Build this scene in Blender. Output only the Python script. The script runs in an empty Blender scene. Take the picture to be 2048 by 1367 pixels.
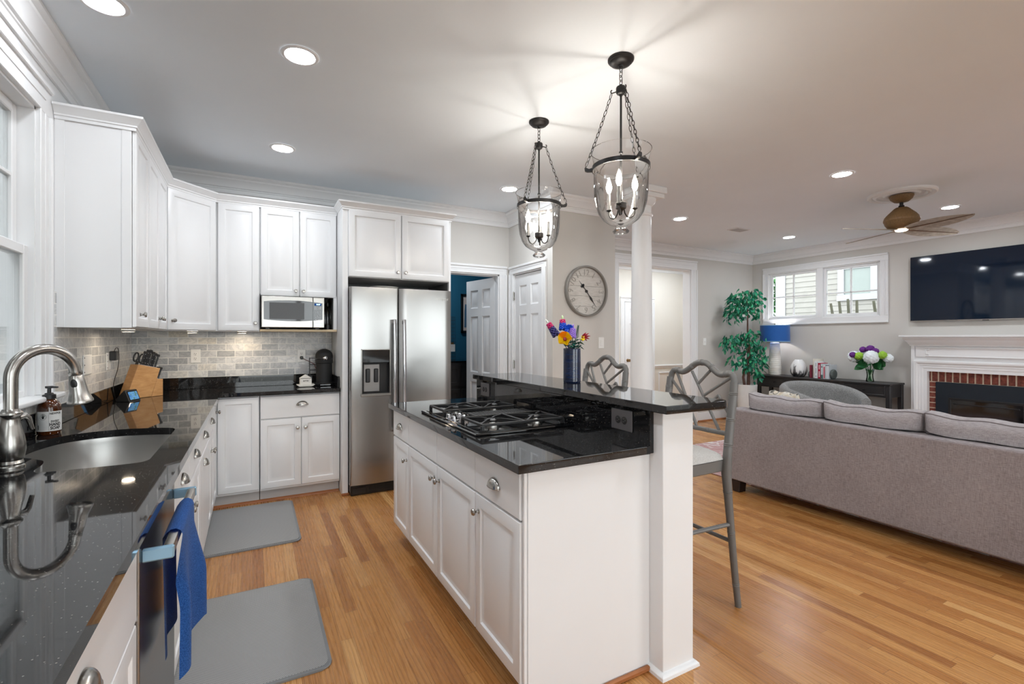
import bpy, bmesh, math, random
from mathutils import Vector, Matrix
random.seed(7)
PI = math.pi
sc = bpy.context.scene
COL = sc.collection
# ------------------------------------------------------------------ camera, world, exposure
cam = bpy.data.cameras.new('camera')
cam.sensor_width = 36.0
cam.lens = 36.0 * 956.0 / 2048.0
cam.shift_y = -8.5 / 2048.0
cam.clip_start = 0.05
cam.clip_end = 100
camo = bpy.data.objects.new('camera', cam)
COL.objects.link(camo)
camo.location = (0, 0, 1.35)
camo.rotation_euler = (PI / 2, 0, -math.radians(28.47))
sc.camera = camo
vs = sc.view_settings
vs.view_transform = 'Standard'
vs.look = 'None'
vs.gamma = 1
vs.use_curve_mapping = False
vs.exposure = 0.36
cy = sc.cycles
cy.max_bounces = 8
cy.diffuse_bounces = 5
cy.glossy_bounces = 4
cy.transmission_bounces = 6
cy.transparent_max_bounces = 12
cy.sample_clamp_indirect = 5.0
cy.caustics_reflective = False
cy.caustics_refractive = False
cy.use_denoising = True
cy.use_adaptive_sampling = True
cy.adaptive_threshold = 0.02
w = bpy.data.worlds.new('world')
sc.world = w
w.use_nodes = True
wn = w.node_tree
bg = wn.nodes['Background']
bg.inputs['Color'].default_value = (0.95, 0.98, 1.0, 1)
bg.inputs['Strength'].default_value = 4.4
CAN_POWER = 205.0      # emission of each recessed lamp lens
BULB_POWER = 2.6


def portal(loc, rot, sx, sy):
    l = bpy.data.lights.new('window_daylight', 'AREA')
    l.shape = 'RECTANGLE'
    l.size, l.size_y = sx, sy
    l.cycles.is_portal = True
    o = bpy.data.objects.new('window_daylight', l)
    o.location = loc
    o.rotation_euler = rot
    COL.objects.link(o)


portal((0.9, -2.55, 1.25), (PI / 2, 0, PI), 2.6, 2.2)  # sky portals at the added, unseen rear windows
portal((4.6, -2.55, 1.25), (PI / 2, 0, PI), 3.0, 2.2)

# ------------------------------------------------------------------ geometry helpers


class G:
    """collects shapes, becomes ONE mesh"""

    def __init__(s):
        s.b = bmesh.new()
        s.wn = False

    def _t(s, vs_, M):
        if M is not None:
            for v in vs_:
                v.co = M @ v.co
        return vs_

    def box(s, x0, x1, y0, y1, z0, z1, bev=0.0, M=None, seg=1):
        b = s.b
        vv = [b.verts.new((x, y, z)) for z in (z0, z1) for y in (y0, y1) for x in (x0, x1)]
        fs = [b.faces.new([vv[i] for i in f]) for f in ((0, 2, 3, 1), (4, 5, 7, 6), (0, 1, 5, 4), (2, 6, 7, 3), (0, 4, 6, 2), (1, 3, 7, 5))]
        if bev > 0:
            s.wn = s.wn or seg > 1
            es = list({e for f in fs for e in f.edges})
            r = bmesh.ops.bevel(b, geom=es, offset=bev, segments=seg, profile=0.5, affect='EDGES', clamp_overlap=True)
            vv = list({v for f in r['faces'] for v in f.verts} | {v for v in vv if v.is_valid})
        return s._t(vv, M)

    def prism(s, poly, lo, hi, axis='z', M=None, bev=0.0):
        """extrude a 2D polygon; axis z: (x,y), axis x: (y,z), axis y: (x,z)"""
        b = s.b
        s.wn = True

        def p(a, c, t):
            return {'z': (a, c, t), 'x': (t, a, c), 'y': (a, t, c)}[axis]
        A = [b.verts.new(p(u, v, lo)) for u, v in poly]
        B = [b.verts.new(p(u, v, hi)) for u, v in poly]
        n = len(poly)
        fs = [b.faces.new(A[::-1]), b.faces.new(B)]
        for i in range(n):
            fs.append(b.faces.new((A[i], A[(i + 1) % n], B[(i + 1) % n], B[i])))
        vv = A + B
        if bev > 0:
            es = [e for f in fs[:2] for e in f.edges]
            r = bmesh.ops.bevel(b, geom=es, offset=bev, segments=1, affect='EDGES', clamp_overlap=True)
            vv = list({v for f in r['faces'] for v in f.verts} | {v for v in vv if v.is_valid})
        return s._t(vv, M)

    def lathe(s, prof, c=(0, 0, 0), seg=24, M=None, close=True):
        b = s.b
        rings = []
        for r, z in prof:
            if r < 1e-6:
                rings.append([b.verts.new((c[0], c[1], c[2] + z))])
            else:
                rings.append([b.verts.new((c[0] + r * math.cos(2 * PI * i / seg), c[1] + r * math.sin(2 * PI * i / seg), c[2] + z)) for i in range(seg)])
        for A, B in zip(rings, rings[1:]):
            for i in range(seg):
                j = (i + 1) % seg
                q = []
                q += [A[0]] if len(A) == 1 else [A[i], A[j]]
                q += [B[0]] if len(B) == 1 else [B[j], B[i]]
                if len(q) >= 3:
                    b.faces.new(q)
        if close:
            if len(rings[0]) > 1:
                b.faces.new(rings[0][::-1])
            if len(rings[-1]) > 1:
                b.faces.new(rings[-1])
        return s._t([v for r in rings for v in r], M)

    def tube(s, pts, rad, seg=10, closed=False, M=None, flat=None):
        """pts: list of points, rad: number or list; flat=(scale) squashes the second frame axis"""
        b = s.b
        P = [Vector(p) for p in pts]
        n = len(P)
        R = rad if isinstance(rad, (list, tuple)) else [rad] * n
        T = []
        for i in range(n):
            if closed:
                d = P[(i + 1) % n] - P[i - 1]
            else:
                d = P[min(i + 1, n - 1)] - P[max(i - 1, 0)]
            T.append(d.normalized() if d.length > 1e-9 else Vector((0, 0, 1)))
        u = T[0].orthogonal().normalized()
        if abs(T[0].z) < 0.9:
            u = T[0].cross(Vector((0, 0, 1))).normalized()
        rings = []
        for i in range(n):
            u = (u - T[i] * u.dot(T[i]))
            u = u.normalized() if u.length > 1e-6 else T[i].orthogonal().normalized()
            v = T[i].cross(u)
            k = flat if flat else 1.0
            rings.append([b.verts.new(P[i] + (u * math.cos(2 * PI * j / seg) + v * (k * math.sin(2 * PI * j / seg))) * R[i]) for j in range(seg)])
        m = n if closed else n - 1
        for i in range(m):
            A, B = rings[i], rings[(i + 1) % n]
            for j in range(seg):
                k2 = (j + 1) % seg
                b.faces.new((A[j], A[k2], B[k2], B[j]))
        if not closed:
            b.faces.new(rings[0][::-1])
            b.faces.new(rings[-1])
        return s._t([v for r in rings for v in r], M)

    def ball(s, c, r, seg=12, sc3=(1, 1, 1), M=None):
        ret = bmesh.ops.create_uvsphere(s.b, u_segments=seg, v_segments=max(6, seg // 2 + 2), radius=r)
        for v in ret['verts']:
            v.co = Vector((v.co.x * sc3[0] + c[0], v.co.y * sc3[1] + c[1], v.co.z * sc3[2] + c[2]))
        return s._t(ret['verts'], M)

    def ico(s, c, r, sub=1, sc3=(1, 1, 1)):
        ret = bmesh.ops.create_icosphere(s.b, subdivisions=sub, radius=r)
        for v in ret['verts']:
            v.co = Vector((v.co.x * sc3[0] + c[0], v.co.y * sc3[1] + c[1], v.co.z * sc3[2] + c[2]))
        return ret['verts']

    def sweep(s, prof, path, closed=False):
        """prof: (offset, z) outline, path: list of (x, y); offset is measured to the RIGHT of the path, mitred"""
        b = s.b
        P = [Vector((p[0], p[1])) for p in path]
        n = len(P)
        rings = []
        for i in range(n):
            d0 = (P[i] - P[i - 1]).normalized() if (i > 0 or closed) else None
            d1 = (P[(i + 1) % n] - P[i]).normalized() if (i < n - 1 or closed) else None
            if d0 is None:
                d0 = d1
            if d1 is None:
                d1 = d0
            n0 = Vector((d0.y, -d0.x))
            n1 = Vector((d1.y, -d1.x))
            m = (n0 + n1)
            m = m / max(0.2, m.dot(n0)) if m.length > 1e-6 else n0
            rings.append([b.verts.new((P[i].x + m.x * o, P[i].y + m.y * o, z)) for o, z in prof])
        k = len(prof)
        for i in range(n if closed else n - 1):
            A, B = rings[i], rings[(i + 1) % n]
            for j in range(k):
                j2 = (j + 1) % k
                b.faces.new((A[j], A[j2], B[j2], B[j]))
        if not closed:
            b.faces.new(rings[0][::-1])
            b.faces.new(rings[-1])

    def quad(s, *p):
        return s.b.faces.new([s.b.verts.new(q) for q in p])

    def grid(s, f, nu, nv, closeu=False):
        b = s.b
        V = [[b.verts.new(f(i / nu, j / nv)) for j in range(nv + 1)] for i in range(nu + (0 if closeu else 1))]
        for i in range(nu):
            for j in range(nv):
                i2 = (i + 1) % len(V)
                b.faces.new((V[i][j], V[i2][j], V[i2][j + 1], V[i][j + 1]))
        return V

    def relief(s, F, w_, h_, rings, thick):
        """rectangular board with concentric steps on its face. F: frame matrix (x=across, y=out, z=up), rings: (inset, out)"""
        b = s.b
        R = [(0.0, -thick)] + list(rings)
        L = []
        for ins, out in R:
            L.append([b.verts.new(F @ Vector(q)) for q in ((ins, out, ins), (w_ - ins, out, ins), (w_ - ins, out, h_ - ins), (ins, out, h_ - ins))])
        for A, B in zip(L, L[1:]):
            for i in range(4):
                j = (i + 1) % 4
                b.faces.new((A[i], A[j], B[j], B[i]))
        b.faces.new(L[-1])
        b.faces.new(L[0][::-1])


def frame(o, u, n):
    """matrix with x=u (across), y=n (outward), z=up"""
    u = Vector(u).normalized()
    n = Vector(n).normalized()
    M = Matrix.Identity(4)
    for r in range(3):
        M[r][0] = u[r]
        M[r][1] = n[r]
        M[r][2] = (0, 0, 1)[r]
        M[r][3] = o[r]
    return M


def axis_m(o, d):
    """matrix taking +z to direction d at o"""
    q = Vector((0, 0, 1)).rotation_difference(Vector(d).normalized())
    return Matrix.Translation(Vector(o)) @ q.to_matrix().to_4x4()


def mesh_of(name, g, mat, sharp=35, shift=None):
    bmesh.ops.recalc_face_normals(g.b, faces=g.b.faces)
    if shift is not None:
        for v in g.b.verts:
            v.co -= shift
    me = bpy.data.meshes.new(name)
    g.b.to_mesh(me)
    g.b.free()
    me['wn'] = g.wn
    me.polygons.foreach_set('use_smooth', [True] * len(me.polygons))
    me.set_sharp_from_angle(angle=math.radians(sharp))
    if mat is not None:
        me.materials.append(mat)
    return me


def tag(o, label=None, cat=None, group=None, kind=None):
    if label:
        o['label'] = label
    if cat:
        o['category'] = cat
    if group:
        o['group'] = group
    if kind:
        o['kind'] = kind
    return o


def finish(o):
    if o.data.get('wn'):
        m = o.modifiers.new('weighted', 'WEIGHTED_NORMAL')
        m.keep_sharp = True
    return o


def thing(name, label, cat, loc=(0, 0, 0), group=None, rz=0.0):
    o = bpy.data.objects.new(name, None)
    o.empty_display_size = 0.05
    COL.objects.link(o)
    o.location = loc
    o.rotation_euler = (0, 0, rz)
    return tag(o, label, cat, group)


def part(parent, name, g, mat, label=None, local=False, sharp=35):
    """part of a thing: geometry given in world coordinates unless local"""
    r = parent
    while r.parent:
        r = r.parent
    sh = None if local else Vector(r.location)
    o = finish(bpy.data.objects.new(name, mesh_of(name, g, mat, sharp, sh)))
    COL.objects.link(o)
    o.parent = parent
    if label:
        o['label'] = label
    return o


def solo(name, g, mat, label, cat, group=None, sharp=35, kind=None):
    xs = [v.co for v in g.b.verts]
    c = Vector(((min(v.x for v in xs) + max(v.x for v in xs)) / 2, (min(v.y for v in xs) + max(v.y for v in xs)) / 2, min(v.z for v in xs)))
    o = finish(bpy.data.objects.new(name, mesh_of(name, g, mat, sharp, c)))
    o.location = c
    COL.objects.link(o)
    return tag(o, label, cat, group, kind)


def struct(name, g, mat, label=None, parent=None, sharp=35):
    o = finish(bpy.data.objects.new(name, mesh_of(name, g, mat, sharp)))
    COL.objects.link(o)
    if parent:
        o.parent = parent
    else:
        o['kind'] = 'structure'
        if label:
            o['label'] = label
    return o


def text_into(g, s, size, M, ext=0.0006, align='CENTER', bold=0.0):
    """letters as geometry, laid in the x/z plane of M facing -y of it"""
    cu = bpy.data.curves.new('t', 'FONT')
    cu.body = s
    cu.size = size
    cu.extrude = ext
    cu.offset = bold
    cu.align_x = align
    cu.align_y = 'CENTER'
    cu.resolution_u = 3
    o = bpy.data.objects.new('t', cu)
    COL.objects.link(o)
    dg = bpy.context.evaluated_depsgraph_get()
    dg.update()
    me = bpy.data.meshes.new_from_object(o.evaluated_get(dg))
    R = M @ Matrix.Rotation(PI / 2, 4, 'X')
    vm = [g.b.verts.new(R @ v.co) for v in me.vertices]
    for p in me.polygons:
        try:
            g.b.faces.new([vm[i] for i in p.vertices])
        except ValueError:
            pass
    bpy.data.objects.remove(o)
    bpy.data.curves.remove(cu)
    bpy.data.meshes.remove(me)


# ------------------------------------------------------------------ materials


def lin(c):
    def f(x):
        x /= 255.0
        return x / 12.92 if x <= 0.04045 else ((x + 0.055) / 1.055) ** 2.4
    return (f(c[0]), f(c[1]), f(c[2]), 1.0)


class N:
    def __init__(s, name):
        s.m = bpy.data.materials.new(name)
        s.m.use_nodes = True
        s.t = s.m.node_tree
        s.p = s.t.nodes['Principled BSDF']
        s.out = s.t.nodes['Material Output']

    def n(s, kind, **kw):
        x = s.t.nodes.new(kind)
        for k, v in kw.items():
            if k in x.inputs:
                x.inputs[k].default_value = v
            else:
                setattr(x, k, v)
        return x

    def l(s, a, b):
        s.t.links.new(a, b)

    def math(s, op, a, b=None, c=None):
        x = s.t.nodes.new('ShaderNodeMath')
        x.operation = op
        for i, q in enumerate((a, b, c)):
            if q is None:
                continue
            if isinstance(q, (int, float)):
                x.inputs[i].default_value = q
            else:
                s.l(q, x.inputs[i])
        return x.outputs[0]

    def mix(s, fac, a, b, mode='MIX'):
        x = s.t.nodes.new('ShaderNodeMix')
        x.data_type = 'RGBA'
        x.blend_type = mode
        for i, q in ((0, fac), (6, a), (7, b)):
            if isinstance(q, (int, float)):
                x.inputs[i].default_value = q
            elif isinstance(q, tuple):
                x.inputs[i].default_value = q
            else:
                s.l(q, x.inputs[i])
        return x.outputs[2]

    def coord(s, which='Object', scale=(1, 1, 1)):
        tc = s.n('ShaderNodeTexCoord')
        mp = s.n('ShaderNodeMapping')
        mp.inputs['Scale'].default_value = scale
        s.l(tc.outputs[which], mp.inputs['Vector'])
        return mp.outputs[0]

    def noise(s, vec, scale, detail=3.0, rough=0.5, dist=0.0):
        x = s.n('ShaderNodeTexNoise')
        x.inputs['Scale'].default_value = scale
        x.inputs['Detail'].default_value = detail
        x.inputs['Roughness'].default_value = rough
        x.inputs['Distortion'].default_value = dist
        s.l(vec, x.inputs['Vector'])
        return x.outputs['Fac']

    def ramp(s, fac, stops):
        x = s.n('ShaderNodeValToRGB')
        e = x.color_ramp.elements
        while len(e) < len(stops):
            e.new(0.5)
        for q, (pos, col) in zip(e, stops):
            q.position = pos
            q.color = col
        s.l(fac, x.inputs[0])
        return x.outputs[0]

    def bump(s, h, strength=0.2, dist=0.01):
        x = s.n('ShaderNodeBump')
        x.inputs['Strength'].default_value = strength
        x.inputs['Distance'].default_value = dist
        s.l(h, x.inputs['Height'])
        s.l(x.outputs[0], s.p.inputs['Normal'])


def paint(name, rgb, rough=0.5, metal=0.0, var=0.04, scale=8.0, bump=0.0, coat=0.0, stretch=(1, 1, 1), spec=0.5, bscale=None, sheen=0.0):
    m = N(name)
    c = lin(rgb)
    v = m.coord('Object', stretch)
    f = m.noise(v, scale)
    lo = tuple(max(0, x * (1 - var)) for x in c[:3]) + (1,)
    hi = tuple(min(1, x * (1 + var)) for x in c[:3]) + (1,)
    m.l(m.ramp(f, [(0.3, lo), (0.7, hi)]), m.p.inputs['Base Color'])
    m.p.inputs['Roughness'].default_value = rough
    m.p.inputs['Metallic'].default_value = metal
    m.p.inputs['Coat Weight'].default_value = coat
    m.p.inputs['Coat Roughness'].default_value = 0.05
    m.p.inputs['Specular IOR Level'].default_value = spec
    if sheen:
        m.p.inputs['Sheen Weight'].default_value = sheen
    if bump:
        m.bump(m.noise(v, bscale or scale * 6), bump, 0.004)
    return m.m


def emit(name, rgb, strength):
    m = N(name)
    e = m.n('ShaderNodeEmission')
    e.inputs['Color'].default_value = lin(rgb)
    e.inputs['Strength'].default_value = strength
    m.l(e.outputs[0], m.out.inputs['Surface'])
    return m.m


def thin_glass(name, rgb=(255, 255, 255), rough=0.0, refl=1.0):
    """a thin sheet of glass: clear, with fresnel reflections"""
    m = N(name)
    t = m.n('ShaderNodeBsdfTransparent')
    t.inputs[0].default_value = lin(rgb)
    g = m.n('ShaderNodeBsdfGlossy')
    g.inputs['Roughness'].default_value = rough
    lw = m.n('ShaderNodeFresnel')
    lw.inputs['IOR'].default_value = 1.45
    mx = m.n('ShaderNodeMixShader')
    f = m.math('MINIMUM', m.math('MULTIPLY', lw.outputs[0], refl), 1.0)
    m.l(f, mx.inputs[0])
    m.l(t.outputs[0], mx.inputs[1])
    m.l(g.outputs[0], mx.inputs[2])
    m.l(mx.outputs[0], m.out.inputs['Surface'])
    return m.m


def oak_floor():
    m = N('oak_floor')
    tc = m.n('ShaderNodeTexCoord')
    sx = m.n('ShaderNodeSeparateXYZ')
    m.l(tc.outputs['Object'], sx.inputs[0])
    W, L = 0.057, 0.85
    row = m.math('FLOOR', m.math('DIVIDE', sx.outputs[0], W))
    wn1 = m.n('ShaderNodeTexWhiteNoise', noise_dimensions='1D')
    m.l(row, wn1.inputs['W'])
    yy = m.math('DIVIDE', m.math('ADD', sx.outputs[1], m.math('MULTIPLY', wn1.outputs['Value'], 3.1)), L)
    pl = m.math('FLOOR', yy)
    cb = m.n('ShaderNodeCombineXYZ')
    m.l(row, cb.inputs[0])
    m.l(pl, cb.inputs[1])
    wn2 = m.n('ShaderNodeTexWhiteNoise', noise_dimensions='2D')
    m.l(cb.outputs[0], wn2.inputs['Vector'])
    ident = wn2.outputs['Value']
    base = m.ramp(ident, [(0.0, lin((158, 104, 56))), (0.3, lin((186, 132, 76))), (0.55, lin((198, 146, 88))), (0.8, lin((174, 118, 64))), (1.0, lin((210, 162, 104)))])
    # grain, shifted from plank to plank
    cv = m.n('ShaderNodeCombineXYZ')
    m.l(m.math('ADD', m.math('MULTIPLY', sx.outputs[0], 30.0), m.math('MULTIPLY', ident, 37.0)), cv.inputs[0])
    m.l(m.math('ADD', m.math('MULTIPLY', sx.outputs[1], 2.2), m.math('MULTIPLY', ident, 19.0)), cv.inputs[1])
    wv = m.n('ShaderNodeTexWave', wave_type='BANDS', bands_direction='X')
    wv.inputs['Scale'].default_value = 0.55
    wv.inputs['Distortion'].default_value = 9.0
    wv.inputs['Detail'].default_value = 3.0
    wv.inputs['Detail Scale'].default_value = 0.9
    m.l(cv.outputs[0], wv.inputs['Vector'])
    g1 = m.ramp(wv.outputs['Fac'], [(0.0, (0.62, 0.52, 0.43, 1)), (0.45, (1, 1, 1, 1)), (1.0, (1.0, 0.98, 0.95, 1))])
    c1 = m.mix(0.62, base, g1, 'MULTIPLY')
    nv = m.coord('Object', (160, 5, 1))
    fine = m.noise(nv, 1.0, 4.0, 0.6)
    g2 = m.ramp(fine, [(0.35, (0.72, 0.64, 0.56, 1)), (0.55, (1, 1, 1, 1))])
    c2 = m.mix(0.26, c1, g2, 'MULTIPLY')
    fx = m.math('FRACT', m.math('DIVIDE', sx.outputs[0], W))
    ex = m.math('LESS_THAN', m.math('MINIMUM', fx, m.math('SUBTRACT', 1.0, fx)), 0.012)
    fy = m.math('FRACT', yy)
    ey = m.math('LESS_THAN', m.math('MINIMUM', fy, m.math('SUBTRACT', 1.0, fy)), 0.0012)
    seam = m.math('MAXIMUM', ex, ey)
    m.l(m.mix(m.math('MULTIPLY', seam, 0.5), c2, lin((70, 38, 18))), m.p.inputs['Base Color'])
    m.l(m.math('ADD', 0.20, m.math('MULTIPLY', fine, 0.16)), m.p.inputs['Roughness'])
    m.p.inputs['Specular IOR Level'].default_value = 0.45
    m.bump(m.math('SUBTRACT', 1.0, seam), 0.25, 0.001)
    return m.m


def tiles(name, plane):
    """marble brick-bond tiles on a wall; plane 'xz' or 'yz'"""
    m = N(name)
    tc = m.n('ShaderNodeTexCoord')
    sx = m.n('ShaderNodeSeparateXYZ')
    m.l(tc.outputs['Object'], sx.inputs[0])
    cb = m.n('ShaderNodeCombineXYZ')
    m.l(sx.outputs[0 if plane == 'xz' else 1], cb.inputs[0])
    m.l(m.math('SUBTRACT', sx.outputs[2], 1.012), cb.inputs[1])
    br = m.n('ShaderNodeTexBrick')
    br.offset = 0.5
    br.inputs['Color1'].default_value = (0, 0, 0, 1)
    br.inputs['Color2'].default_value = (1, 1, 1, 1)
    br.inputs['Mortar'].default_value = (0.5, 0.5, 0.5, 1)
    br.inputs['Scale'].default_value = 1.0
    br.inputs['Mortar Size'].default_value = 0.003
    br.inputs['Mortar Smooth'].default_value = 0.15
    br.inputs['Bias'].default_value = 0.0
    br.inputs['Brick Width'].default_value = 0.138
    br.inputs['Row Height'].default_value = 0.0565
    m.l(cb.outputs[0], br.inputs['Vector'])
    tone = m.ramp(br.outputs['Color'], [(0.0, lin((170, 172, 174))), (0.2, lin((196, 198, 199))), (0.45, lin((220, 221, 220))), (0.7, lin((206, 207, 207))), (0.88, lin((228, 228, 226))), (1.0, lin((228, 220, 204)))])
    v = m.coord('Object', (1, 1, 1.4))
    vein = m.noise(v, 9.0, 5.0, 0.62, 1.6)
    vr = m.ramp(vein, [(0.40, (1, 1, 1, 1)), (0.5, (0.66, 0.68, 0.71, 1)), (0.58, (1, 1, 1, 1))])
    c = m.mix(0.75, tone, vr, 'MULTIPLY')
    m.l(m.mix(br.outputs['Fac'], c, lin((236, 235, 231))), m.p.inputs['Base Color'])
    m.p.inputs['Roughness'].default_value = 0.32
    m.bump(m.math('SUBTRACT', 1.0, br.outputs['Fac']), 0.5, 0.002)
    return m.m


def granite():
    m = N('black_granite')
    v = m.coord('Object', (1, 1, 1))
    vo = m.n('ShaderNodeTexVoronoi')
    vo.inputs['Scale'].default_value = 360.0
    m.l(v, vo.inputs['Vector'])
    wn_ = m.n('ShaderNodeTexWhiteNoise', noise_dimensions='3D')
    m.l(vo.outputs['Position'], wn_.inputs['Vector'])
    speck = m.math('MULTIPLY', m.math('GREATER_THAN', wn_.outputs['Value'], 0.978), m.math('LESS_THAN', vo.outputs['Distance'], 0.42))
    cloud = m.noise(v, 60, 4.0)
    base = m.ramp(cloud, [(0.35, (0.004, 0.004, 0.0045, 1)), (0.7, (0.017, 0.017, 0.018, 1))])
    m.l(m.mix(speck, base, (0.22, 0.21, 0.19, 1)), m.p.inputs['Base Color'])
    m.p.inputs['Roughness'].default_value = 0.03
    m.p.inputs['Specular IOR Level'].default_value = 0.55
    return m.m


def steel(name, rgb=(190, 190, 192), rough=0.26, stretch=(1, 1, 60), var=0.10, aniso=0.0):
    m = N(name)
    c = lin(rgb)
    v = m.coord('Object', stretch)
    f = m.noise(v, 14.0, 3.0)
    m.l(m.ramp(f, [(0.3, tuple(x * (1 - var) for x in c[:3]) + (1,)), (0.7, c)]), m.p.inputs['Base Color'])
    m.p.inputs['Metallic'].default_value = 1.0
    m.l(m.math('ADD', rough - 0.04, m.math('MULTIPLY', f, 0.08)), m.p.inputs['Roughness'])
    if aniso:
        m.p.inputs['Anisotropic'].default_value = aniso
        tg = m.n('ShaderNodeTangent', direction_type='RADIAL', axis='Z')
        m.l(tg.outputs[0], m.p.inputs['Tangent'])
    return m.m


def brick_mat():
    m = N('red_brick')
    v = m.coord('Object', (1, 1, 1))
    f = m.noise(v, 30, 4)
    m.l(m.ramp(f, [(0.3, lin((84, 44, 36))), (0.5, lin((116, 60, 49))), (0.75, lin((140, 82, 66)))]), m.p.inputs['Base Color'])
    m.p.inputs['Roughness'].default_value = 0.85
    m.bump(f, 0.5, 0.004)
    return m.m


def weave(name, a, b, scale=260.0, rough=0.9, streak=True, bump=0.35):
    m = N(name)
    v1 = m.coord('Object', (1, 1, 0.06) if streak else (1, 1, 1))
    v2 = m.coord('Object', (0.06, 0.06, 1) if streak else (1, 1, 1))
    f1 = m.noise(v1, scale, 2.0)
    f2 = m.noise(v2, scale, 2.0)
    big = m.noise(m.coord('Object'), 3.0, 2.0)
    h = m.math('ADD', m.math('MULTIPLY', f1, 0.45), m.math('MULTIPLY', f2, 0.55))
    h2 = m.math('ADD', h, m.math('MULTIPLY', m.math('SUBTRACT', big, 0.5), 0.15))
    m.l(m.ramp(h2, [(0.38, lin(a)), (0.62, lin(b))]), m.p.inputs['Base Color'])
    m.p.inputs['Roughness'].default_value = rough
    m.p.inputs['Sheen Weight'].default_value = 0.15
    m.p.inputs['Specular IOR Level'].default_value = 0.2
    m.bump(h, bump, 0.002)
    return m.m


def mat_rubber():
    m = N('woven_mat')
    tc = m.n('ShaderNodeTexCoord')
    sx = m.n('ShaderNodeSeparateXYZ')
    m.l(tc.outputs['Object'], sx.inputs[0])
    a = m.math('SINE', m.math('MULTIPLY', sx.outputs[0], 2 * PI / 0.011))
    b = m.math('SINE', m.math('MULTIPLY', sx.outputs[1], 2 * PI / 0.011))
    h = m.math('MULTIPLY', m.math('ADD', m.math('MULTIPLY', a, b), 1.0), 0.5)
    m.l(m.ramp(h, [(0.2, lin((132, 132, 132))), (0.8, lin((164, 164, 163)))]), m.p.inputs['Base Color'])
    m.p.inputs['Roughness'].default_value = 0.75
    m.bump(h, 0.5, 0.003)
    return m.m


def wood(name, a, b, scale=1.0, axis=(1, 12, 12), rough=0.4):
    m = N(name)
    v = m.coord('Object', axis)
    f = m.noise(v, 6.0 * scale, 4.0, 0.6, 0.4)
    m.l(m.ramp(f, [(0.3, lin(a)), (0.7, lin(b))]), m.p.inputs['Base Color'])
    m.p.inputs['Roughness'].default_value = rough
    return m.m


def siding_mat():
    m = N('lap_siding')
    v = m.coord('Object')
    f = m.noise(v, 4.0)
    m.l(m.ramp(f, [(0.3, lin((132, 130, 125))), (0.7, lin((140, 138, 133)))]), m.p.inputs['Base Color'])
    m.p.inputs['Roughness'].default_value = 0.7
    return m.m


def leaf_mat(name, a, b, c):
    m = N(name)
    v = m.coord('Object')
    f = m.noise(v, 14.0, 2.0)
    m.l(m.ramp(f, [(0.3, lin(a)), (0.5, lin(b)), (0.72, lin(c))]), m.p.inputs['Base Color'])
    m.p.inputs['Roughness'].default_value = 0.45
    m.p.inputs['Specular IOR Level'].default_value = 0.4
    return m.m


def rug_mat():
    m = N('rug_pile')
    v = m.coord('Object')
    f = m.noise(v, 7.0, 5.0, 0.6, 1.0)
    m.l(m.ramp(f, [(0.3, lin((205, 196, 196))), (0.5, lin((176, 130, 128))), (0.62, lin((214, 206, 204))), (0.8, lin((120, 120, 140)))]), m.p.inputs['Base Color'])
    m.p.inputs['Roughness'].default_value = 1.0
    m.bump(m.noise(v, 300), 0.4, 0.004)
    return m.m


def egg_mat():
    m = N('drip_glaze')
    tc = m.n('ShaderNodeTexCoord')
    sx = m.n('ShaderNodeSeparateXYZ')
    m.l(tc.outputs['Object'], sx.inputs[0])
    v = m.coord('Object', (24, 24, 2.2))
    f = m.noise(v, 1.0, 4.0, 0.6)
    h = m.math('ADD', m.math('MULTIPLY', sx.outputs[2], -2.6), m.math('MULTIPLY', m.math('SUBTRACT', f, 0.22), 1.5))
    m.l(m.ramp(h, [(0.12, lin((226, 226, 226))), (0.2, lin((120, 120, 122))), (0.42, lin((40, 40, 42)))]), m.p.inputs['Base Color'])
    m.p.inputs['Roughness'].default_value = 0.3
    return m.m


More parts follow.
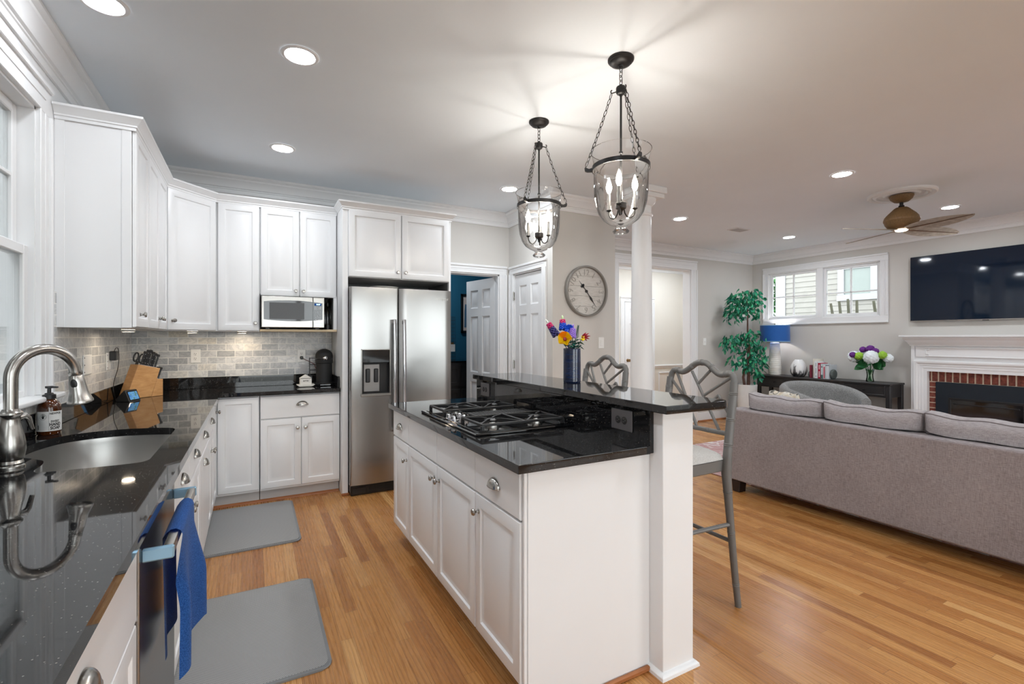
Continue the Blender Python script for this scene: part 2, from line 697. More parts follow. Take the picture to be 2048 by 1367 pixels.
MT = {
    'wall': paint('wall_paint', (203, 200, 195), 0.85, var=0.015, scale=3, spec=0.2),
    'ceil': paint('ceiling_paint', (231, 238, 244), 0.9, var=0.012, scale=2, spec=0.2),
    'trim': paint('trim_paint', (228, 229, 230), 0.4, var=0.01, scale=5, spec=0.4),
    'hall': paint('hall_paint', (222, 218, 210), 0.8, var=0.01, scale=3, spec=0.2),
    'blue_wall': paint('blue_wall_paint', (32, 96, 124), 0.7, var=0.03, scale=3, spec=0.3),
    'cab': paint('cabinet_white', (231, 232, 233), 0.32, var=0.008, scale=5, spec=0.5),
    'cab_in': paint('cabinet_interior', (120, 120, 120), 0.6, var=0.03),  # grey that paints the shade of the cabinet recesses
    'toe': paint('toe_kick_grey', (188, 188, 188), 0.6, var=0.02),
    'maple': wood('maple_edge', (214, 190, 150), (228, 208, 172), rough=0.5),
    'floor': oak_floor(),
    'shoe': wood('oak_shoe', (140, 84, 46), (176, 112, 66), axis=(1, 1, 12)),
    'tile_xz': tiles('marble_tile_back', 'xz'),
    'tile_yz': tiles('marble_tile_left', 'yz'),
    'granite': granite(),
    'steel': steel('brushed_steel', (160, 159, 157), 0.24, (90, 90, 1), 0.04, 0.75),
    'steel_side': paint('appliance_grey', (150, 148, 146), 0.45, metal=0.4),
    'nickel': steel('brushed_nickel', (176, 173, 168), 0.25, (8, 8, 8), 0.06),
    'chrome': steel('chrome', (225, 225, 228), 0.08, (1, 1, 1), 0.02),
    'sink': steel('sink_steel', (190, 189, 186), 0.30, (1, 1, 60), 0.02),
    'black': paint('black_plastic', (22, 22, 23), 0.35, var=0.1),
    'black_gloss': paint('black_gloss', (10, 11, 13), 0.06, var=0.1, coat=0.6),
    'black_matte': paint('black_matte', (30, 30, 31), 0.6, var=0.1, bump=0.15),
    'iron': paint('cast_iron', (24, 24, 25), 0.45, var=0.15, bump=0.2),
    'bronze': paint('dark_bronze', (44, 43, 43), 0.42, metal=0.6, var=0.15),
    'glass': thin_glass('clear_glass', (255, 255, 255), refl=0.9),
    'pane': thin_glass('window_glass', (248, 250, 250), refl=0.6),
    'candle': paint('candle_sleeve', (120, 118, 116), 0.4, metal=0.5),
    'white_plastic': paint('white_plastic', (236, 236, 234), 0.35, var=0.01),
    'grey_plate': paint('grey_plate', (104, 100, 100), 0.4, metal=0.3),
    'slot': paint('slot_dark', (40, 38, 36), 0.6),
    'can': emit('can_light_lens', (241, 248, 255), CAN_POWER),
    'can_dim': emit('can_light_lens_dimmed', (246, 250, 255), CAN_POWER * 0.35),
    'can_mid': emit('can_light_lens_lower', (246, 250, 255), CAN_POWER * 0.65),
    'bulb': emit('bulb_glow', (255, 244, 226), 60.0),
    'puck': emit('puck_lens', (255, 232, 202), 75.0),
    'mat': mat_rubber(),
    'mat_edge': paint('mat_edge', (126, 128, 130), 0.8),
    'towel': weave('blue_terry', (30, 84, 160), (66, 126, 208), 420, 1.0, False, 0.8),
    'stool': paint('grey_lacquer', (104, 103, 101), 0.38, var=0.03, scale=10),
    'stool_seat': weave('grey_seat_fabric', (176, 174, 171), (200, 198, 195), 300, 0.9, False, 0.2),
    'sofa': weave('sofa_fabric', (122, 114, 116), (160, 152, 153), 620),
    'sofa_cushion': weave('sofa_cushion_fabric', (136, 130, 132), (176, 170, 172), 620),
    'piping': paint('sofa_piping', (112, 104, 105), 0.9),
    'espresso': paint('espresso_wood', (36, 27, 25), 0.4, var=0.2, stretch=(1, 1, 8)),
    'console': paint('black_console', (40, 38, 39), 0.42, var=0.12),
    'chair': weave('tweed', (80, 80, 80), (164, 164, 163), 300, 0.95, False, 0.3),
    'knife_wood': wood('knife_block_wood', (190, 138, 84), (214, 166, 112), axis=(2, 2, 9)),
    'amber': None,
    'label': paint('paper_label', (216, 216, 214), 0.6, var=0.05, scale=60),
    'ink': paint('black_ink', (24, 24, 26), 0.6),
    'screen': None,
    'tv': paint('tv_screen', (10, 26, 44), 0.05, var=0.05),
    'brick': brick_mat(),
    'mortar': paint('mortar', (204, 190, 170), 0.95, var=0.08, scale=40, bump=0.4),
    'insert': paint('fireplace_insert', (18, 30, 40), 0.3, var=0.1),
    'lamp_shade': paint('blue_shade', (6, 84, 160), 0.7, var=0.05, scale=20, sheen=0.2),
    'lamp_base': paint('white_ceramic', (228, 224, 216), 0.45, var=0.02),
    'bark': paint('bark', (92, 66, 56), 0.8, var=0.3, scale=30, bump=0.5),
    'ficus': leaf_mat('ficus_leaf', (10, 84, 70), (24, 124, 92), (70, 176, 120)),
    'green': leaf_mat('dark_green_leaf', (16, 70, 36), (30, 96, 48), (50, 124, 64)),
    'planter': paint('white_planter', (222, 222, 220), 0.7, var=0.04, bump=0.2),
    'egg': egg_mat(),
    'rug': rug_mat(),
    'wicker': wood('wicker', (92, 68, 42), (138, 106, 66), 3.0, (14, 14, 2), 0.6),
    'blade': wood('palm_blade', (172, 164, 154), (214, 208, 198), 1.0, (3, 3, 3), 0.55),
    'blade_rim': paint('blade_edge', (112, 84, 66), 0.6),
    'siding': siding_mat(),
    'clock_face': None,
    'clock_frame': paint('clock_frame', (134, 131, 126), 0.45, metal=0.4),
    'brass': paint('aged_brass', (150, 118, 78), 0.35, metal=0.9),
}


def q_amber():
    m = N('amber_glass')
    m.l(m.ramp(m.noise(m.coord(), 12), [(0.3, lin((58, 26, 8))), (0.7, lin((84, 40, 12)))]), m.p.inputs['Base Color'])
    m.p.inputs['Roughness'].default_value = 0.06
    m.p.inputs['Coat Weight'].default_value = 0.5
    return m.m


def q_clock():
    m = N('whitewashed_planks')
    v = m.coord('Object', (3, 3, 30))
    f = m.noise(v, 6, 5, 0.65)
    m.l(m.ramp(f, [(0.3, lin((182, 178, 172))), (0.6, lin((208, 205, 200)))]), m.p.inputs['Base Color'])
    m.p.inputs['Roughness'].default_value = 0.7
    return m.m


def q_screen():
    m = N('lit_display')
    f = m.noise(m.coord('Object', (60, 60, 60)), 1.0, 3.0)
    e = m.n('ShaderNodeEmission')
    m.l(m.ramp(f, [(0.35, lin((60, 110, 180))), (0.5, lin((110, 165, 210))), (0.62, lin((90, 130, 130)))]), e.inputs['Color'])
    e.inputs['Strength'].default_value = 0.8
    m.l(e.outputs[0], m.out.inputs['Surface'])
    return m.m


MT['amber'] = q_amber()
MT['clock_face'] = q_clock()
MT['screen'] = q_screen()
# ================================================================== SETTING
XL, YB, XP, YC, XN, YF, XT, ZC, YR = -0.875, 4.888, 2.61, 3.97, 3.407, 5.34, 7.67, 2.77, -2.6
g = G(); g.box(-1.05, 7.79, -2.75, 7.0, -0.1, 0.0); struct('floor', g, MT['floor'])
g = G(); g.box(-1.05, 7.79, -2.75, 7.0, ZC, ZC + 0.1); struct('ceiling', g, MT['ceil'])

# left wall with the kitchen window opening
g = G()
g.box(XL - 0.12, XL, -2.7, 1.2, 0, ZC); g.box(XL - 0.12, XL, 2.96, YB, 0, ZC)
g.box(XL - 0.12, XL, 1.2, 2.96, 0, 1.06); g.box(XL - 0.12, XL, 1.2, 2.96, 2.405, ZC)
struct('wall_left', g, MT['trim'])
g = G()
g.box(XL - 0.12, 1.86, YB, YB + 0.12, 0, ZC); g.box(1.86, 2.48, YB, YB + 0.12, 2.07, ZC); g.box(2.48, XP + 0.12, YB, YB + 0.12, 0, ZC)
struct('wall_back', g, MT['wall'])
g = G()
g.box(XP, XP + 0.12, 4.77, YB, 0, ZC); g.box(XP, XP + 0.12, 4.15, 4.77, 2.07, ZC); g.box(XP, XP + 0.12, YC, 4.15, 0, ZC)
struct('wall_pantry', g, MT['wall'])
g = G(); g.box(XP + 0.12, XN, YC, YC + 0.12, 0, ZC); struct('wall_clock', g, MT['wall'])
g = G(); g.box(XN - 0.12, XN, YC + 0.12, YF + 0.12, 0, ZC); struct('wall_nook', g, MT['wall'])
g = G()
g.box(XN, 4.64, YF, YF + 0.12, 0, ZC); g.box(4.64, 6.13, YF, YF + 0.12, 2.43, ZC); g.box(6.13, XT + 0.12, YF, YF + 0.12, 0, ZC)
struct('wall_far', g, MT['wall'])
g = G()
g.box(XT, XT + 0.12, -2.7, 3.40, 0, ZC); g.box(XT, XT + 0.12, 5.035, YF, 0, ZC)
g.box(XT, XT + 0.12, 3.40, 5.035, 0, 1.66); g.box(XT, XT + 0.12, 3.40, 5.035, 2.42, ZC)
struct('wall_fireplace', g, MT['wall'])
g = G()
for a, b in ((-0.995, -0.4), (2.2, 3.1), (6.1, 7.79)):
    g.box(a, b, YR - 0.12, YR, 0, ZC)
for a, b in ((-0.4, 2.2), (3.1, 6.1)):
    g.box(a, b, YR - 0.12, YR, 0, 0.15); g.box(a, b, YR - 0.12, YR, 2.35, ZC)
struct('wall_rear', g, MT['wall'])
# hall beyond the far doorway, blue room beyond the back doorway
g = G(); g.box(XN - 0.12, XT + 0.12, 6.8, 6.92, 0, ZC); g.box(XN - 0.12, XN, YF + 0.12, 6.8, 0, ZC); g.box(XT, XT + 0.12, YF + 0.12, 6.8, 0, ZC)
struct('wall_hall', g, MT['hall'])
g = G(); g.box(0.85, 3.285, 6.5, 6.6, 0, ZC); g.box(0.75, 0.85, YB + 0.12, 6.6, 0, ZC); g.box(3.185, 3.285, YB + 0.12, 6.5, 0, ZC)
struct('wall_blue_room', g, MT['blue_wall'])

# crown moulding, all round
CROWN = [(0, 2.618), (0.012, 2.618), (0.016, 2.626), (0.016, 2.650), (0.022, 2.654), (0.022, 2.662), (0.034, 2.668), (0.040, 2.684), (0.056, 2.712), (0.070, 2.726), (0.072, 2.738), (0.084, 2.744), (0.092, 2.752), (0.092, 2.769), (0, 2.769)]
g = G(); g.sweep(CROWN, [(XL, YR), (XL, YB), (XP, YB), (XP, YC), (XN, YC), (XN, YF), (XT, YF), (XT, YR)])
struct('trim_1', g, MT['trim'], 'white stepped crown moulding along the ceiling')
g = G(); g.sweep([(o, z - 0.0) for o, z in CROWN], [(XN, 6.8), (XT, 6.8)])
struct('trim_2', g, MT['trim'], 'white crown moulding in the hall beyond the wide doorway')
BASE = [(0, 0), (0.016, 0), (0.016, 0.10), (0.010, 0.115), (0.008, 0.135), (0, 0.14)]
SHOE = [(0.016, 0), (0.036, 0), (0.034, 0.012), (0.026, 0.020), (0.016, 0.022)]
for k, path in enumerate(([(XP, 4.03), (XP, YC), (XN, YC), (XN, YF), (4.5, YF)], [(6.28, YF), (XT, YF), (XT, 3.06)], [(XN, 6.8), (5.90, 6.8)], [(6.86, 6.8), (XT, 6.8)])):
    g = G(); g.sweep(BASE, path)
    o = struct('baseboard_%s' % ('clock', 'far', 'hall', 'hall_right')[k], g, MT['trim'])
    if k == 1:
        g = G(); g.sweep(SHOE, path); struct('shoe', g, MT['shoe'], parent=o)
# chair rail and wainscot frames in the hall
g = G()
RAIL = [(0, 0.76), (0.012, 0.765), (0.012, 0.785), (0.03, 0.80), (0.03, 0.815), (0, 0.825)]
g.sweep(RAIL, [(6.80, 6.8), (XT, 6.8)])
for a, b in ((6.92, 7.60),):
    for x0, x1, z0, z1 in ((a, b, 0.66, 0.685), (a, b, 0.2, 0.225), (a, a + 0.025, 0.225, 0.66), (b - 0.025, b, 0.225, 0.66)):
        g.box(x0, x1, 6.785, 6.802, z0, z1, 0.004)
struct('trim_3', g, MT['trim'], 'white chair rail and wainscot frames in the hall')


def casing(g, F, w_, h_, cw, sides='LRT', sill=0.0):
    """moulded casing round an opening w_ x h_; F origin at the opening's lower left, y out of the wall"""
    def bar(x0, x1, z0, z1, vert, flip):
        g.box(x0, x1, 0, 0.016, z0, z1, 0.002, F)
        if vert:
            o0, o1 = (x0, x0 + 0.024) if not flip else (x1 - 0.024, x1)
            i0, i1 = (x1 - 0.014, x1) if not flip else (x0, x0 + 0.014)
            g.box(o0 - 0.001, o1 + 0.001, -0.001, 0.028, z0, z1 + 0.001, 0.004, F); g.box(i0 - 0.001, i1 + 0.001, -0.001, 0.021, z0, z1 + 0.0012, 0.003, F)
            m0 = x0 + (x1 - x0) * 0.45
            g.box(m0, m0 + 0.012, 0, 0.0195, z0, z1, 0.002, F)
        else:
            g.box(x0 - 0.0012, x1 + 0.0012, -0.001, 0.0285, z1 - 0.024, z1 + 0.0014, 0.004, F); g.box(x0 + cw - 0.002, x1 - cw + 0.002, -0.001, 0.0215, z0 - 0.0012, z0 + 0.014, 0.003, F)
            m0 = z0 + (z1 - z0) * 0.45
            g.box(x0 + cw * 0.5, x1 - cw * 0.5, 0, 0.0195, m0, m0 + 0.012, 0.002, F)
    if 'L' in sides:
        bar(-cw, 0, -sill, h_, True, False)
    if 'R' in sides:
        bar(w_, w_ + cw, -sill, h_, True, True)
    if 'T' in sides:
        bar(-cw, w_ + cw, h_, h_ + cw, False, False)
    if 'B' in sides:
        g.box(-cw, w_ + cw, 0, 0.016, -cw, 0, 0.002, F); g.box(-cw - 0.0012, w_ + cw + 0.0012, -0.001, 0.0285, -cw - 0.0012, -cw + 0.024, 0.004, F)


def jamb(g, F, w_, h_, depth):
    """lining of the opening, going into the wall"""
    g.box(-0.002, 0.014, -depth, 0.001, 0, h_, 0.0, F); g.box(w_ - 0.014, w_ + 0.002, -depth, 0.001, 0, h_, 0.0, F)
    g.box(0, w_, -depth, 0.001, h_ - 0.014, h_ + 0.002, 0.0, F)


# doorway to the hall
F = frame((4.64, YF, 0), (1, 0, 0), (0, -1, 0))
g = G(); casing(g, F, 1.49, 2.43, 0.14, 'RT'); casing(g, frame((4.64, YF, 0), (1, 0, 0), (0, -1, 0)), 1.49, 2.43, 0.1, 'L'); jamb(g, F, 1.49, 2.43, 0.14)
struct('trim_4', g, MT['trim'], 'white casing of the wide doorway to the hall')
# blue room doorway
F = frame((1.86, YB, 0), (1, 0, 0), (0, -1, 0))
g = G(); casing(g, F, 0.62, 2.07, 0.095); jamb(g, F, 0.62, 2.07, 0.13)
struct('trim_5', g, MT['trim'], 'white casing of the doorway to the blue room')


def door_leaf(g, F, w_, h_, t=0.036):
    """six-panel door: stiles and rails with raised panels between"""
    st = 0.095 if w_ < 0.65 else 0.11
    mid = w_ / 2
    rows = [(0.20, 0.80), (0.92, 1.60), (1.70, h_ - 0.12)]
    for x0, x1 in ((0, st), (mid - 0.045, mid + 0.045), (w_ - st, w_)):
        g.box(x0, x1, -t, 0, 0, h_, 0.0015, F)
    zs = [0] + [q for r_ in rows for q in r_] + [h_]
    for z0, z1 in zip(zs[::2], zs[1::2]):
        g.box(st * 0.9, w_ - st * 0.9, -t + 0.0005, -0.0005, z0, z1, 0.0, F)
    for z0, z1 in rows:
        for x0, x1 in ((st, mid - 0.045), (mid + 0.045, w_ - st)):
            P = F @ Matrix.Translation((x0, 0, z0))
            g.relief(P, x1 - x0, z1 - z0, [(0, -0.003), (0.012, -0.011), (0.022, -0.011), (0.05, -0.003)], t - 0.004)


def hinge(g, F):
    g.box(-0.018, 0.018, 0.0, 0.003, -0.045, 0.045, 0.001, F)
    g.lathe([(0.0055, -0.05), (0.0055, 0.05)], seg=10, M=F @ Matrix.Translation((0, 0.006, 0)))


def knob_round(g, o, d, s=1.0):
    M = axis_m(o, d) @ Matrix.Scale(s, 4)
    g.lathe([(0.030, 0), (0.030, 0.004), (0.012, 0.008), (0.010, 0.03), (0.022, 0.038), (0.027, 0.05), (0.024, 0.062), (0.0, 0.067)], seg=18, M=M)


# pantry door, closed, in the pantry wall (faces -x)
F = frame((XP, 4.77, 0), (0, -1, 0), (-1, 0, 0))
g = G(); casing(g, F, 0.62, 2.07, 0.085); jamb(g, F, 0.62, 2.07, 0.13)
tp = struct('trim_6', g, MT['trim'], 'white casing round the closed six panel pantry door')
g = G(); door_leaf(g, frame((XP + 0.012, 4.754, 0.01), (0, -1, 0), (-1, 0, 0)), 0.588, 2.04)
d1 = struct('door_1', g, MT['trim'], 'closed white six panel pantry door beside the clock wall')
for z in (1.82, 1.05, 0.25):
    g = G(); hinge(g, frame((XP - 0.001, 4.762, z), (0, -1, 0), (-1, 0, 0))); struct('hinge', g, MT['nickel'], parent=d1)
g = G(); knob_round(g, (XP + 0.011, 4.225, 0.88), (-1, 0, 0)); struct('door_knob', g, MT['nickel'], parent=d1)
# open door, swung into the blue room
dv = Vector((2.365 - 2.47, 5.58 - 4.965, 0)).normalized()
nv = Vector((-dv.y, dv.x, 0))
g = G(); door_leaf(g, frame((2.465, 4.97, 0.01), dv, nv), 0.60, 2.04)
d2 = struct('door_2', g, MT['trim'], 'open white six panel door swung into the blue room')
g = G()
g.box(0, 0.0015, -0.032, -0.004, 0.82, 1.02, 0.0, frame(Vector((2.465, 4.97, 0.01)) + dv * 0.6, dv, nv))
struct('latch_plate', g, MT['nickel'], parent=d2)
# hall door, closed
F = frame((6.05, 6.8, 0), (1, 0, 0), (0, -1, 0))
g = G(); casing(g, F, 0.66, 2.02, 0.09); struct('trim_7', g, MT['trim'], 'white casing of the closed door at the end of the hall')
g = G(); door_leaf(g, frame((6.055, 6.775, 0.01), (1, 0, 0), (0, -1, 0)), 0.65, 2.0, 0.02)
d3 = struct('door_3', g, MT['trim'], 'closed white panelled door at the end of the hall')
g = G(); knob_round(g, (6.115, 6.776, 0.93), (0, -1, 0)); struct('door_knob', g, MT['brass'], parent=d3)

# tile backsplash
g = G(); g.box(XL, 0.668, YB - 0.010, YB, 1.012, 1.72); struct('wall_tile_back', g, MT['tile_xz'], 'pale marble brick bond tile behind the back counter')
g = G()
g.box(XL, XL + 0.010, 3.106, YB - 0.010, 1.012, 1.45); g.box(XL, XL + 0.010, -1.0, 3.106, 1.012, 1.06); g.box(XL, XL + 0.010, 3.106, 3.198, 1.45, 1.58)
struct('wall_tile_left', g, MT['tile_yz'], 'pale marble brick bond tile on the left wall')

# kitchen window (left wall)
F = frame((XL, 1.2, 1.086), (0, 1, 0), (1, 0, 0))
g = G(); casing(g, F, 1.76, 1.319, 0.14, 'RT'); casing(g, F, 1.76, 1.319, 0.14, 'L')
g.box(XL - 0.11, XL + 0.002, 2.946, 2.962, 1.086, 2.405); g.box(XL - 0.11, XL + 0.002, 1.198, 1.214, 1.086, 2.405)
g.box(XL - 0.11, XL + 0.002, 1.2, 2.96, 2.391, 2.407); g.box(XL - 0.11, XL - 0.0, 1.2, 2.96, 1.058, 1.07)
for y0 in (2.05, 2.11):
    g.box(XL - 0.11, XL - 0.02, 2.03, 2.13, 1.086, 2.391)
w1 = struct('window_1', g, MT['trim'], 'white double hung kitchen window over the sink')
g = G(); g.box(XL - 0.06, XL + 0.062, 1.03, 3.135, 1.061, 1.086, 0.008, seg=3); struct('window_sill', g, MT['trim'], parent=w1)


def sash(g, y0, y1, z0, z1, x, t=0.032, st=0.045, mun_z=(), mun_y=()):
    g.box(x - t / 2, x + t / 2, y0, y0 + st, z0, z1, 0.004); g.box(x - t / 2, x + t / 2, y1 - st, y1, z0, z1, 0.004)
    g.box(x - t / 2, x + t / 2, y0 + st, y1 - st, z0, z0 + st, 0.004); g.box(x - t / 2, x + t / 2, y0 + st, y1 - st, z1 - st, z1, 0.004)
    for z in mun_z:
        g.box(x - t / 2.6, x + t / 2.6, y0 + st, y1 - st, z - 0.009, z + 0.009, 0.003)
    for y in mun_y:
        g.box(x - t / 2.6, x + t / 2.6, y - 0.009, y + 0.009, z0 + st, z1 - st, 0.003)


for y0, y1 in ((1.216, 2.03), (2.13, 2.945)):
    g = G(); sash(g, y0, y1, 1.072, 1.765, XL - 0.035); s_ = struct('lower_sash', g, MT['trim'], parent=w1)
    g = G(); g.box(XL - 0.037, XL - 0.033, y0 + 0.04, y1 - 0.04, 1.11, 1.73); struct('pane', g, MT['pane'], parent=s_)
    g = G(); sash(g, y0, y1, 1.725, 2.39, XL - 0.072, mun_z=(2.07,), mun_y=((y0 + y1) / 2,)); s_ = struct('upper_sash', g, MT['trim'], parent=w1)
    g = G(); g.box(XL - 0.074, XL - 0.070, y0 + 0.04, y1 - 0.04, 1.76, 2.35); struct('pane', g, MT['pane'], parent=s_)

# living-room window over the console (faces -x)
F = frame((XT, 5.035, 1.66), (0, -1, 0), (-1, 0, 0))
g = G(); casing(g, F, 1.635, 0.76, 0.098, 'LRTB')
g.box(XT - 0.012, XT + 0.10, 4.16, 4.245, 1.66, 2.42, 0.003)
g.box(XT - 0.001, XT + 0.11, 3.398, 3.415, 1.66, 2.42); g.box(XT - 0.001, XT + 0.11, 5.02, 5.037, 1.66, 2.42)
g.box(XT - 0.001, XT + 0.11, 3.4, 5.035, 2.405, 2.422); g.box(XT - 0.001, XT + 0.11, 3.4, 5.035, 1.658, 1.675)
w2 = struct('window_2', g, MT['trim'], 'white double casement window above the black console')
for y0, y1 in ((3.415, 4.16), (4.245, 5.02)):
    g = G(); sash(g, y0, y1, 1.675, 2.405, XT + 0.04, 0.04, 0.036, mun_z=(2.02,), mun_y=((y0 + y1) / 2,)); s_ = struct('casement_sash', g, MT['trim'], parent=w2)
    g = G(); g.box(XT + 0.038, XT + 0.042, y0 + 0.03, y1 - 0.03, 1.705, 2.375); struct('pane', g, MT['pane'], parent=s_)

# two wide unseen windows added behind the camera to let daylight in
for k, (a, b) in enumerate(((-0.4, 2.2), (3.1, 6.1))):
    g = G()
    for x0, x1 in ((a, a + 0.06), (b - 0.06, b), ((a + b) / 2 - 0.05, (a + b) / 2 + 0.05)):
        g.box(x0, x1, YR - 0.09, YR - 0.02, 0.15, 2.35, 0.003)
    g.box(a, b, YR - 0.09, YR - 0.02, 0.15, 0.23, 0.003); g.box(a, b, YR - 0.09, YR - 0.02, 2.27, 2.35, 0.003)
    casing(g, frame((b, YR, 0.15), (-1, 0, 0), (0, 1, 0)), b - a, 2.2, 0.1, 'LRT')
    o = struct('window_%d' % (3 + k), g, MT['trim'])
    g = G(); g.box(a + 0.05, b - 0.05, YR - 0.057, YR - 0.053, 0.2, 2.3); struct('pane', g, MT['pane'], parent=o)

# free-standing round column
g = G()
cx_, cy_ = 3.28, 3.44
prof = [(0.16, 0.0), (0.16, 0.06), (0.15, 0.07), (0.145, 0.10), (0.125, 0.13), (0.112, 0.15), (0.108, 0.17)]
prof += [(0.108 - 0.020 * (t / 8.0) ** 1.6, 0.17 + 2.33 * t / 8.0) for t in range(1, 9)]
prof += [(0.100, 2.505), (0.104, 2.52), (0.090, 2.535), (0.090, 2.60), (0.104, 2.61), (0.125, 2.635), (0.132, 2.66), (0.132, 2.67)]
g.lathe(prof, (cx_, cy_, 0), 40)
g.box(cx_ - 0.15, cx_ + 0.15, cy_ - 0.15, cy_ + 0.15, 2.67, 2.71, 0.004); g.box(cx_ - 0.168, cx_ + 0.168, cy_ - 0.168, cy_ + 0.168, 2.71, ZC, 0.005)
struct('column', g, MT['trim'], 'white round tapered column between kitchen and living room')

# ceiling ring under the fan
g = G()
fx, fy = 5.623, 2.313
g.lathe([(0.0, -0.001), (0.09, -0.004), (0.12, -0.020), (0.135, -0.020), (0.15, -0.008), (0.185, -0.010), (0.20, -0.024), (0.215, -0.024), (0.23, -0.012), (0.245, -0.022), (0.262, -0.026), (0.275, -0.016), (0.275, 0.0)], (fx, fy, ZC), 48)
struct('trim_8', g, MT['trim'], 'white ceiling medallion round the fan mount')

# ------------------------------------------------------------------ outdoors
g = G(); g.box(-14, -0.995, -14, 16, -0.45, -0.35); g.box(7.79, 40, -14, 30, -0.45, -0.35); g.box(-0.995, 7.79, -14, -2.75, -0.45, -0.35)
struct('ground', g, paint('ground_stone', (150, 150, 146), 0.9, var=0.1))
g = G(); g.box(-3.2, -3.1, -2, 6, -0.35, 4.0)
for i in range(40):
    g.box(-3.1, -3.08, -2 + i * 0.2, -1.955 + i * 0.2, -0.35, 4.0)
struct('wall_porch', g, paint('board_batten', (92, 92, 92), 0.8, var=0.03), 'pale vertical boarding outside the kitchen window')
MT['house_trim'] = paint('house_trim', (150, 152, 156), 0.6, var=0.02)
hs = thing('neighbor_house', 'cream lap-sided house seen through the living room window', 'house', (12.3, 3.0, -0.35))
g = G()
z = -0.35
poly = []
while z < 5.2:
    poly += [(0.0, z), (-0.020, z), (-0.004, z + 0.13)]
    z += 0.13
poly += [(0.0, z), (0.3, z), (0.3, -0.35)]
g.prism([(x + 12.3, z_) for x, z_ in poly], -3.0, 7.62, 'y')
part(hs, 'siding', g, MT['siding'], sharp=10)
g = G(); g.box(12.26, 12.6, 7.60, 7.86, -0.35, 5.2, 0.004); part(hs, 'corner_board', g, MT['house_trim'])
g = G()
hy0, hy1, hz0, hz1 = 5.62, 6.17, 2.36, 2.95
for a in ((hy0 - 0.14, hy0, hz0, hz1 + 0.14), (hy1, hy1 + 0.14, hz0, hz1 + 0.14), (hy0, hy1, hz1, hz1 + 0.14), (hy0 - 0.16, hy1 + 0.16, hz0 - 0.14, hz0)):
    g.box(12.23, 12.3, *a, 0.003)
hw = part(hs, 'window_frame', g, MT['house_trim'])
g = G(); g.box(12.262, 12.275, hy0, hy1, hz0, hz1); part(hw, 'pane', g, paint('pale_blue_blind', (122, 131, 128), 0.3, var=0.05, stretch=(1, 30, 1)))
tr = thing('garden_tree', 'leafy green tree outside at the left window edge', 'tree', (15.2, 9.9, -0.35))
g = G(); g.tube([(15.2, 9.9, -0.35), (15.22, 9.9, 1.2), (15.15, 9.95, 3.0)], [0.16, 0.13, 0.07], 10); part(tr, 'trunk', g, MT['bark'])
g = G()
for i in range(2600):
    a, b_ = random.uniform(0, 2 * PI), random.uniform(-1, 1)
    r = 1.5 * random.random() ** 0.35
    c = Vector((15.2 + r * math.cos(a) * math.sqrt(1 - b_ * b_), 9.9 + r * math.sin(a) * math.sqrt(1 - b_ * b_), 2.9 + 1.7 * b_ * (r / 1.5)))
    d = Vector((random.uniform(-1, 1), random.uniform(-1, 1), random.uniform(-1, 1))).normalized()
    e = d.orthogonal().normalized()
    s_ = random.uniform(0.09, 0.16)
    g.quad(c - d * s_, c + e * s_ * 0.5, c + d * s_, c - e * s_ * 0.5)
part(tr, 'foliage', g, leaf_mat('garden_leaf', (20, 72, 24), (40, 108, 38), (76, 138, 62)), local=False)
g = G(); g.box(7.95, 10.2, 2.2, 6.0, 0.62, 0.72); g.box(8.0, 8.1, 2.3, 2.4, -0.35, 0.62); g.box(10.0, 10.1, 5.8, 5.9, -0.35, 0.62); g.box(8.0, 8.1, 5.8, 5.9, -0.35, 0.62); g.box(10.0, 10.1, 2.3, 2.4, -0.35, 0.62)
struct('deck', g, paint('deck_grey', (150, 146, 138), 0.8, var=0.1), 'raised deck outside the living room window')


def deck_chair(name, label, y, tilt, ztop, ns):
    t = thing(name, label, 'outdoor chair', (8.8, y, 0.72), 'weathered chairs on the deck')
    m = MT['deck_wood']
    g = G(); g.box(-0.24, 0.24, -0.26, 0.26, 0.62, 0.66, 0.006); part(t, 'seat', g, m, local=True)
    for sx in (-0.2, 0.2):
        for sy in (-0.22, 0.22):
            g = G(); g.box(sx - 0.025, sx + 0.025, sy - 0.025, sy + 0.025, 0, 0.62, 0.004); part(t, 'leg', g, m, local=True)
    for k in range(ns):
        u = (k - (ns - 1) / 2) * 0.14
        g = G()
        g.tube([(0.22, u * 0.8, 0.64), (0.25, u * 0.9 + tilt * 0.3, 0.95), (0.27, u + tilt, ztop - 0.72 - 0.03 * abs(k - 1))], [0.022, 0.024, 0.020], 6); part(t, 'back_slat', g, m, local=True)


MT['deck_wood'] = paint('weathered_wood', (84, 84, 70), 0.85, var=0.2, bump=0.3)
deck_chair('deck_chair', 'weathered slatted deck chair outside, behind the right sash', 4.53, 0.05, 2.02, 4)
deck_chair('deck_chair', 'weathered deck chair outside, at the right edge of the window', 3.93, 0.05, 1.99, 3)
# ================================================================== KITCHEN CABINETS
PANEL = [(0, -0.006), (0.003, -0.0015), (0.007, 0), (0.050, 0), (0.055, -0.0075), (0.066, -0.0085), (0.088, -0.001)]
SLAB = [(0, -0.004), (0.004, 0)]


def knob(parent, F, x, z):
    g = G()
    g.lathe([(0.0105, 0), (0.0105, 0.002), (0.006, 0.004), (0.0048, 0.012), (0.007, 0.016), (0.0135, 0.020), (0.0150, 0.025), (0.0125, 0.030), (0, 0.032)], seg=16, M=F @ Matrix.Translation((x, 0, z)) @ Matrix.Rotation(-PI / 2, 4, 'X'))
    return part(parent, 'knob', g, MT['nickel'])


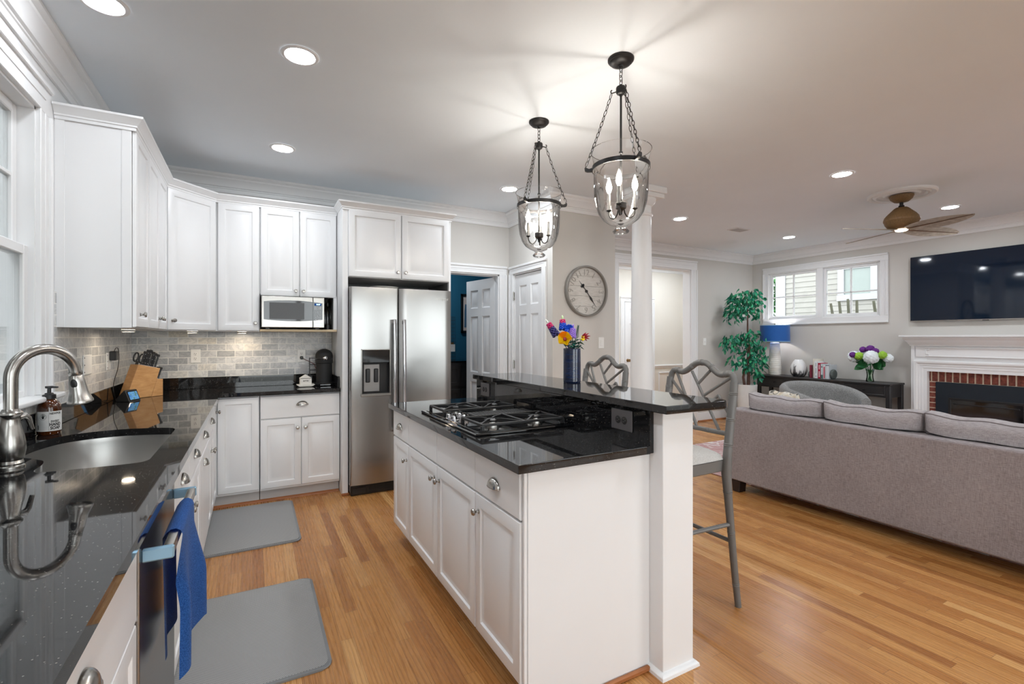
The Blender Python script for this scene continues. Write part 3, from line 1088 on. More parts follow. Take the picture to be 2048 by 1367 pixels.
def cup_pull(parent, F, x, z):
    g = G()
    M = F @ Matrix.Translation((x, 0.001, z - 0.016))
    a, d, h = 0.043, 0.024, 0.036
    for k in (1.0, 0.93):
        V = g.grid(lambda u, v: M @ Vector((k * a * math.cos(PI * u), k * d * math.sin(PI * u) ** 0.8 * math.sin(v * PI / 2) if math.sin(PI * u) > 0 else 0, k * h * math.sin(PI * u) ** 0.8 * math.cos(v * PI / 2) if math.sin(PI * u) > 0 else 0)), 16, 6)
    g.tube([M @ Vector((a * math.cos(PI * t / 14), d * max(0, math.sin(PI * t / 14)) ** 0.8, 0)) for t in range(15)], 0.0018, 6)
    g.box(-a - 0.004, -a + 0.006, -0.001, 0.002, 0, 0.012, 0.0008, M); g.box(a - 0.006, a + 0.004, -0.001, 0.002, 0, 0.012, 0.0008, M)
    return part(parent, 'cup_pull', g, MT['nickel'], sharp=60)


def front(T, F, x0, x1, z0, z1, kind, hw=None, name=None):
    """door or drawer front on the face plane of F; hw: (x, z) of its knob or pull"""
    g = G()
    gap = 0.0018
    g.relief(F @ Matrix.Translation((x0 + gap, 0, z0 + gap)), x1 - x0 - 2 * gap, z1 - z0 - 2 * gap, PANEL if kind == 'door' else SLAB, 0.018)
    p = part(T, name or ('door' if kind == 'door' else 'drawer'), g, MT['cab'])
    if hw:
        (knob if hw[2] == 'k' else cup_pull)(p, F, hw[0], hw[1])
    return p


def base_unit(label, F, w_, depth, fronts, group, toe=0.075, hollow=False):
    """F: lower-left of the face plane (x across, y out)"""
    o = F.translation
    T = thing('base_cabinet', label, 'cabinet', F @ Vector((w_ / 2, -depth / 2, 0)), group)
    g = G()
    if hollow:
        for a in ((0.0006, 0.018, -depth, -0.019, 0.10, 0.881), (w_ - 0.018, w_ - 0.0006, -depth, -0.019, 0.10, 0.881), (0.018, w_ - 0.018, -depth, -0.019, 0.10, 0.118), (0.018, w_ - 0.018, -depth, -depth + 0.008, 0.118, 0.881), (0.018, w_ - 0.018, -0.036, -0.019, 0.118, 0.881)):
            g.box(*a, 0, F)
    else:
        g.box(0.0006, w_ - 0.0006, -depth, -0.019, 0.10, 0.881, 0, F)
    part(T, 'body', g, MT['cab'])
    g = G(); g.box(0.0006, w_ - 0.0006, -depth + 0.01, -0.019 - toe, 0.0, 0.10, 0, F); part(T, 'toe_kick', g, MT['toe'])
    for f_ in fronts:
        front(T, F, *f_)
    return T


LG = 'white base cabinets along the left wall'
XF = -0.25
FL = lambda y: frame((XF, y, 0), (0, 1, 0), (1, 0, 0))
DL = XF - XL - 0.002
ZD0, ZD1, ZT = 0.115, 0.672, 0.872
base_unit('white base cabinet nearest the camera, beside the dishwasher', FL(0.60), 0.872, DL, [(0, 0.872, 0.655, ZT, 'drawer', (0.436, 0.775, 'c')), (0, 0.436, ZD0, 0.650, 'door', (0.40, 0.60, 'k')), (0.436, 0.872, ZD0, 0.650, 'door', (0.472, 0.60, 'k'))], LG)
base_unit('white sink base cabinet under the stainless sink', FL(2.082), 0.976, DL, [(0, 0.488, 0.692, ZT, 'drawer', (0.25, 0.784, 'c')), (0.488, 0.976, 0.692, ZT, 'drawer', (0.73, 0.784, 'c')), (0, 0.488, ZD0, 0.688, 'door', (0.45, 0.59, 'k')), (0.488, 0.976, ZD0, 0.688, 'door', (0.526, 0.59, 'k'))], LG, hollow=True)
base_unit('white base cabinet beyond the sink, shallow drawer over a tall pull-out front', FL(3.06), 0.54, DL, [(0, 0.54, 0.692, ZT, 'drawer', (0.27, 0.784, 'c')), (0, 0.54, ZD0, 0.688, 'drawer', (0.27, 0.625, 'c'))], LG)
base_unit('white base cabinet between the pull-out cabinet and the corner', FL(3.602), 0.496, DL, [(0, 0.496, 0.692, ZT, 'drawer', (0.248, 0.784, 'c')), (0, 0.248, ZD0, 0.688, 'door', (0.215, 0.58, 'k')), (0.248, 0.496, ZD0, 0.688, 'door', (0.281, 0.58, 'k'))], LG)
# corner unit with its folding door
T = thing('corner_base_cabinet', 'white L-shaped corner base cabinet with folding door', 'cabinet', (-0.5, 4.6, 0), LG)
YFB = 4.385
g = G(); g.prism([(XL + 0.002, 4.10), (XF - 0.019, 4.10), (XF - 0.019, YFB + 0.019), (0.047, YFB + 0.019), (0.047, YB - 0.002), (XL + 0.002, YB - 0.002)], 0.10, 0.881); part(T, 'body', g, MT['cab'])
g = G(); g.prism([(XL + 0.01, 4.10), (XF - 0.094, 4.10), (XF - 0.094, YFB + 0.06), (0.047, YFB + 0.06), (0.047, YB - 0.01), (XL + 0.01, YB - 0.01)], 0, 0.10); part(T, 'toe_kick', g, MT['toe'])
front(T, FL(4.10), 0.0, 0.283, ZD0, ZT, 'door', (0.225, 0.775, 'k'))
FBk = frame((-0.25, YFB, 0), (1, 0, 0), (0, -1, 0))
front(T, FBk, 0.004, 0.295, ZD0, ZT, 'door')
base_unit('white base cabinet on the back wall beside the refrigerator panel', frame((0.052, YFB, 0), (1, 0, 0), (0, -1, 0)), 0.616, YB - YFB - 0.002, [(0, 0.616, 0.685, ZT, 'drawer', (0.315, 0.80, 'c')), (0, 0.308, ZD0, 0.681, 'door', (0.278, 0.60, 'k')), (0.308, 0.616, ZD0, 0.681, 'door', (0.340, 0.60, 'k'))], None, 0.045)
g = G(); g.sweep([(0, 0), (0.016, 0), (0.014, 0.012), (0.006, 0.019), (0, 0.02)], [(-0.3, YFB + 0.062), (0.668, YFB + 0.062)])
struct('baseboard_kitchen', g, MT['shoe'], 'oak shoe strip under the back cabinets')

# ------------------------------------------------ dishwasher and towel
DY0, DY1 = 1.476, 2.078
T = thing('dishwasher', 'stainless dishwasher with bar handle left of the sink cabinet', 'dishwasher', (XF - 0.3, (DY0 + DY1) / 2, 0))
g = G(); g.box(XL + 0.02, XF - 0.022, DY0 + 0.003, DY1 - 0.003, 0.10, 0.878); part(T, 'body', g, MT['steel_side'])
g = G(); g.box(XF - 0.02, XF + 0.004, DY0 + 0.002, DY1 - 0.002, 0.115, 0.876, 0.004, seg=2); part(T, 'door', g, MT['steel'])
g = G(); g.box(XL + 0.02, XF - 0.08, DY0 + 0.003, DY1 - 0.003, 0.0, 0.10); part(T, 'toe_kick', g, MT['black_matte'])
HX, HZ = -0.192, 0.800
g = G(); g.box(HX - 0.012, HX + 0.012, DY0 + 0.028, DY1 - 0.028, HZ - 0.015, HZ + 0.015, 0.005, seg=2); hb = part(T, 'handle', g, MT['nickel'])
for y in (DY0 + 0.028, DY1 - 0.028):
    g = G(); g.box(XF + 0.003, HX + 0.014, y - 0.007, y + 0.007, HZ - 0.017, HZ + 0.017, 0.004); part(hb, 'bracket', g, paint('blue_film', (150, 190, 216), 0.25, metal=0.5, var=0.03), 'pale blue end bracket')  # brackets coloured pale blue, unlike the bar
# towel over the bar
g = G()
ty0, ty1 = 1.61, 1.90


def towel(u, v):
    L1, L2, R = 0.34, 0.375, 0.020
    s_ = v * (L1 + PI * R + L2)
    yy = ty0 + (ty1 - ty0) * u
    if s_ < L1:
        x, z, k = HX - R, HZ + 0.002 - (L1 - s_), (L1 - s_) / L1
        x += -0.006 + 0.008 * math.sin(u * 9 + 1.0) * k
        x = max(x, XF + 0.012)
    elif s_ < L1 + PI * R:
        a = (s_ - L1) / R
        x, z, k = HX - R * math.cos(a), HZ + 0.002 + R * math.sin(a), 0
    else:
        k = (s_ - L1 - PI * R) / L2
        x, z = HX + R + 0.020 * min(1, k * 2), HZ + 0.002 - (s_ - L1 - PI * R)
        x += 0.021 * math.sin(u * 10.5 + 0.6) * min(1, k * 1.8)
        x -= 0.036 * max(0.0, 1 - u / 0.3) * min(1, k * 3)
        z += 0.07 * k * (0.5 - abs(u - 0.62))
        yy += (u - 0.45) * 0.10 * k + 0.012 * math.cos(u * 10.5 + 0.6) * min(1, k * 2)
    return Vector((x, yy, z))


V = g.grid(towel, 70, 60)
r = bmesh.ops.solidify(g.b, geom=g.b.faces[:], thickness=0.011)
solo('hand_towel', g, MT['towel'], 'blue terry towel draped over the dishwasher handle', 'towel', sharp=80)

# ------------------------------------------------ counter with the sink cut-out


def smooth_loop(P, k=4):
    out = []
    n = len(P)
    for i in range(n):
        p0, p1, p2, p3 = (Vector(P[(i + j) % n]) for j in (-1, 0, 1, 2))
        for t in range(k):
            t /= k
            out.append(0.5 * ((2 * p1) + (p2 - p0) * t + (2 * p0 - 5 * p1 + 4 * p2 - p3) * t * t + (3 * p1 - p0 - 3 * p2 + p3) * t ** 3))
    return [(p.x, p.y) for p in out]


def slab(g, outer, holes, z0, z1):
    b = g.b
    for z in (z0, z1):
        es = []
        loops = []
        for L in [outer] + holes:
            vv = [b.verts.new((x, y, z)) for x, y in L]
            loops.append(vv)
            es += [b.edges.new((vv[i], vv[(i + 1) % len(vv)])) for i in range(len(vv))]
        bmesh.ops.triangle_fill(b, edges=es, use_beauty=True, use_dissolve=False)
        if z == z0:
            low = loops
        else:
            for A, B in zip(low, loops):
                for i in range(len(A)):
                    j = (i + 1) % len(A)
                    b.faces.new((A[i], A[j], B[j], B[i]))


HOLE = smooth_loop([(-0.60, 2.087), (-0.48, 2.085), (-0.37, 2.088), (-0.330, 2.115), (-0.325, 2.2), (-0.325, 2.45), (-0.325, 2.70), (-0.330, 2.79), (-0.365, 2.835), (-0.46, 2.872), (-0.556, 2.888), (-0.66, 2.868), (-0.74, 2.81), (-0.782, 2.71), (-0.797, 2.6), (-0.788, 2.49), (-0.752, 2.40), (-0.70, 2.34), (-0.655, 2.285), (-0.636, 2.21), (-0.632, 2.13), (-0.62, 2.10)])
T = thing('countertop', 'polished black granite L-shaped kitchen countertop with low upstand', 'countertop', (-0.5, 3.0, 0.882))
g = G(); slab(g, [(XL + 0.001, -1.0), (-0.222, -1.0), (-0.222, 4.352), (0.669, 4.352), (0.669, YB - 0.001), (XL + 0.001, YB - 0.001)], [HOLE], 0.882, 0.914)
part(T, 'slab', g, MT['granite'], sharp=30)
g = G(); g.box(XL + 0.001, XL + 0.021, -1.0, YB - 0.001, 0.9142, 1.012, 0.002); part(T, 'upstand', g, MT['granite'])
g = G(); g.box(XL + 0.0215, 0.669, YB - 0.021, YB - 0.001, 0.9142, 1.012, 0.002); part(T, 'upstand', g, MT['granite'])
g = G(); g.box(0.649, 0.669, 4.40, YB - 0.0215, 0.9142, 1.012, 0.002); part(T, 'upstand', g, MT['granite'])

T = thing('kitchen_sink', 'undermount stainless steel sink with curved back edge', 'sink', (-0.55, 2.48, 0.70))
g = G()
cx0, cy0 = -0.55, 2.47


def ring(k, z):
    return [g.b.verts.new((cx0 + (x - cx0) * k, cy0 + (y - cy0) * k, z)) for x, y in HOLE]


RR = [ring(1.05, 0.8805), ring(1.012, 0.8805), ring(1.006, 0.86), ring(0.985, 0.72), ring(0.95, 0.695), ring(0.85, 0.688), ring(0.12, 0.684)]
for A, B in zip(RR, RR[1:]):
    for i in range(len(A)):
        j = (i + 1) % len(A)
        g.b.faces.new((A[i], A[j], B[j], B[i]))
g.b.faces.new(RR[-1])
part(T, 'bowl', g, MT['sink'], sharp=50)
g = G(); g.lathe([(0.045, 0), (0.045, 0.003), (0.036, 0.004), (0.03, -0.002), (0, -0.002)], (cx0, cy0, 0.686), 24); part(T, 'drain', g, MT['chrome'])

# faucet
T = thing('faucet', 'brushed nickel gooseneck faucet with pull-down spray head', 'faucet', (-0.715, 2.215, 0.9145))
fx0, fy0 = -0.715, 2.215
d = Vector((0.13, 0.145, 0)).normalized()
g = G()
g.lathe([(0.036, 0), (0.036, 0.006), (0.031, 0.010), (0.033, 0.015), (0.031, 0.020), (0.029, 0.024), (0.034, 0.034), (0.0375, 0.058), (0.0375, 0.080), (0.033, 0.110), (0.026, 0.140), (0.0225, 0.160), (0.0235, 0.170), (0.030, 0.178), (0.030, 0.184), (0.024, 0.190), (0.021, 0.196)], (fx0, fy0, 0.9145), 32)
part(T, 'body', g, MT['nickel'])
g = G()
R_, zc_ = 0.097, 1.213
pts = [(fx0, fy0, 1.10), (fx0, fy0, 1.16)]
for i in range(19):
    a = PI - i / 18 * math.radians(176)
    q = Vector((fx0, fy0, zc_)) + d * (R_ + R_ * math.cos(a)) + Vector((0, 0, R_ * math.sin(a)))
    pts.append(tuple(q))
g.tube(pts, 0.0185, 20)
part(T, 'gooseneck', g, MT['nickel'])
e0, e1 = Vector(pts[-2]), Vector(pts[-1])
dd = (e1 - e0).normalized()
M = axis_m(e1 - dd * 0.004, dd)
g = G(); g.lathe([(0.0205, 0), (0.0205, 0.012), (0.0195, 0.014), (0.021, 0.017), (0.024, 0.04), (0.028, 0.078), (0.035, 0.103), (0.039, 0.112), (0.039, 0.118), (0.032, 0.122), (0.032, 0.119), (0, 0.119)], seg=28, M=M); sh = part(T, 'spray_head', g, MT['nickel'])
g = G()
side = Vector((0.88, -0.47, 0)); side = (side - dd * side.dot(dd)).normalized()
side = (side * 0.3 - Vector((0.4767, 0.879, 0))).normalized(); side = (side - dd * side.dot(dd)).normalized()
Mb = Matrix.Translation(e1 + dd * 0.045) @ Matrix([[(side.cross(dd))[r], side[r], dd[r], 0] for r in range(3)] + [[0, 0, 0, 1]])
g.ball((0, 0.020, 0), 0.012, 14, (1.0, 0.5, 2.1), Mb); part(sh, 'spray_button', g, MT['black'])
g = G(); g.tube([(fx0 + 0.012, fy0 + 0.02, 1.078), (fx0 + 0.022, fy0 + 0.040, 1.082), (fx0 + 0.028, fy0 + 0.052, 1.070), (fx0 + 0.034, fy0 + 0.065, 1.03)], [0.010, 0.011, 0.009, 0.007], 12); part(T, 'lever', g, MT['nickel'])

# ------------------------------------------------ upper cabinets
UG = 'white upper cabinets round the kitchen corner'
UZ0, UZ1 = 1.403, 2.462
XU = -0.546
T = thing('upper_cabinet', 'white upper cabinet next to the kitchen window, plain end panel towards camera', 'cabinet', (-0.7, 3.38, UZ0), UG)
g = G(); g.box(XL + 0.001, XU - 0.02, 3.20, 3.564, UZ0, UZ1)
g.box(XL + 0.001, XL + 0.04, 3.196, 3.20, UZ0, UZ1, 0.001); g.box(XU - 0.062, XU - 0.02, 3.196, 3.20, UZ0, UZ1, 0.001)
part(T, 'body', g, MT['cab'])
FU = lambda y: frame((XU, y, 0), (0, 1, 0), (1, 0, 0))
front(T, FU(3.2), 0.004, 0.364, UZ0 + 0.003, UZ1 - 0.01, 'door', (0.095, UZ0 + 0.075, 'k'))
T = thing('upper_cabinet', 'white two door upper cabinet on the left wall beside the corner', 'cabinet', (-0.7, 3.9, UZ0), UG)
g = G(); g.box(XL + 0.001, XU - 0.02, 3.566, 4.268, UZ0, UZ1); part(T, 'body', g, MT['cab'])
front(T, FU(3.566), 0.002, 0.356, UZ0 + 0.003, UZ1 - 0.01, 'door', (0.325, UZ0 + 0.075, 'k'))
front(T, FU(3.566), 0.358, 0.690, UZ0 + 0.003, UZ1 - 0.01, 'door', (0.390, UZ0 + 0.075, 'k'))
T = thing('corner_upper_cabinet', 'white diagonal corner upper cabinet with one door', 'cabinet', (-0.6, 4.6, UZ0), UG)
g = G(); g.prism([(XL + 0.001, 4.27), (XU - 0.02, 4.27), (-0.267, 4.57), (-0.267, YB - 0.001), (XL + 0.001, YB - 0.001)], UZ0, UZ1); part(T, 'body', g, MT['cab'])
ud = Vector((-0.267 - (XU - 0.02), 0.30, 0))
ul = ud.length
un = Vector((ud.y, -ud.x, 0)).normalized()
FD = frame(Vector((XU - 0.02, 4.27, 0)) + un * 0.02, ud, un)
front(T, FD, 0.008, ul - 0.010, UZ0 + 0.003, UZ1 - 0.01, 'door', (0.045, UZ0 + 0.075, 'k'))
T = thing('upper_cabinet', 'white single door upper cabinet left of the microwave', 'cabinet', (-0.1, 4.7, UZ0), UG)
g = G(); g.box(-0.265, 0.050, 4.57, YB - 0.011, UZ0, UZ1); part(T, 'body', g, MT['cab'])
FK = frame((0, 4.55, 0), (1, 0, 0), (0, -1, 0))
front(T, FK, -0.252, 0.049, UZ0 + 0.003, UZ1 - 0.01, 'door', (0.018, UZ0 + 0.07, 'k'))
T = thing('upper_cabinet', 'white two door upper cabinet with open microwave shelf below', 'cabinet', (0.36, 4.7, UZ0), UG)
g = G(); g.box(0.052, 0.668, 4.57, YB - 0.011, 1.722, UZ1); g.box(0.640, 0.668, 4.555, YB - 0.011, 1.424, 1.72); part(T, 'body', g, MT['cab'])
g = G(); g.box(0.052, 0.640, YB - 0.016, YB - 0.011, 1.424, 1.72); g.box(0.052, 0.0545, 4.575, YB - 0.017, 1.424, 1.72); g.box(0.637, 0.6395, 4.575, YB - 0.017, 1.424, 1.72); part(T, 'niche_lining', g, MT['cab_in'], 'grey niche lining')  # thin grey sheets paint shade inside the microwave niche
g = G(); g.box(0.052, 0.668, 4.553, YB - 0.011, UZ0, UZ0 + 0.02, 0.002); part(T, 'shelf', g, MT['maple'], 'pale wood shelf edge')
front(T, FK, 0.056, 0.359, 1.706, UZ1 - 0.01, 'door', (0.328, 1.755, 'k'))
front(T, FK, 0.361, 0.664, 1.706, UZ1 - 0.01, 'door', (0.390, 1.755, 'k'))
CORN = [(0, 2.448), (0.006, 2.448), (0.006, 2.462), (0.012, 2.466), (0.012, 2.474), (0.018, 2.480), (0.034, 2.500), (0.042, 2.506), (0.042, 2.517), (0, 2.517)]
g = G(); g.sweep(CORN, [(XL + 0.002, 3.196), (XU - 0.006, 3.196), (XU - 0.006, 4.263), (-0.262, 4.556), (0.667, 4.556)])
solo('cabinet_cornice', g, MT['cab'], 'white moulded cornice along the tops of the corner upper cabinets', 'cornice')

# refrigerator surround
YFC = 4.262
T = thing('refrigerator_cabinet', 'tall white refrigerator surround with two door cabinet over the fridge', 'cabinet', (1.16, 4.6, 0), None)
g = G(); g.box(0.672, 0.719, YFC + 0.016, YB - 0.011, 0.0, 2.462, 0.002); part(T, 'side_panel', g, MT['cab'])
g = G(); g.box(1.637, 1.657, YFC + 0.016, YB - 0.001, 0.0, 2.462, 0.002); part(T, 'side_panel', g, MT['cab'])
g = G(); g.box(0.720, 1.636, YFC + 0.019, YB - 0.001, 1.874, 2.462); part(T, 'body', g, MT['cab'])
g = G(); g.box(0.720, 1.636, YB - 0.02, YB - 0.002, 1.80, 1.873); g.box(0.7195, 0.7215, 4.31, YB - 0.021, 1.796, 1.873); g.box(1.6345, 1.6365, 4.31, YB - 0.021, 1.796, 1.873); part(T, 'niche_lining', g, MT['cab_in'], 'grey lining of the gap over the fridge')  # shade over the refrigerator put in as grey sheets
FR = frame((0, YFC, 0), (1, 0, 0), (0, -1, 0))
front(T, FR, 0.720, 1.178, 1.876, 2.455, 'door', (1.145, 1.935, 'k'))
front(T, FR, 1.182, 1.636, 1.876, 2.455, 'door', (1.215, 1.935, 'k'))
g = G(); g.sweep(CORN, [(0.677, 4.515), (0.677, YFC + 0.010), (1.656, YFC + 0.010), (1.656, YB - 0.001)]); part(T, 'cornice', g, MT['cab'])
g = G(); g.box(0.664, 0.727, YFC + 0.004, YFC + 0.018, 0, 0.022, 0.004); part(T, 'shoe_strip', g, MT['shoe'], 'oak strip at the panel foot')

# ------------------------------------------------ refrigerator
T = thing('refrigerator', 'stainless side-by-side refrigerator with ice and water dispenser', 'refrigerator', (1.18, 4.5, 0))
RX0, RX1, RS = 0.7225, 1.633, 1.138
g = G(); g.box(RX0 + 0.008, RX1 - 0.008, 4.262, YB - 0.03, 0.02, 1.782, 0.004); part(T, 'body', g, MT['steel_side'])


def door_poly(x0, x1, a, b, full0, full1, yb=4.258):
    """plan of a piece of a gently bowed door between x0 and x1; the bow runs over a..b"""
    P = []
    n = 14
    for i in range(n + 1):
        x = x0 + (x1 - x0) * i / n
        t = (x - a) / (b - a)
        yf = 4.203 - 0.012 * math.sin(PI * t) ** 0.7 if 0 < t < 1 else 4.203
        e = min(x - a, b - x)
        if e < 0.012:
            yf += 0.012 * (1 - math.sqrt(max(0, 1 - (1 - e / 0.012) ** 2)))
        P.append((x, yf))
    return P + [(x1, yb), (x0, yb)]


dx0, dx1, dz0, dz1 = 0.812, 1.062, 0.862, 1.252
A_, B_ = RX0, RS - 0.004
g = G()
for x0, x1, z0, z1 in ((A_, dx0, 0.095, 1.785), (dx1, B_, 0.095, 1.785), (dx0, dx1, 0.095, dz0), (dx0, dx1, dz1, 1.785)):
    g.prism(door_poly(x0, x1, A_, B_, 0, 0), z0, z1)
fd = part(T, 'freezer_door', g, MT['steel'], sharp=30)
g = G(); g.prism(door_poly(RS + 0.004, RX1, RS + 0.004, RX1, 0, 0), 0.095, 1.785); rd = part(T, 'refrigerator_door', g, MT['steel'], sharp=30)
g = G()
text_into(g, 'Whirlpool', 0.030, Matrix.Translation((1.535, 4.1955, 1.705)), 0.0035); part(rd, 'logo_lettering', g, MT['nickel'])
for p_, x in ((fd, 1.093), (rd, 1.178)):
    g = G()
    g.tube([(x, 4.16 - 0.014 * math.sin(PI * t / 12), 0.52 + 0.99 * t / 12) for t in range(13)], 0.021, 12, flat=0.5)
    g.box(x - 0.012, x + 0.012, 4.160, 4.20, 0.53, 0.56, 0.003); g.box(x - 0.012, x + 0.012, 4.160, 4.20, 1.47, 1.50, 0.003)
    part(p_, 'handle', g, MT['chrome'], sharp=60)
g = G()
for a in ((dx0, dx0 + 0.008, dz0, dz1), (dx1 - 0.008, dx1, dz0, dz1), (dx0, dx1, dz1 - 0.008, dz1)):
    g.box(a[0], a[1], 4.186, 4.255, a[2], a[3], 0.002)
g.box(dx0 - 0.004, dx1 + 0.004, 4.180, 4.20, dz0 - 0.016, dz0 + 0.008, 0.003)
dp = part(fd, 'dispenser_frame', g, MT['nickel'])
g = G(); g.box(dx0 + 0.006, dx1 - 0.006, 4.246, 4.256, dz0, dz1); g.box(dx0 + 0.006, dx0 + 0.012, 4.20, 4.25, dz0, dz1); g.box(dx1 - 0.012, dx1 - 0.006, 4.20, 4.25, dz0, dz1); g.box(dx0 + 0.006, dx1 - 0.006, 4.20, 4.25, dz0, dz0 + 0.012); part(fd, 'dispenser_recess', g, MT['black_matte'])
g = G(); g.box(dx0 + 0.009, dx1 - 0.009, 4.190, 4.248, 1.135, dz1 - 0.009, 0.003); part(fd, 'control_panel', g, MT['black_gloss'])
g = G(); g.box(dx0 + 0.03, dx0 + 0.165, 4.238, 4.247, dz0 + 0.02, 1.12, 0.003); part(fd, 'paddle_plate', g, MT['steel_side'])
for x in (dx0 + 0.045, dx0 + 0.115):
    g = G(); g.box(x, x + 0.038, 4.226, 4.240, dz0 + 0.10, dz0 + 0.22, 0.006); part(fd, 'paddle', g, MT['black'])
g = G(); g.box(RX0 + 0.01, RX1 - 0.01, 4.225, 4.262, 0.0, 0.088, 0.006)
for i in range(5):
    g.box(RX0 + 0.16, RX1 - 0.05, 4.221, 4.226, 0.02 + i * 0.013, 0.026 + i * 0.013)
g.box(RX0 + 0.02, RX0 + 0.14, 4.219, 4.23, 0.012, 0.07, 0.004)
part(T, 'base_grille', g, MT['black'])
g = G(); g.lathe([(0, 0.0), (0.07, 0.0), (0.09, 0.006), (0.125, 0.026), (0.127, 0.030), (0.122, 0.030), (0.09, 0.012), (0, 0.008)], (1.06, 4.42, 1.7825), 36)
solo('serving_plate', g, MT['lamp_base'], 'cream rimmed plate lying on top of the refrigerator', 'plate')

# ================================================================== ISLAND
IG = 'white island base cabinets'
FI = lambda y: frame((0.83, y, 0), (0, 1, 0), (-1, 0, 0))
base_unit('white island cabinet at the near end, one drawer with cup pull over one door', FI(1.472), 0.388, 0.565, [(0, 0.388, 0.70, ZT, 'drawer', (0.20, 0.785, 'c')), (0, 0.388, ZD0, 0.696, 'door', (0.352, 0.625, 'k'))], IG)
base_unit('white island cabinet below the cooktop, two blank fronts over two doors', FI(1.862), 0.984, 0.565, [(0, 0.478, 0.70, ZT, 'drawer'), (0.478, 0.984, 0.70, ZT, 'drawer'), (0, 0.478, ZD0, 0.696, 'door', (0.442, 0.625, 'k')), (0.478, 0.984, ZD0, 0.696, 'door', (0.514, 0.625, 'k'))], IG)
base_unit('white narrow island cabinet at the far end, facing the refrigerator', FI(2.848), 0.352, 0.565, [(0, 0.352, 0.70, ZT, 'drawer', (0.18, 0.785, 'c')), (0, 0.352, ZD0, 0.696, 'door', (0.036, 0.60, 'k'))], IG)
T = thing('island_end_panel', 'plain white painted panel closing the near end of the island', 'panel', (1.14, 1.46, 0))
g = G(); g.box(0.852, 1.428, 1.452, 1.470, 0.0, 0.881, 0.001); g.box(0.838, 0.852, 1.456, 1.4705, 0.0, 0.881, 0.002); part(T, 'panel', g, MT['cab'])
g = G(); g.box(0.90, 1.418, 1.434, 1.4515, 0.0, 0.021, 0.005); part(T, 'shoe_strip', g, MT['shoe'], 'oak shoe strip')
T = thing('bar_wall', 'white half wall and square end post carrying the raised bar', 'half wall', (1.52, 2.25, 0))
g = G(); g.box(1.4315, 1.598, 1.472, 3.13, 0, 1.0555, 0.001); part(T, 'wall_panel', g, MT['cab'])
g = G(); g.box(1.4285, 1.600, 1.380, 1.4715, 0, 1.0555, 0.002); part(T, 'post', g, MT['cab'])
g = G(); g.sweep([(0, 0), (0.019, 0), (0.017, 0.012), (0.008, 0.021), (0, 0.024)], [(1.4285, 1.452), (1.4285, 1.380), (1.600, 1.380), (1.600, 3.13)]); part(T, 'shoe_moulding', g, MT['cab'])
g = G(); g.box(0.797, 1.4085, 1.425, 3.206, 0.8815, 0.914, 0.003, seg=2)
solo('island_countertop', g, MT['granite'], 'polished black granite countertop on the island, holding the cooktop', 'countertop')
g = G(); g.box(1.409, 1.431, 1.430, 3.13, 0.8825, 1.0555, 0.001)
solo('granite_riser', g, MT['granite'], 'black granite riser between island counter and raised bar', 'backsplash')
g = G()
rr = 0.035
P = [(1.388, 1.322)]
for k in range(7):
    a = -PI / 2 + k / 6 * PI / 2
    P.append((1.756 - rr + rr * math.cos(a), 1.322 + rr + rr * math.sin(a)))
for k in range(7):
    a = k / 6 * PI / 2
    P.append((1.756 - rr + rr * math.cos(a), 3.15 - rr + rr * math.sin(a)))
P.append((1.388, 3.15))
g.prism(P, 1.056, 1.088, bev=0.003)
solo('raised_countertop', g, MT['granite'], 'raised black granite bar top along the island', 'countertop')

# cooktop
T = thing('gas_cooktop', 'black glass gas cooktop with downdraft vent set in the island', 'cooktop', (1.13, 2.31, 0.914))
g = G(); g.box(0.862, 1.395, 1.922, 2.70, 0.9142, 0.926, 0.004); g.box(0.885, 1.372, 1.945, 2.677, 0.926, 0.929, 0.001); part(T, 'glass_top', g, MT['black_gloss'])
for y in (2.075, 2.555):
    for x in (1.01, 1.255):
        g = G(); g.lathe([(0.052, 0), (0.052, 0.008), (0.040, 0.010), (0.038, 0.020)], (x, y, 0.929), 24); bn = part(T, 'burner', g, MT['nickel'])
        g = G(); g.lathe([(0.030, 0.020), (0.034, 0.022), (0.034, 0.028), (0.028, 0.031), (0, 0.032)], (x, y, 0.929), 24); part(bn, 'burner_cap', g, MT['iron'])
    g = G()
    zt = 0.962
    for x0, x1 in ((0.905, 1.352),):
        for yy in (y - 0.115, y + 0.115):
            g.box(x0, x1, yy - 0.006, yy + 0.006, zt - 0.014, zt - 0.002, 0.002)
        for xx in (x0 + 0.006, 1.132, x1 - 0.006):
            g.box(xx - 0.006, xx + 0.006, y - 0.115, y + 0.115, zt - 0.014, zt - 0.002, 0.002)
        for xx in (x0 + 0.006, x1 - 0.006):
            for yy in (y - 0.115, y + 0.115):
                g.box(xx - 0.008, xx + 0.008, yy - 0.008, yy + 0.008, 0.9292, zt - 0.01, 0.002)
        for xc in (1.01, 1.255):
            for k in range(4):
                a = PI / 4 + k * PI / 2
                M = Matrix.Translation((xc, y, 0)) @ Matrix.Rotation(a, 4, 'Z')
                g.prism([(0.022, zt - 0.012), (0.05, zt - 0.014), (0.145, zt - 0.014), (0.145, zt - 0.002), (0.05, zt + 0.004), (0.022, zt + 0.002)], -0.004, 0.004, 'y', M)
    part(T, 'grate', g, MT['iron'])
g = G(); g.box(1.02, 1.372, 2.232, 2.40, 0.9292, 0.944, 0.003)
for i in range(16):
    g.box(1.04 + i * 0.0195, 1.05 + i * 0.0195, 2.25, 2.382, 0.944, 0.946)
part(T, 'downdraft_vent', g, MT['iron'])
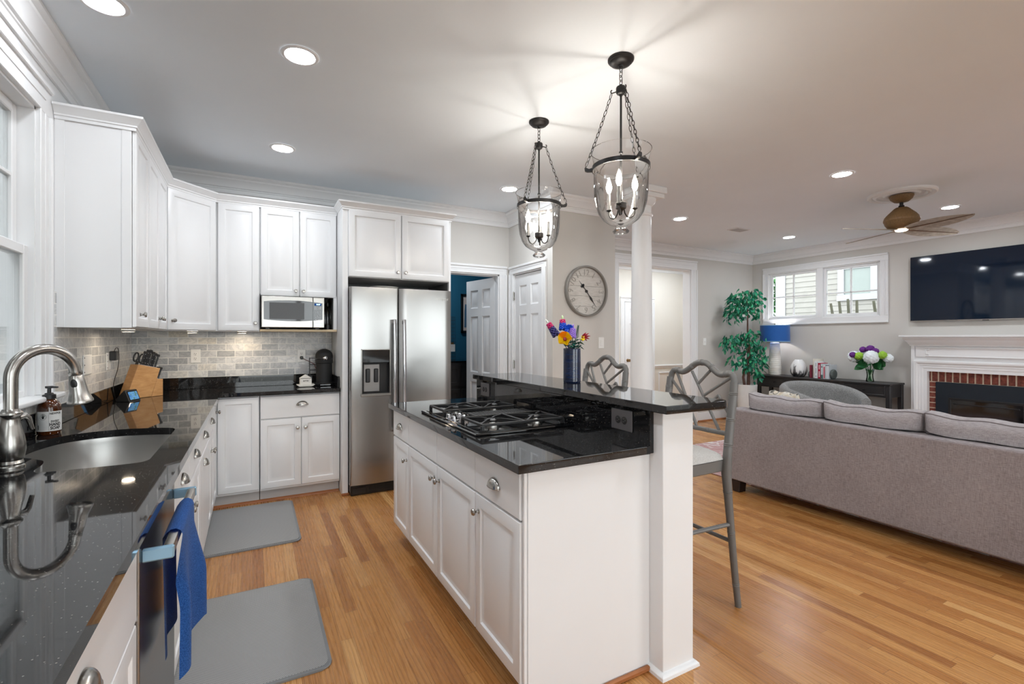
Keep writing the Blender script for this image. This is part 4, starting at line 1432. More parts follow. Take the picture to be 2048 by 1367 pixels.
for (x, y) in ((0.905, 2.285), (0.905, 2.35), (0.965, 2.285), (0.965, 2.35)):
    g = G(); g.lathe([(0.024, 0), (0.024, 0.004), (0.019, 0.006), (0.017, 0.022), (0.014, 0.025), (0, 0.025)], (x, y, 0.9292), 20); kb = part(T, 'control_knob', g, MT['chrome'])
    g = G(); g.box(x - 0.004, x + 0.004, y - 0.018, y + 0.018, 0.945, 0.964, 0.002); part(kb, 'knob_grip', g, MT['black'])


def outlet(label, F, plate, kind='duplex', horiz=False, name='wall_outlet', cat='outlet', pw=0.072, ph=0.117):
    """F: frame at the plate's centre"""
    if horiz:
        pw, ph = 0.132, 0.090
    T = thing(name, label, cat, F.translation)
    g = G(); g.box(-pw / 2, pw / 2, 0.0, 0.006, -ph / 2, ph / 2, 0.0025, F); p = part(T, 'cover_plate', g, MT[plate])
    if kind == 'duplex':
        for s_ in (-1, 1):
            C = (s_ * 0.0195, 0, 0) if horiz else (0, 0, s_ * 0.0195)
            M = F @ Matrix.Translation(C)
            g = G(); g.lathe([(0.0165, 0.004), (0.0165, 0.0072), (0.015, 0.0078), (0, 0.0078)], seg=20, M=M @ Matrix.Rotation(-PI / 2, 4, 'X')); r_ = part(T, 'receptacle', g, MT['white_plastic'] if plate != 'grey_plate' else MT['slot'])
            g = G()
            m2 = MT['slot'] if plate != 'grey_plate' else MT['grey_plate']
            if horiz:
                M = M @ Matrix.Rotation(PI / 2, 4, 'Y')
            for dx in (-0.006, 0.006):
                g.box(dx - 0.0012, dx + 0.0012, 0.0076, 0.0082, -0.001, 0.008, 0, M)
            g.lathe([(0.0026, 0.0076), (0.0026, 0.0082), (0, 0.0082)], seg=10, M=M @ Matrix.Translation((0, 0, -0.007)) @ Matrix.Rotation(-PI / 2, 4, 'X'))
            part(r_, 'slot', g, m2)
    elif kind == 'rocker':
        g = G(); g.box(-0.017, 0.017, 0.004, 0.009, -0.033, 0.033, 0.002, F); part(T, 'rocker', g, MT['white_plastic'])
    elif kind == 'toggle':
        g = G(); g.box(-0.005, 0.005, 0.004, 0.016, -0.010, 0.010, 0.002, F); part(T, 'toggle', g, MT['white_plastic'])
    elif kind == 'blank':
        for i in range(3):
            g = G(); g.lathe([(0.004, 0.004), (0.004, 0.0072), (0, 0.0075)], seg=10, M=F @ Matrix.Translation((-pw / 2 + 0.014, 0, (i - 1) * 0.042)) @ Matrix.Rotation(-PI / 2, 4, 'X')); part(T, 'screw', g, MT['slot'])
    return T


nB = frame((0, 0, 0), (1, 0, 0), (0, -1, 0))
outlet('grey duplex outlet at the near end of the granite riser', frame((1.4088, 1.595, 0.995), (0, 1, 0), (-1, 0, 0)), 'grey_plate', horiz=True)
outlet('grey duplex outlet at the far end of the granite riser', frame((1.4088, 2.98, 0.995), (0, 1, 0), (-1, 0, 0)), 'grey_plate', horiz=True)
outlet('white duplex outlet on the tile right of the knife block', frame((-0.429, YB - 0.0102, 1.192), (1, 0, 0), (0, -1, 0)), 'white_plastic')
outlet('white duplex outlet on the tile behind the butter dish, plug in it', frame((0.401, YB - 0.0102, 1.182), (1, 0, 0), (0, -1, 0)), 'white_plastic')
outlet('white blank plate on the left tile wall, nearer the window', frame((XL + 0.0102, 3.69, 1.19), (0, 1, 0), (1, 0, 0)), 'white_plastic', 'blank', name='blank_plate', cat='wall plate', pw=0.16)
outlet('white plate on the left tile wall holding the black adapter', frame((XL + 0.0102, 4.16, 1.19), (0, 1, 0), (1, 0, 0)), 'white_plastic', 'blank', name='outlet_plate', cat='wall plate', pw=0.10)
outlet('white rocker light switch right of the wall clock', frame((3.217, YC - 0.0002, 1.297), (1, 0, 0), (0, -1, 0)), 'white_plastic', 'rocker', name='light_switch', cat='light switch')
outlet('white toggle light switch left of the ficus', frame((6.456, YF - 0.0002, 1.285), (1, 0, 0), (0, -1, 0)), 'white_plastic', 'toggle', name='light_switch', cat='light switch')
for k, (x, y, tx) in enumerate(((-0.70, 3.86, 'warm puck light under the left wall cabinets'), (-0.42, 4.52, 'warm puck light under the diagonal corner cabinet'), (-0.08, 4.70, 'warm puck light under the single door cabinet'))):
    T = thing('puck_light', tx, 'light', (x, y, UZ0 - 0.016))
    g = G(); g.lathe([(0.033, 0), (0.036, 0.004), (0.036, 0.0158)], (x, y, UZ0 - 0.016), 24, close=False); part(T, 'housing', g, MT['white_plastic'])
    g = G(); g.lathe([(0.0, 0.001), (0.032, 0.001)], (x, y, UZ0 - 0.016), 24, close=False); part(T, 'lens', g, MT['puck'])
# ================================================================== THINGS ON THE COUNTERS
# soap bottle
sxp, syp, sr = -0.810, 2.90, 0.041
T = thing('soap_bottle', 'amber pump bottle of hand soap with printed white label by the faucet', 'soap', (sxp, syp, 0.9145))
g = G(); g.lathe([(0.0, 0.0), (0.037, 0.0), (sr, 0.006), (sr, 0.120), (0.039, 0.132), (0.034, 0.144), (0.026, 0.152), (0.020, 0.157), (0.0185, 0.166), (0.0, 0.166)], (sxp, syp, 0.9145), 36); part(T, 'bottle', g, MT['amber'])
g = G(); g.lathe([(0.0235, 0.160), (0.0235, 0.178), (0.016, 0.181), (0.014, 0.186), (0.007, 0.187), (0.0065, 0.206), (0.014, 0.208), (0.014, 0.217), (0, 0.218)], (sxp, syp, 0.9145), 24)
g.box(0, 0.040, -0.006, 0.006, 0.208, 0.2165, 0.003, Matrix.Translation((sxp, syp, 0.9145)) @ Matrix.Rotation(math.radians(-28), 4, 'Z')); part(T, 'pump', g, MT['black'])
to_cam = math.atan2(-syp, -sxp)


def wrap(p, extra=0.0):
    """flat label coordinates (x across, y depth, z up) wrapped round the bottle, centred on the camera side"""
    a = to_cam + p.x * 0.79 / sr
    rr = sr + 0.0006 + extra - p.y
    return Vector((sxp + rr * math.cos(a), syp + rr * math.sin(a), 0.9145 + p.z))


g = G()
n = 24
V = g.grid(lambda u, v: wrap(Vector((-0.078 + 0.156 * u, 0, 0.018 + 0.088 * v))), n, 1)
lab = part(T, 'label', g, MT['label'])
g = G()
I4 = Matrix.Identity(4)
text_into(g, 'NEWPOR', 0.0125, Matrix.Translation((0.028, 0, 0.096)), 0.0002, bold=0.0004)
text_into(g, 'SWEET', 0.0125, Matrix.Translation((0.026, 0, 0.061)), 0.0002, bold=0.0004)
text_into(g, 'HAND', 0.0185, Matrix.Translation((0.027, 0, 0.047)), 0.0002, bold=0.0007)
text_into(g, 'SOAP', 0.0185, Matrix.Translation((0.027, 0, 0.031)), 0.0002, bold=0.0007)
# hand emblem in an oval ring
hx, hz = -0.026, 0.083
for k in range(5):
    a = math.radians((150, 115, 92, 70, 45)[k])
    L = (0.008, 0.0115, 0.0125, 0.0115, 0.0095)[k]
    c0 = Vector((hx + 0.0035 * math.cos(a), 0, hz - 0.003 + 0.003 * math.sin(a)))
    c1 = c0 + Vector((math.cos(a) * L, 0, math.sin(a) * L))
    s_ = Vector((-math.sin(a), 0, math.cos(a))) * 0.0011
    g.quad(c0 - s_, c1 - s_, c1 + s_, c0 + s_)
b0 = [g.b.verts.new((hx + 0.0052 * math.cos(2 * PI * i / 12), 0, hz - 0.004 + 0.0052 * math.sin(2 * PI * i / 12))) for i in range(12)]
g.b.faces.new(b0)
for i in range(28):
    a0, a1 = 2 * PI * i / 28, 2 * PI * (i + 1) / 28
    g.quad(*[(hx + 0.0145 * k * math.cos(a), 0, hz + 0.0135 * k * math.sin(a)) for a, k in ((a0, 1), (a1, 1), (a1, 0.93), (a0, 0.93))])
g.box(-0.0022, -0.0016, 0, 0.0001, 0.022, 0.102)
g.box(-0.052, -0.048, 0, 0.0001, 0.026, 0.046)
bmesh.ops.subdivide_edges(g.b, edges=[e for e in g.b.edges if e.calc_length() > 0.012], cuts=3)
for v in g.b.verts:
    v.co = wrap(Vector((v.co.x, 0, v.co.z)), 0.0005)
part(lab, 'lettering', g, MT['ink'], sharp=10)

# knife block and its knives
kA, kB = Vector((-0.806, 4.235, 0.9145)), Vector((-0.616, 4.42, 0.9145))
ku = (kB - kA).normalized(); kn = Vector((ku.y, -ku.x, 0))
KF = frame(kA, ku, kn)
g = G()
g.prism([(0.03, 0), (0.205, 0), (0.272, 0.205), (0.115, 0.243)], -0.085, 0.0, 'y', KF, 0.003)
g.prism([(0.2065, 0), (0.292, 0), (0.292, 0.124), (0.2465, 0.129)], -0.085, 0.0, 'y', KF, 0.002)
solo('knife_block', g, MT['knife_wood'], 'slanted light wood knife block in the counter corner', 'knife block')
ld = Vector((0.30, 0, 0.954)).normalized()


def knife(label, s_, z0, t, L, wd, kind='knife'):
    T = thing('kitchen_knife' if kind == 'knife' else kind, label, 'knife' if kind == 'knife' else kind.split('_')[-1], KF @ Vector((s_, t, z0)), 'black handled knives in the wooden block')
    M = KF @ Matrix.Translation((s_, t, z0)) @ Matrix.Rotation(math.atan2(ld.x, ld.z), 4, 'Y')
    if kind == 'kitchen_shears':
        g = G()
        for sg in (-1, 1):
            g.tube([M @ Vector((sg * (0.004 + 0.017 * math.sin(PI * i / 16 * 2) * 0 + 0.016 + 0.015 * math.cos(2 * PI * i / 16)), 0, 0.055 + 0.032 * math.sin(2 * PI * i / 16))) for i in range(16)], 0.0055, 8, True)
        g.box(-0.010, 0.010, -0.005, 0.005, -0.01, 0.03, 0.003, M); part(T, 'handle', g, MT['black'])
        return
    g = G()
    g.box(-wd / 2, wd / 2, -0.007, 0.007, 0.004, L, 0.005, M, 2); g.box(-wd / 2 - 0.002, wd / 2 + 0.004, -0.0065, 0.0065, L - 0.022, L, 0.005, M, 2); hd = part(T, 'handle', g, MT['black'])
    g = G(); g.box(-wd / 2 - 0.0006, -wd / 2 + 0.0015, -0.0022, 0.0022, 0.004, L - 0.004, 0.0, M); g.box(wd / 2 - 0.0015, wd / 2 + 0.0006, -0.0022, 0.0022, 0.004, L - 0.024, 0, M); g.box(-wd / 2, wd / 2, -0.0072, 0.0072, -0.002, 0.008, 0.001, M); part(hd, 'tang', g, MT['chrome'])
    g = G()
    for i in range(3):
        g.lathe([(0.0026, -0.0076), (0.0026, 0.0076)], seg=8, M=M @ Matrix.Translation((0, 0, 0.022 + i * (L - 0.04) / 2.2)) @ Matrix.Rotation(PI / 2, 4, 'X'))
    part(hd, 'rivet', g, MT['chrome'])


nm = ('leftmost', 'second from left', 'tallest, third from left', 'fourth from left', 'fifth from left', 'last on the right')
knife('black and silver kitchen shears at the left end of the knife block', 0.130, 0.237, -0.045, 0.1, 0.02, 'kitchen_shears')
for k, (s_, t, L, wd) in enumerate(((0.153, -0.030, 0.108, 0.017), (0.173, -0.034, 0.124, 0.018), (0.193, -0.038, 0.128, 0.018), (0.213, -0.034, 0.118, 0.017), (0.233, -0.038, 0.112, 0.017), (0.252, -0.034, 0.106, 0.013))):
    knife('black handled knife in the block upper row, ' + nm[k], s_, 0.243 - (s_ - 0.115) * 0.242 - 0.001, t, L, wd)
for k, t in enumerate((-0.015, -0.034, -0.053, -0.072)):
    knife('small black steak knife in the lower slot row, ' + ('nearest', 'second', 'third', 'farthest')[k] + ' of four', 0.262 + 0.006 * k, 0.1262, t, 0.092, 0.013)

# smart display on the counter with its adapter and cord
T = thing('smart_display', 'small black wedge-shaped smart display with lit blue screen', 'smart display', (-0.775, 4.13, 0.9145))
SF = frame((-0.775, 4.115, 0.9145), Vector((0.42, 0.91, 0)), Vector((0.91, -0.42, 0)))
g = G(); g.prism([(0.046, 0.0), (0.018, 0.075), (0.006, 0.077), (-0.045, 0.02), (-0.045, 0.0)], -0.004, 0.105, 'x', frame((-0.775, 4.115, 0.9145), Vector((0.42, 0.91, 0)), Vector((0.91, -0.42, 0))), 0.004)
part(T, 'body', g, MT['black_matte'])
SM = SF @ Matrix.Translation((0, 0.046, 0.0)) @ Matrix.Rotation(math.atan2(0.028, 0.075), 4, 'X')
g = G(); g.box(0.001, 0.100, -0.001, 0.0012, 0.005, 0.075, 0.001, SM); bz = part(T, 'bezel', g, MT['black_gloss'])
g = G(); g.box(0.009, 0.092, 0.0012, 0.0018, 0.012, 0.068, 0, SM); part(bz, 'screen', g, MT['screen'])
T = thing('power_adapter', 'black plug-in power adapter with cord on the left tile wall', 'adapter', (XL + 0.02, 4.20, 1.20))
g = G(); g.box(XL + 0.0165, XL + 0.052, 4.165, 4.232, 1.195, 1.258, 0.004); part(T, 'housing', g, MT['black'])
g = G()
CP = [(XL + 0.036, 4.20, 1.256), (XL + 0.04, 4.225, 1.278), (XL + 0.045, 4.262, 1.272), (XL + 0.045, 4.285, 1.21), (XL + 0.04, 4.275, 1.13), (XL + 0.035, 4.21, 1.06), (XL + 0.035, 4.18, 1.00), (XL + 0.04, 4.19, 0.95), (XL + 0.045, 4.20, 0.922), (XL + 0.06, 4.19, 0.92)]
PP = []
for i in range(len(CP) - 1):
    p0, p1, p2, p3 = (Vector(CP[min(max(i + j, 0), len(CP) - 1)]) for j in (-1, 0, 1, 2))
    for t in range(6):
        t /= 6
        PP.append(0.5 * ((2 * p1) + (p2 - p0) * t + (2 * p0 - 5 * p1 + 4 * p2 - p3) * t * t + (3 * p1 - p0 - 3 * p2 + p3) * t ** 3))
g.tube(PP + [Vector(CP[-1])], 0.0024, 8); part(T, 'cord', g, MT['black'])

# coffee machine, wire rack, butter dish, plug
cxm, cym = 0.578, 4.70
T = thing('coffee_maker', 'matte black rounded capsule coffee maker in the counter corner', 'coffee maker', (cxm, cym, 0.9145))
g = G()
pr = [(0.0, 0.0), (0.074, 0.0), (0.076, 0.004), (0.076, 0.020), (0.074, 0.024), (0.070, 0.026), (0.070, 0.20), (0.076, 0.206), (0.076, 0.268)]
pr += [(0.076 * math.cos(a), 0.268 + 0.066 * math.sin(a)) for a in [PI / 2 * i / 8 for i in range(1, 8)]] + [(0, 0.334)]
g.lathe(pr, (cxm, cym, 0.9145), 36); part(T, 'body', g, MT['black_matte'])
g = G(); g.box(cxm - 0.05, cxm + 0.05, cym - 0.105, cym - 0.02, 0.915, 0.936, 0.006); part(T, 'drip_tray', g, MT['black_gloss'])
g = G(); g.lathe([(0.022, 0), (0.022, 0.012), (0.017, 0.022), (0.008, 0.028), (0, 0.028)], seg=20, M=axis_m((cxm, cym - 0.068, 1.165), (0, -1, 0))); part(T, 'spout', g, MT['chrome'])
g = G(); g.lathe([(0.0775, 0.240), (0.0785, 0.243), (0.0785, 0.247), (0.0775, 0.250)], (cxm, cym, 0.9145), 36, close=False); part(T, 'lid_ring', g, MT['black_gloss'])
T = thing('wire_rack', 'small black wire capsule rack behind the coffee maker', 'rack', (0.50, 4.81, 0.9145))
g = G()
for x in (0.465, 0.545):
    for y in (4.775, 4.835):
        g.tube([(x, y, 0.915), (x, y, 1.165)], 0.0022, 6)
for z in (0.93, 1.0, 1.05, 1.10, 1.16):
    g.tube([(0.465, 4.775, z), (0.545, 4.775, z), (0.545, 4.835, z), (0.465, 4.835, z)], 0.0022, 6, True)
for i in range(5):
    g.tube([(0.475 + i * 0.015, 4.775, 0.93), (0.475 + i * 0.015, 4.775, 1.10)], 0.0012, 5)
part(T, 'wire_frame', g, MT['black'])
T = thing('butter_dish', 'small white house-shaped butter dish on the back counter', 'butter dish', (0.415, 4.64, 0.9145))
M = Matrix.Translation((0.415, 4.64, 0.9145))
g = G(); g.box(-0.05, 0.05, -0.035, 0.035, 0, 0.006, 0.002, M); g.prism([(-0.056, 0.006), (0.056, 0.006), (0.073, 0.018), (0.072, 0.020), (-0.072, 0.020), (-0.073, 0.018)], -0.05, 0.05, 'y', M); part(T, 'plate', g, MT['lamp_base'])
g = G(); g.box(-0.048, 0.048, -0.036, 0.036, 0.0202, 0.072, 0.002, M); g.prism([(-0.051, 0.075), (0.051, 0.075), (0.0, 0.108)], -0.038, 0.038, 'y', M, 0.002); cv = part(T, 'cover', g, MT['lamp_base'])
g = G(); text_into(g, 'BUTTER', 0.0125, M @ Matrix.Translation((0, -0.0364, 0.052)), 0.0002, bold=0.0004); part(cv, 'lettering', g, MT['ink'])
T = thing('power_plug', 'black plug with dark red cord and paper tag at the back outlet', 'plug', (0.401, YB - 0.02, 1.15))
g = G(); g.box(0.388, 0.414, YB - 0.045, YB - 0.0185, 1.150, 1.178, 0.005); part(T, 'plug', g, MT['black'])
g = G(); g.tube([(0.412, YB - 0.035, 1.158), (0.44, YB - 0.04, 1.14), (0.485, YB - 0.045, 1.118), (0.51, YB - 0.06, 1.10), (0.53, YB - 0.10, 1.02)], 0.0028, 8); part(T, 'cord', g, paint('cord_dark_red', (110, 40, 36), 0.5))
g = G(); g.box(0.392, 0.452, YB - 0.032, YB - 0.0315, 1.035, 1.10, 0.0, Matrix.Translation((0.42, 0, 1.07)) @ Matrix.Rotation(0.2, 4, 'Y') @ Matrix.Translation((-0.42, 0, -1.07))); part(T, 'paper_tag', g, paint('tag_grey', (186, 186, 188), 0.7))

# microwave in its niche
MX0, MX1, MZ0, MZ1, MY = 0.062, 0.556, 1.437, 1.703, 4.497
T = thing('microwave', 'stainless countertop microwave with lit clock in the open niche', 'microwave', ((MX0 + MX1) / 2, 4.68, UZ0 + 0.0202))
g = G(); g.box(MX0 + 0.004, MX1 - 0.004, MY + 0.022, 4.845, MZ0, MZ1 - 0.003, 0.004)
for x in (MX0 + 0.05, MX1 - 0.05):
    for y in (4.60, 4.80):
        g.box(x - 0.015, x + 0.015, y - 0.015, y + 0.015, UZ0 + 0.0203, MZ0)
part(T, 'housing', g, MT['black'])
g = G(); g.box(MX0, MX1 - 0.095, MY, MY + 0.021, MZ0, MZ1, 0.006, seg=2); md = part(T, 'door', g, MT['nickel'])
g = G(); g.box(MX1 - 0.094, MX1, MY, MY + 0.021, MZ0, MZ1, 0.006, seg=2); cp = part(T, 'control_panel', g, MT['nickel'])


def arch(x0, x1, zlo, zhi, bul):
    n = 12
    c, hw = (MX0 + MX1) / 2 - 0.01, 0.22
    top = [(x0 + (x1 - x0) * i / n, zhi + bul * (1 - ((x0 + (x1 - x0) * i / n - c) / hw) ** 2)) for i in range(n + 1)]
    bot = [(x1 + (x0 - x1) * i / n, zlo - bul * (1 - ((x1 + (x0 - x1) * i / n - c) / hw) ** 2)) for i in range(n + 1)]
    return bot + top


g = G(); g.prism(arch(MX0 + 0.018, MX1 - 0.0955, 1.505, 1.655, 0.014), MY - 0.0015, MY + 0.004, 'y'); wd = part(md, 'door_glass', g, MT['black_gloss'])
g = G(); g.box(MX0 + 0.06, MX0 + 0.33, MY - 0.0022, MY - 0.0014, 1.508, 1.648); part(wd, 'window_mesh', g, paint('microwave_mesh', (62, 62, 63), 0.3, var=0.1, scale=300))
g = G(); g.prism(arch(MX1 - 0.0935, MX1 - 0.016, 1.505, 1.655, 0.014), MY - 0.0015, MY + 0.004, 'y'); kp = part(cp, 'key_panel', g, MT['black_gloss'])
g = G(); g.box(MX1 - 0.082, MX1 - 0.026, MY - 0.0022, MY - 0.0014, 1.630, 1.650); part(kp, 'display', g, emit('clock_display', (20, 70, 140), 0.7))
g = G(); text_into(g, '10:07', 0.016, Matrix.Translation((MX1 - 0.052, MY - 0.0025, 1.640)), 0.0002, bold=0.0004); part(kp, 'clock_digits', g, emit('digit_glow', (190, 225, 255), 2.5))
g = G()
for i, z in enumerate((1.615, 1.602)):
    for j in range(4):
        g.box(MX1 - 0.082 + j * 0.0145, MX1 - 0.072 + j * 0.0145, MY - 0.002, MY - 0.0014, z - 0.004, z + 0.004)
for r_ in range(5):
    for c_ in range(3):
        g.box(MX1 - 0.076 + c_ * 0.018, MX1 - 0.068 + c_ * 0.018, MY - 0.002, MY - 0.0014, 1.578 - r_ * 0.013, 1.582 - r_ * 0.013)
for j in range(3):
    g.box(MX1 - 0.080 + j * 0.019, MX1 - 0.066 + j * 0.019, MY - 0.002, MY - 0.0014, 1.504, 1.512)
part(kp, 'keys', g, paint('key_print', (176, 180, 184), 0.5))
g = G(); g.box(MX1 - 0.088, MX1 - 0.010, MY - 0.0016, MY + 0.002, MZ0 + 0.012, MZ0 + 0.045, 0.001); part(cp, 'door_button', g, MT['steel'])
for k, (x, y, tx) in enumerate(((0.603, 4.66, 'clear bottle with black cap beside the microwave, front one'), (0.592, 4.755, 'clear bottle with black cap beside the microwave, behind at the left'), (0.600, 4.845 - 0.01, 'clear bottle with black cap at the back of the niche'))):
    if k == 2:
        x, y = 0.602, 4.838 - 0.004
    r_ = 0.033
    T = thing('soda_bottle', tx, 'bottle', (x, y, UZ0 + 0.0203), 'clear bottles in the niche')
    g = G(); g.lathe([(0.0, 0), (r_, 0), (r_ + 0.001, 0.004), (r_ + 0.001, 0.16), (r_ * 0.9, 0.185), (r_ * 0.6, 0.205), (0.012, 0.214), (0.012, 0.222)], (x, y, UZ0 + 0.0203), 24, close=False); part(T, 'bottle', g, MT['glass'])
    g = G(); g.lathe([(0.0165, 0.216), (0.0165, 0.243), (0.014, 0.246), (0, 0.246)], (x, y, UZ0 + 0.0203), 20); part(T, 'cap', g, MT['black'])
    g = G(); g.lathe([(0, 0.0005), (r_ + 0.002, 0.0005), (r_ + 0.002, 0.045), (r_ + 0.0012, 0.045)], (x, y, UZ0 + 0.0203), 24, close=False); part(T, 'base_sleeve', g, MT['black'])

# floor mats


def mat_rug(label, x0, x1, y0, y1):
    T = thing('floor_mat', label, 'floor mat', ((x0 + x1) / 2, (y0 + y1) / 2, 0), 'grey kitchen floor mats')

    def rr(i, r):
        P = []
        for cx, cy, a0 in ((x1 - i - r, y0 + i + r, -PI / 2), (x1 - i - r, y1 - i - r, 0), (x0 + i + r, y1 - i - r, PI / 2), (x0 + i + r, y0 + i + r, PI)):
            for k in range(6):
                a = a0 + k / 5 * PI / 2
                P.append((cx + r * math.cos(a), cy + r * math.sin(a)))
        return P
    g = G(); g.prism(rr(0.0, 0.045), 0.0005, 0.009, bev=0.003); part(T, 'edge_band', g, MT['mat_edge'])
    g = G(); g.prism(rr(0.014, 0.036), 0.009, 0.013, bev=0.003); part(T, 'pad', g, MT['mat'])


mat_rug('grey woven kitchen mat nearer the camera, by the towel', -0.31, 0.290, 2.07, 2.90)
mat_rug('grey woven kitchen mat at the far corner cabinets', -0.32, 0.287, 3.46, 4.36)

# ================================================================== BAR STOOLS
def stool(label, x, y):
    T = thing('bar_stool', label, 'bar stool', (x, y, 0), 'grey lattice-back bar stools at the island')
    m = MT['stool']

    def cane(P, r, rings=(), seg=10):
        g = G()
        g.tube(P, r, seg)
        Q = [Vector(p) for p in P]
        for t in rings:
            f = t * (len(Q) - 1)
            i = min(int(f), len(Q) - 2)
            p = Q[i].lerp(Q[i + 1], f - i)
            d = (Q[i + 1] - Q[i]).normalized()
            rr = r if not isinstance(r, (list, tuple)) else r[i] + (r[i + 1] - r[i]) * (f - i)
            for o in (-0.004, 0.004):
                g.lathe([(rr * 0.98, -0.003), (rr * 1.10, 0), (rr * 0.98, 0.003)], seg=seg, M=axis_m(p + d * o, d), close=False)
        return g
    yp = 0.208
    bx = lambda z: 0.20 + max(0, z - 0.70) * 0.14          # back lean
    for s_ in (-1, 1):
        P = [(0.275, s_ * (yp + 0.012), 0.0), (0.252, s_ * (yp + 0.008), 0.18), (0.232, s_ * (yp + 0.004), 0.38), (0.214, s_ * yp, 0.56), (0.200, s_ * yp, 0.68), (bx(0.80), s_ * yp, 0.80), (bx(0.93), s_ * yp, 0.93), (bx(1.06), s_ * (yp + 0.002), 1.06), (bx(1.125), s_ * yp, 1.125)]
        part(T, 'back_post', cane(P, [0.0155, 0.017, 0.018, 0.020, 0.024, 0.022, 0.021, 0.020, 0.020], (0.08, 0.25, 0.40, 0.64, 0.76, 0.89), 14), m, local=True)
        P = [(-0.215, s_ * 0.195, 0.0), (-0.205, s_ * 0.195, 0.25), (-0.20, s_ * 0.195, 0.50), (-0.195, s_ * 0.195, 0.70)]
        part(T, 'front_leg', cane(P, [0.015, 0.017, 0.019, 0.021], (0.2, 0.45, 0.7), 12), m, local=True)
    # crest rail
    P = []
    for i in range(41):
        t = i / 40 * 2 - 1
        a = abs(t)
        z = 1.166 + 0.050 * math.exp(-(abs(t) / 0.36) ** 2.8) - 0.008 * math.exp(-((a - 0.60) / 0.14) ** 2)
        if a > 0.86:
            z -= 0.052 * ((a - 0.86) / 0.14) ** 2
        yy = t * yp if a < 0.86 else math.copysign(yp * (0.86 + 0.14 * math.sin((a - 0.86) / 0.14 * PI / 2)), t)
        P.append((bx(z) + 0.004, yy, z))
    part(T, 'crest_rail', cane(P, 0.0165, (0.13, 0.35, 0.5, 0.65, 0.87), 14), m, local=True)
    zb = 0.868
    part(T, 'lower_rail', cane([(bx(zb), -yp, zb), (bx(zb), 0, zb), (bx(zb), yp, zb)], 0.0125, (0.3, 0.7)), m, local=True)

    def bp(w_, h):
        yy = yp - 2 * yp * w_
        z = zb + h * (1.165 - zb)
        return (bx(z), yy, z)
    for a, b in (((0.36, 1.0), (0.86, 0.02)), ((0.10, 0.98), (0.52, 0.02)), ((0.475, 0.78), (0.64, 1.03)), ((0.575, 0.58), (0.96, 0.95)), ((0.66, 0.42), (0.80, 0.62)), ((0.80, 0.62), (0.97, 0.33)), ((0.03, 0.82), (0.27, 0.52)), ((0.30, 0.52), (0.03, 0.20))):
        p, q = Vector(bp(*a)), Vector(bp(*b))
        part(T, 'lattice_bar', cane([p, (p + q) / 2, q], 0.0080, (0.3, 0.72), 8), m, local=True)
    g = G(); g.prism([(-0.215, -0.205), (0.21, -0.20), (0.21, 0.20), (-0.215, 0.205)], 0.685, 0.745, bev=0.005); part(T, 'seat_frame', g, m, local=True)
    g = G()

    def cush(u, v):
        a, b = u * 2 - 1, v * 2 - 1
        k = (1 - abs(a) ** 5) * (1 - abs(b) ** 5)
        return Vector((0.0 + 0.215 * a * (1 - 0.03 * b * b), 0.207 * b * (1 - 0.03 * a * a), 0.7455 + 0.05 * k ** 0.5))
    g.grid(cush, 20, 20)
    part(T, 'seat_cushion', g, MT['stool_seat'], local=True, sharp=80)
    part(T, 'stretcher', cane([(-0.203, -0.195, 0.36), (-0.203, 0, 0.36), (-0.203, 0.195, 0.36)], 0.0105, (0.3, 0.7)), m, local=True)
    for s_ in (-1, 1):
        part(T, 'stretcher', cane([(-0.203, s_ * 0.195, 0.42), (0.0, s_ * 0.198, 0.42), (0.228, s_ * (yp + 0.003), 0.42)], 0.0105, (0.3, 0.8)), m, local=True)
    part(T, 'stretcher', cane([(0.24, -yp, 0.33), (0.24, 0, 0.33), (0.24, yp, 0.33)], 0.0105, (0.3, 0.7)), m, local=True)


stool('grey lattice-back bar stool nearer the camera, behind the end post', 1.87, 1.79)
stool('grey lattice-back bar stool farther along the bar, behind the blue vase', 1.87, 2.585)

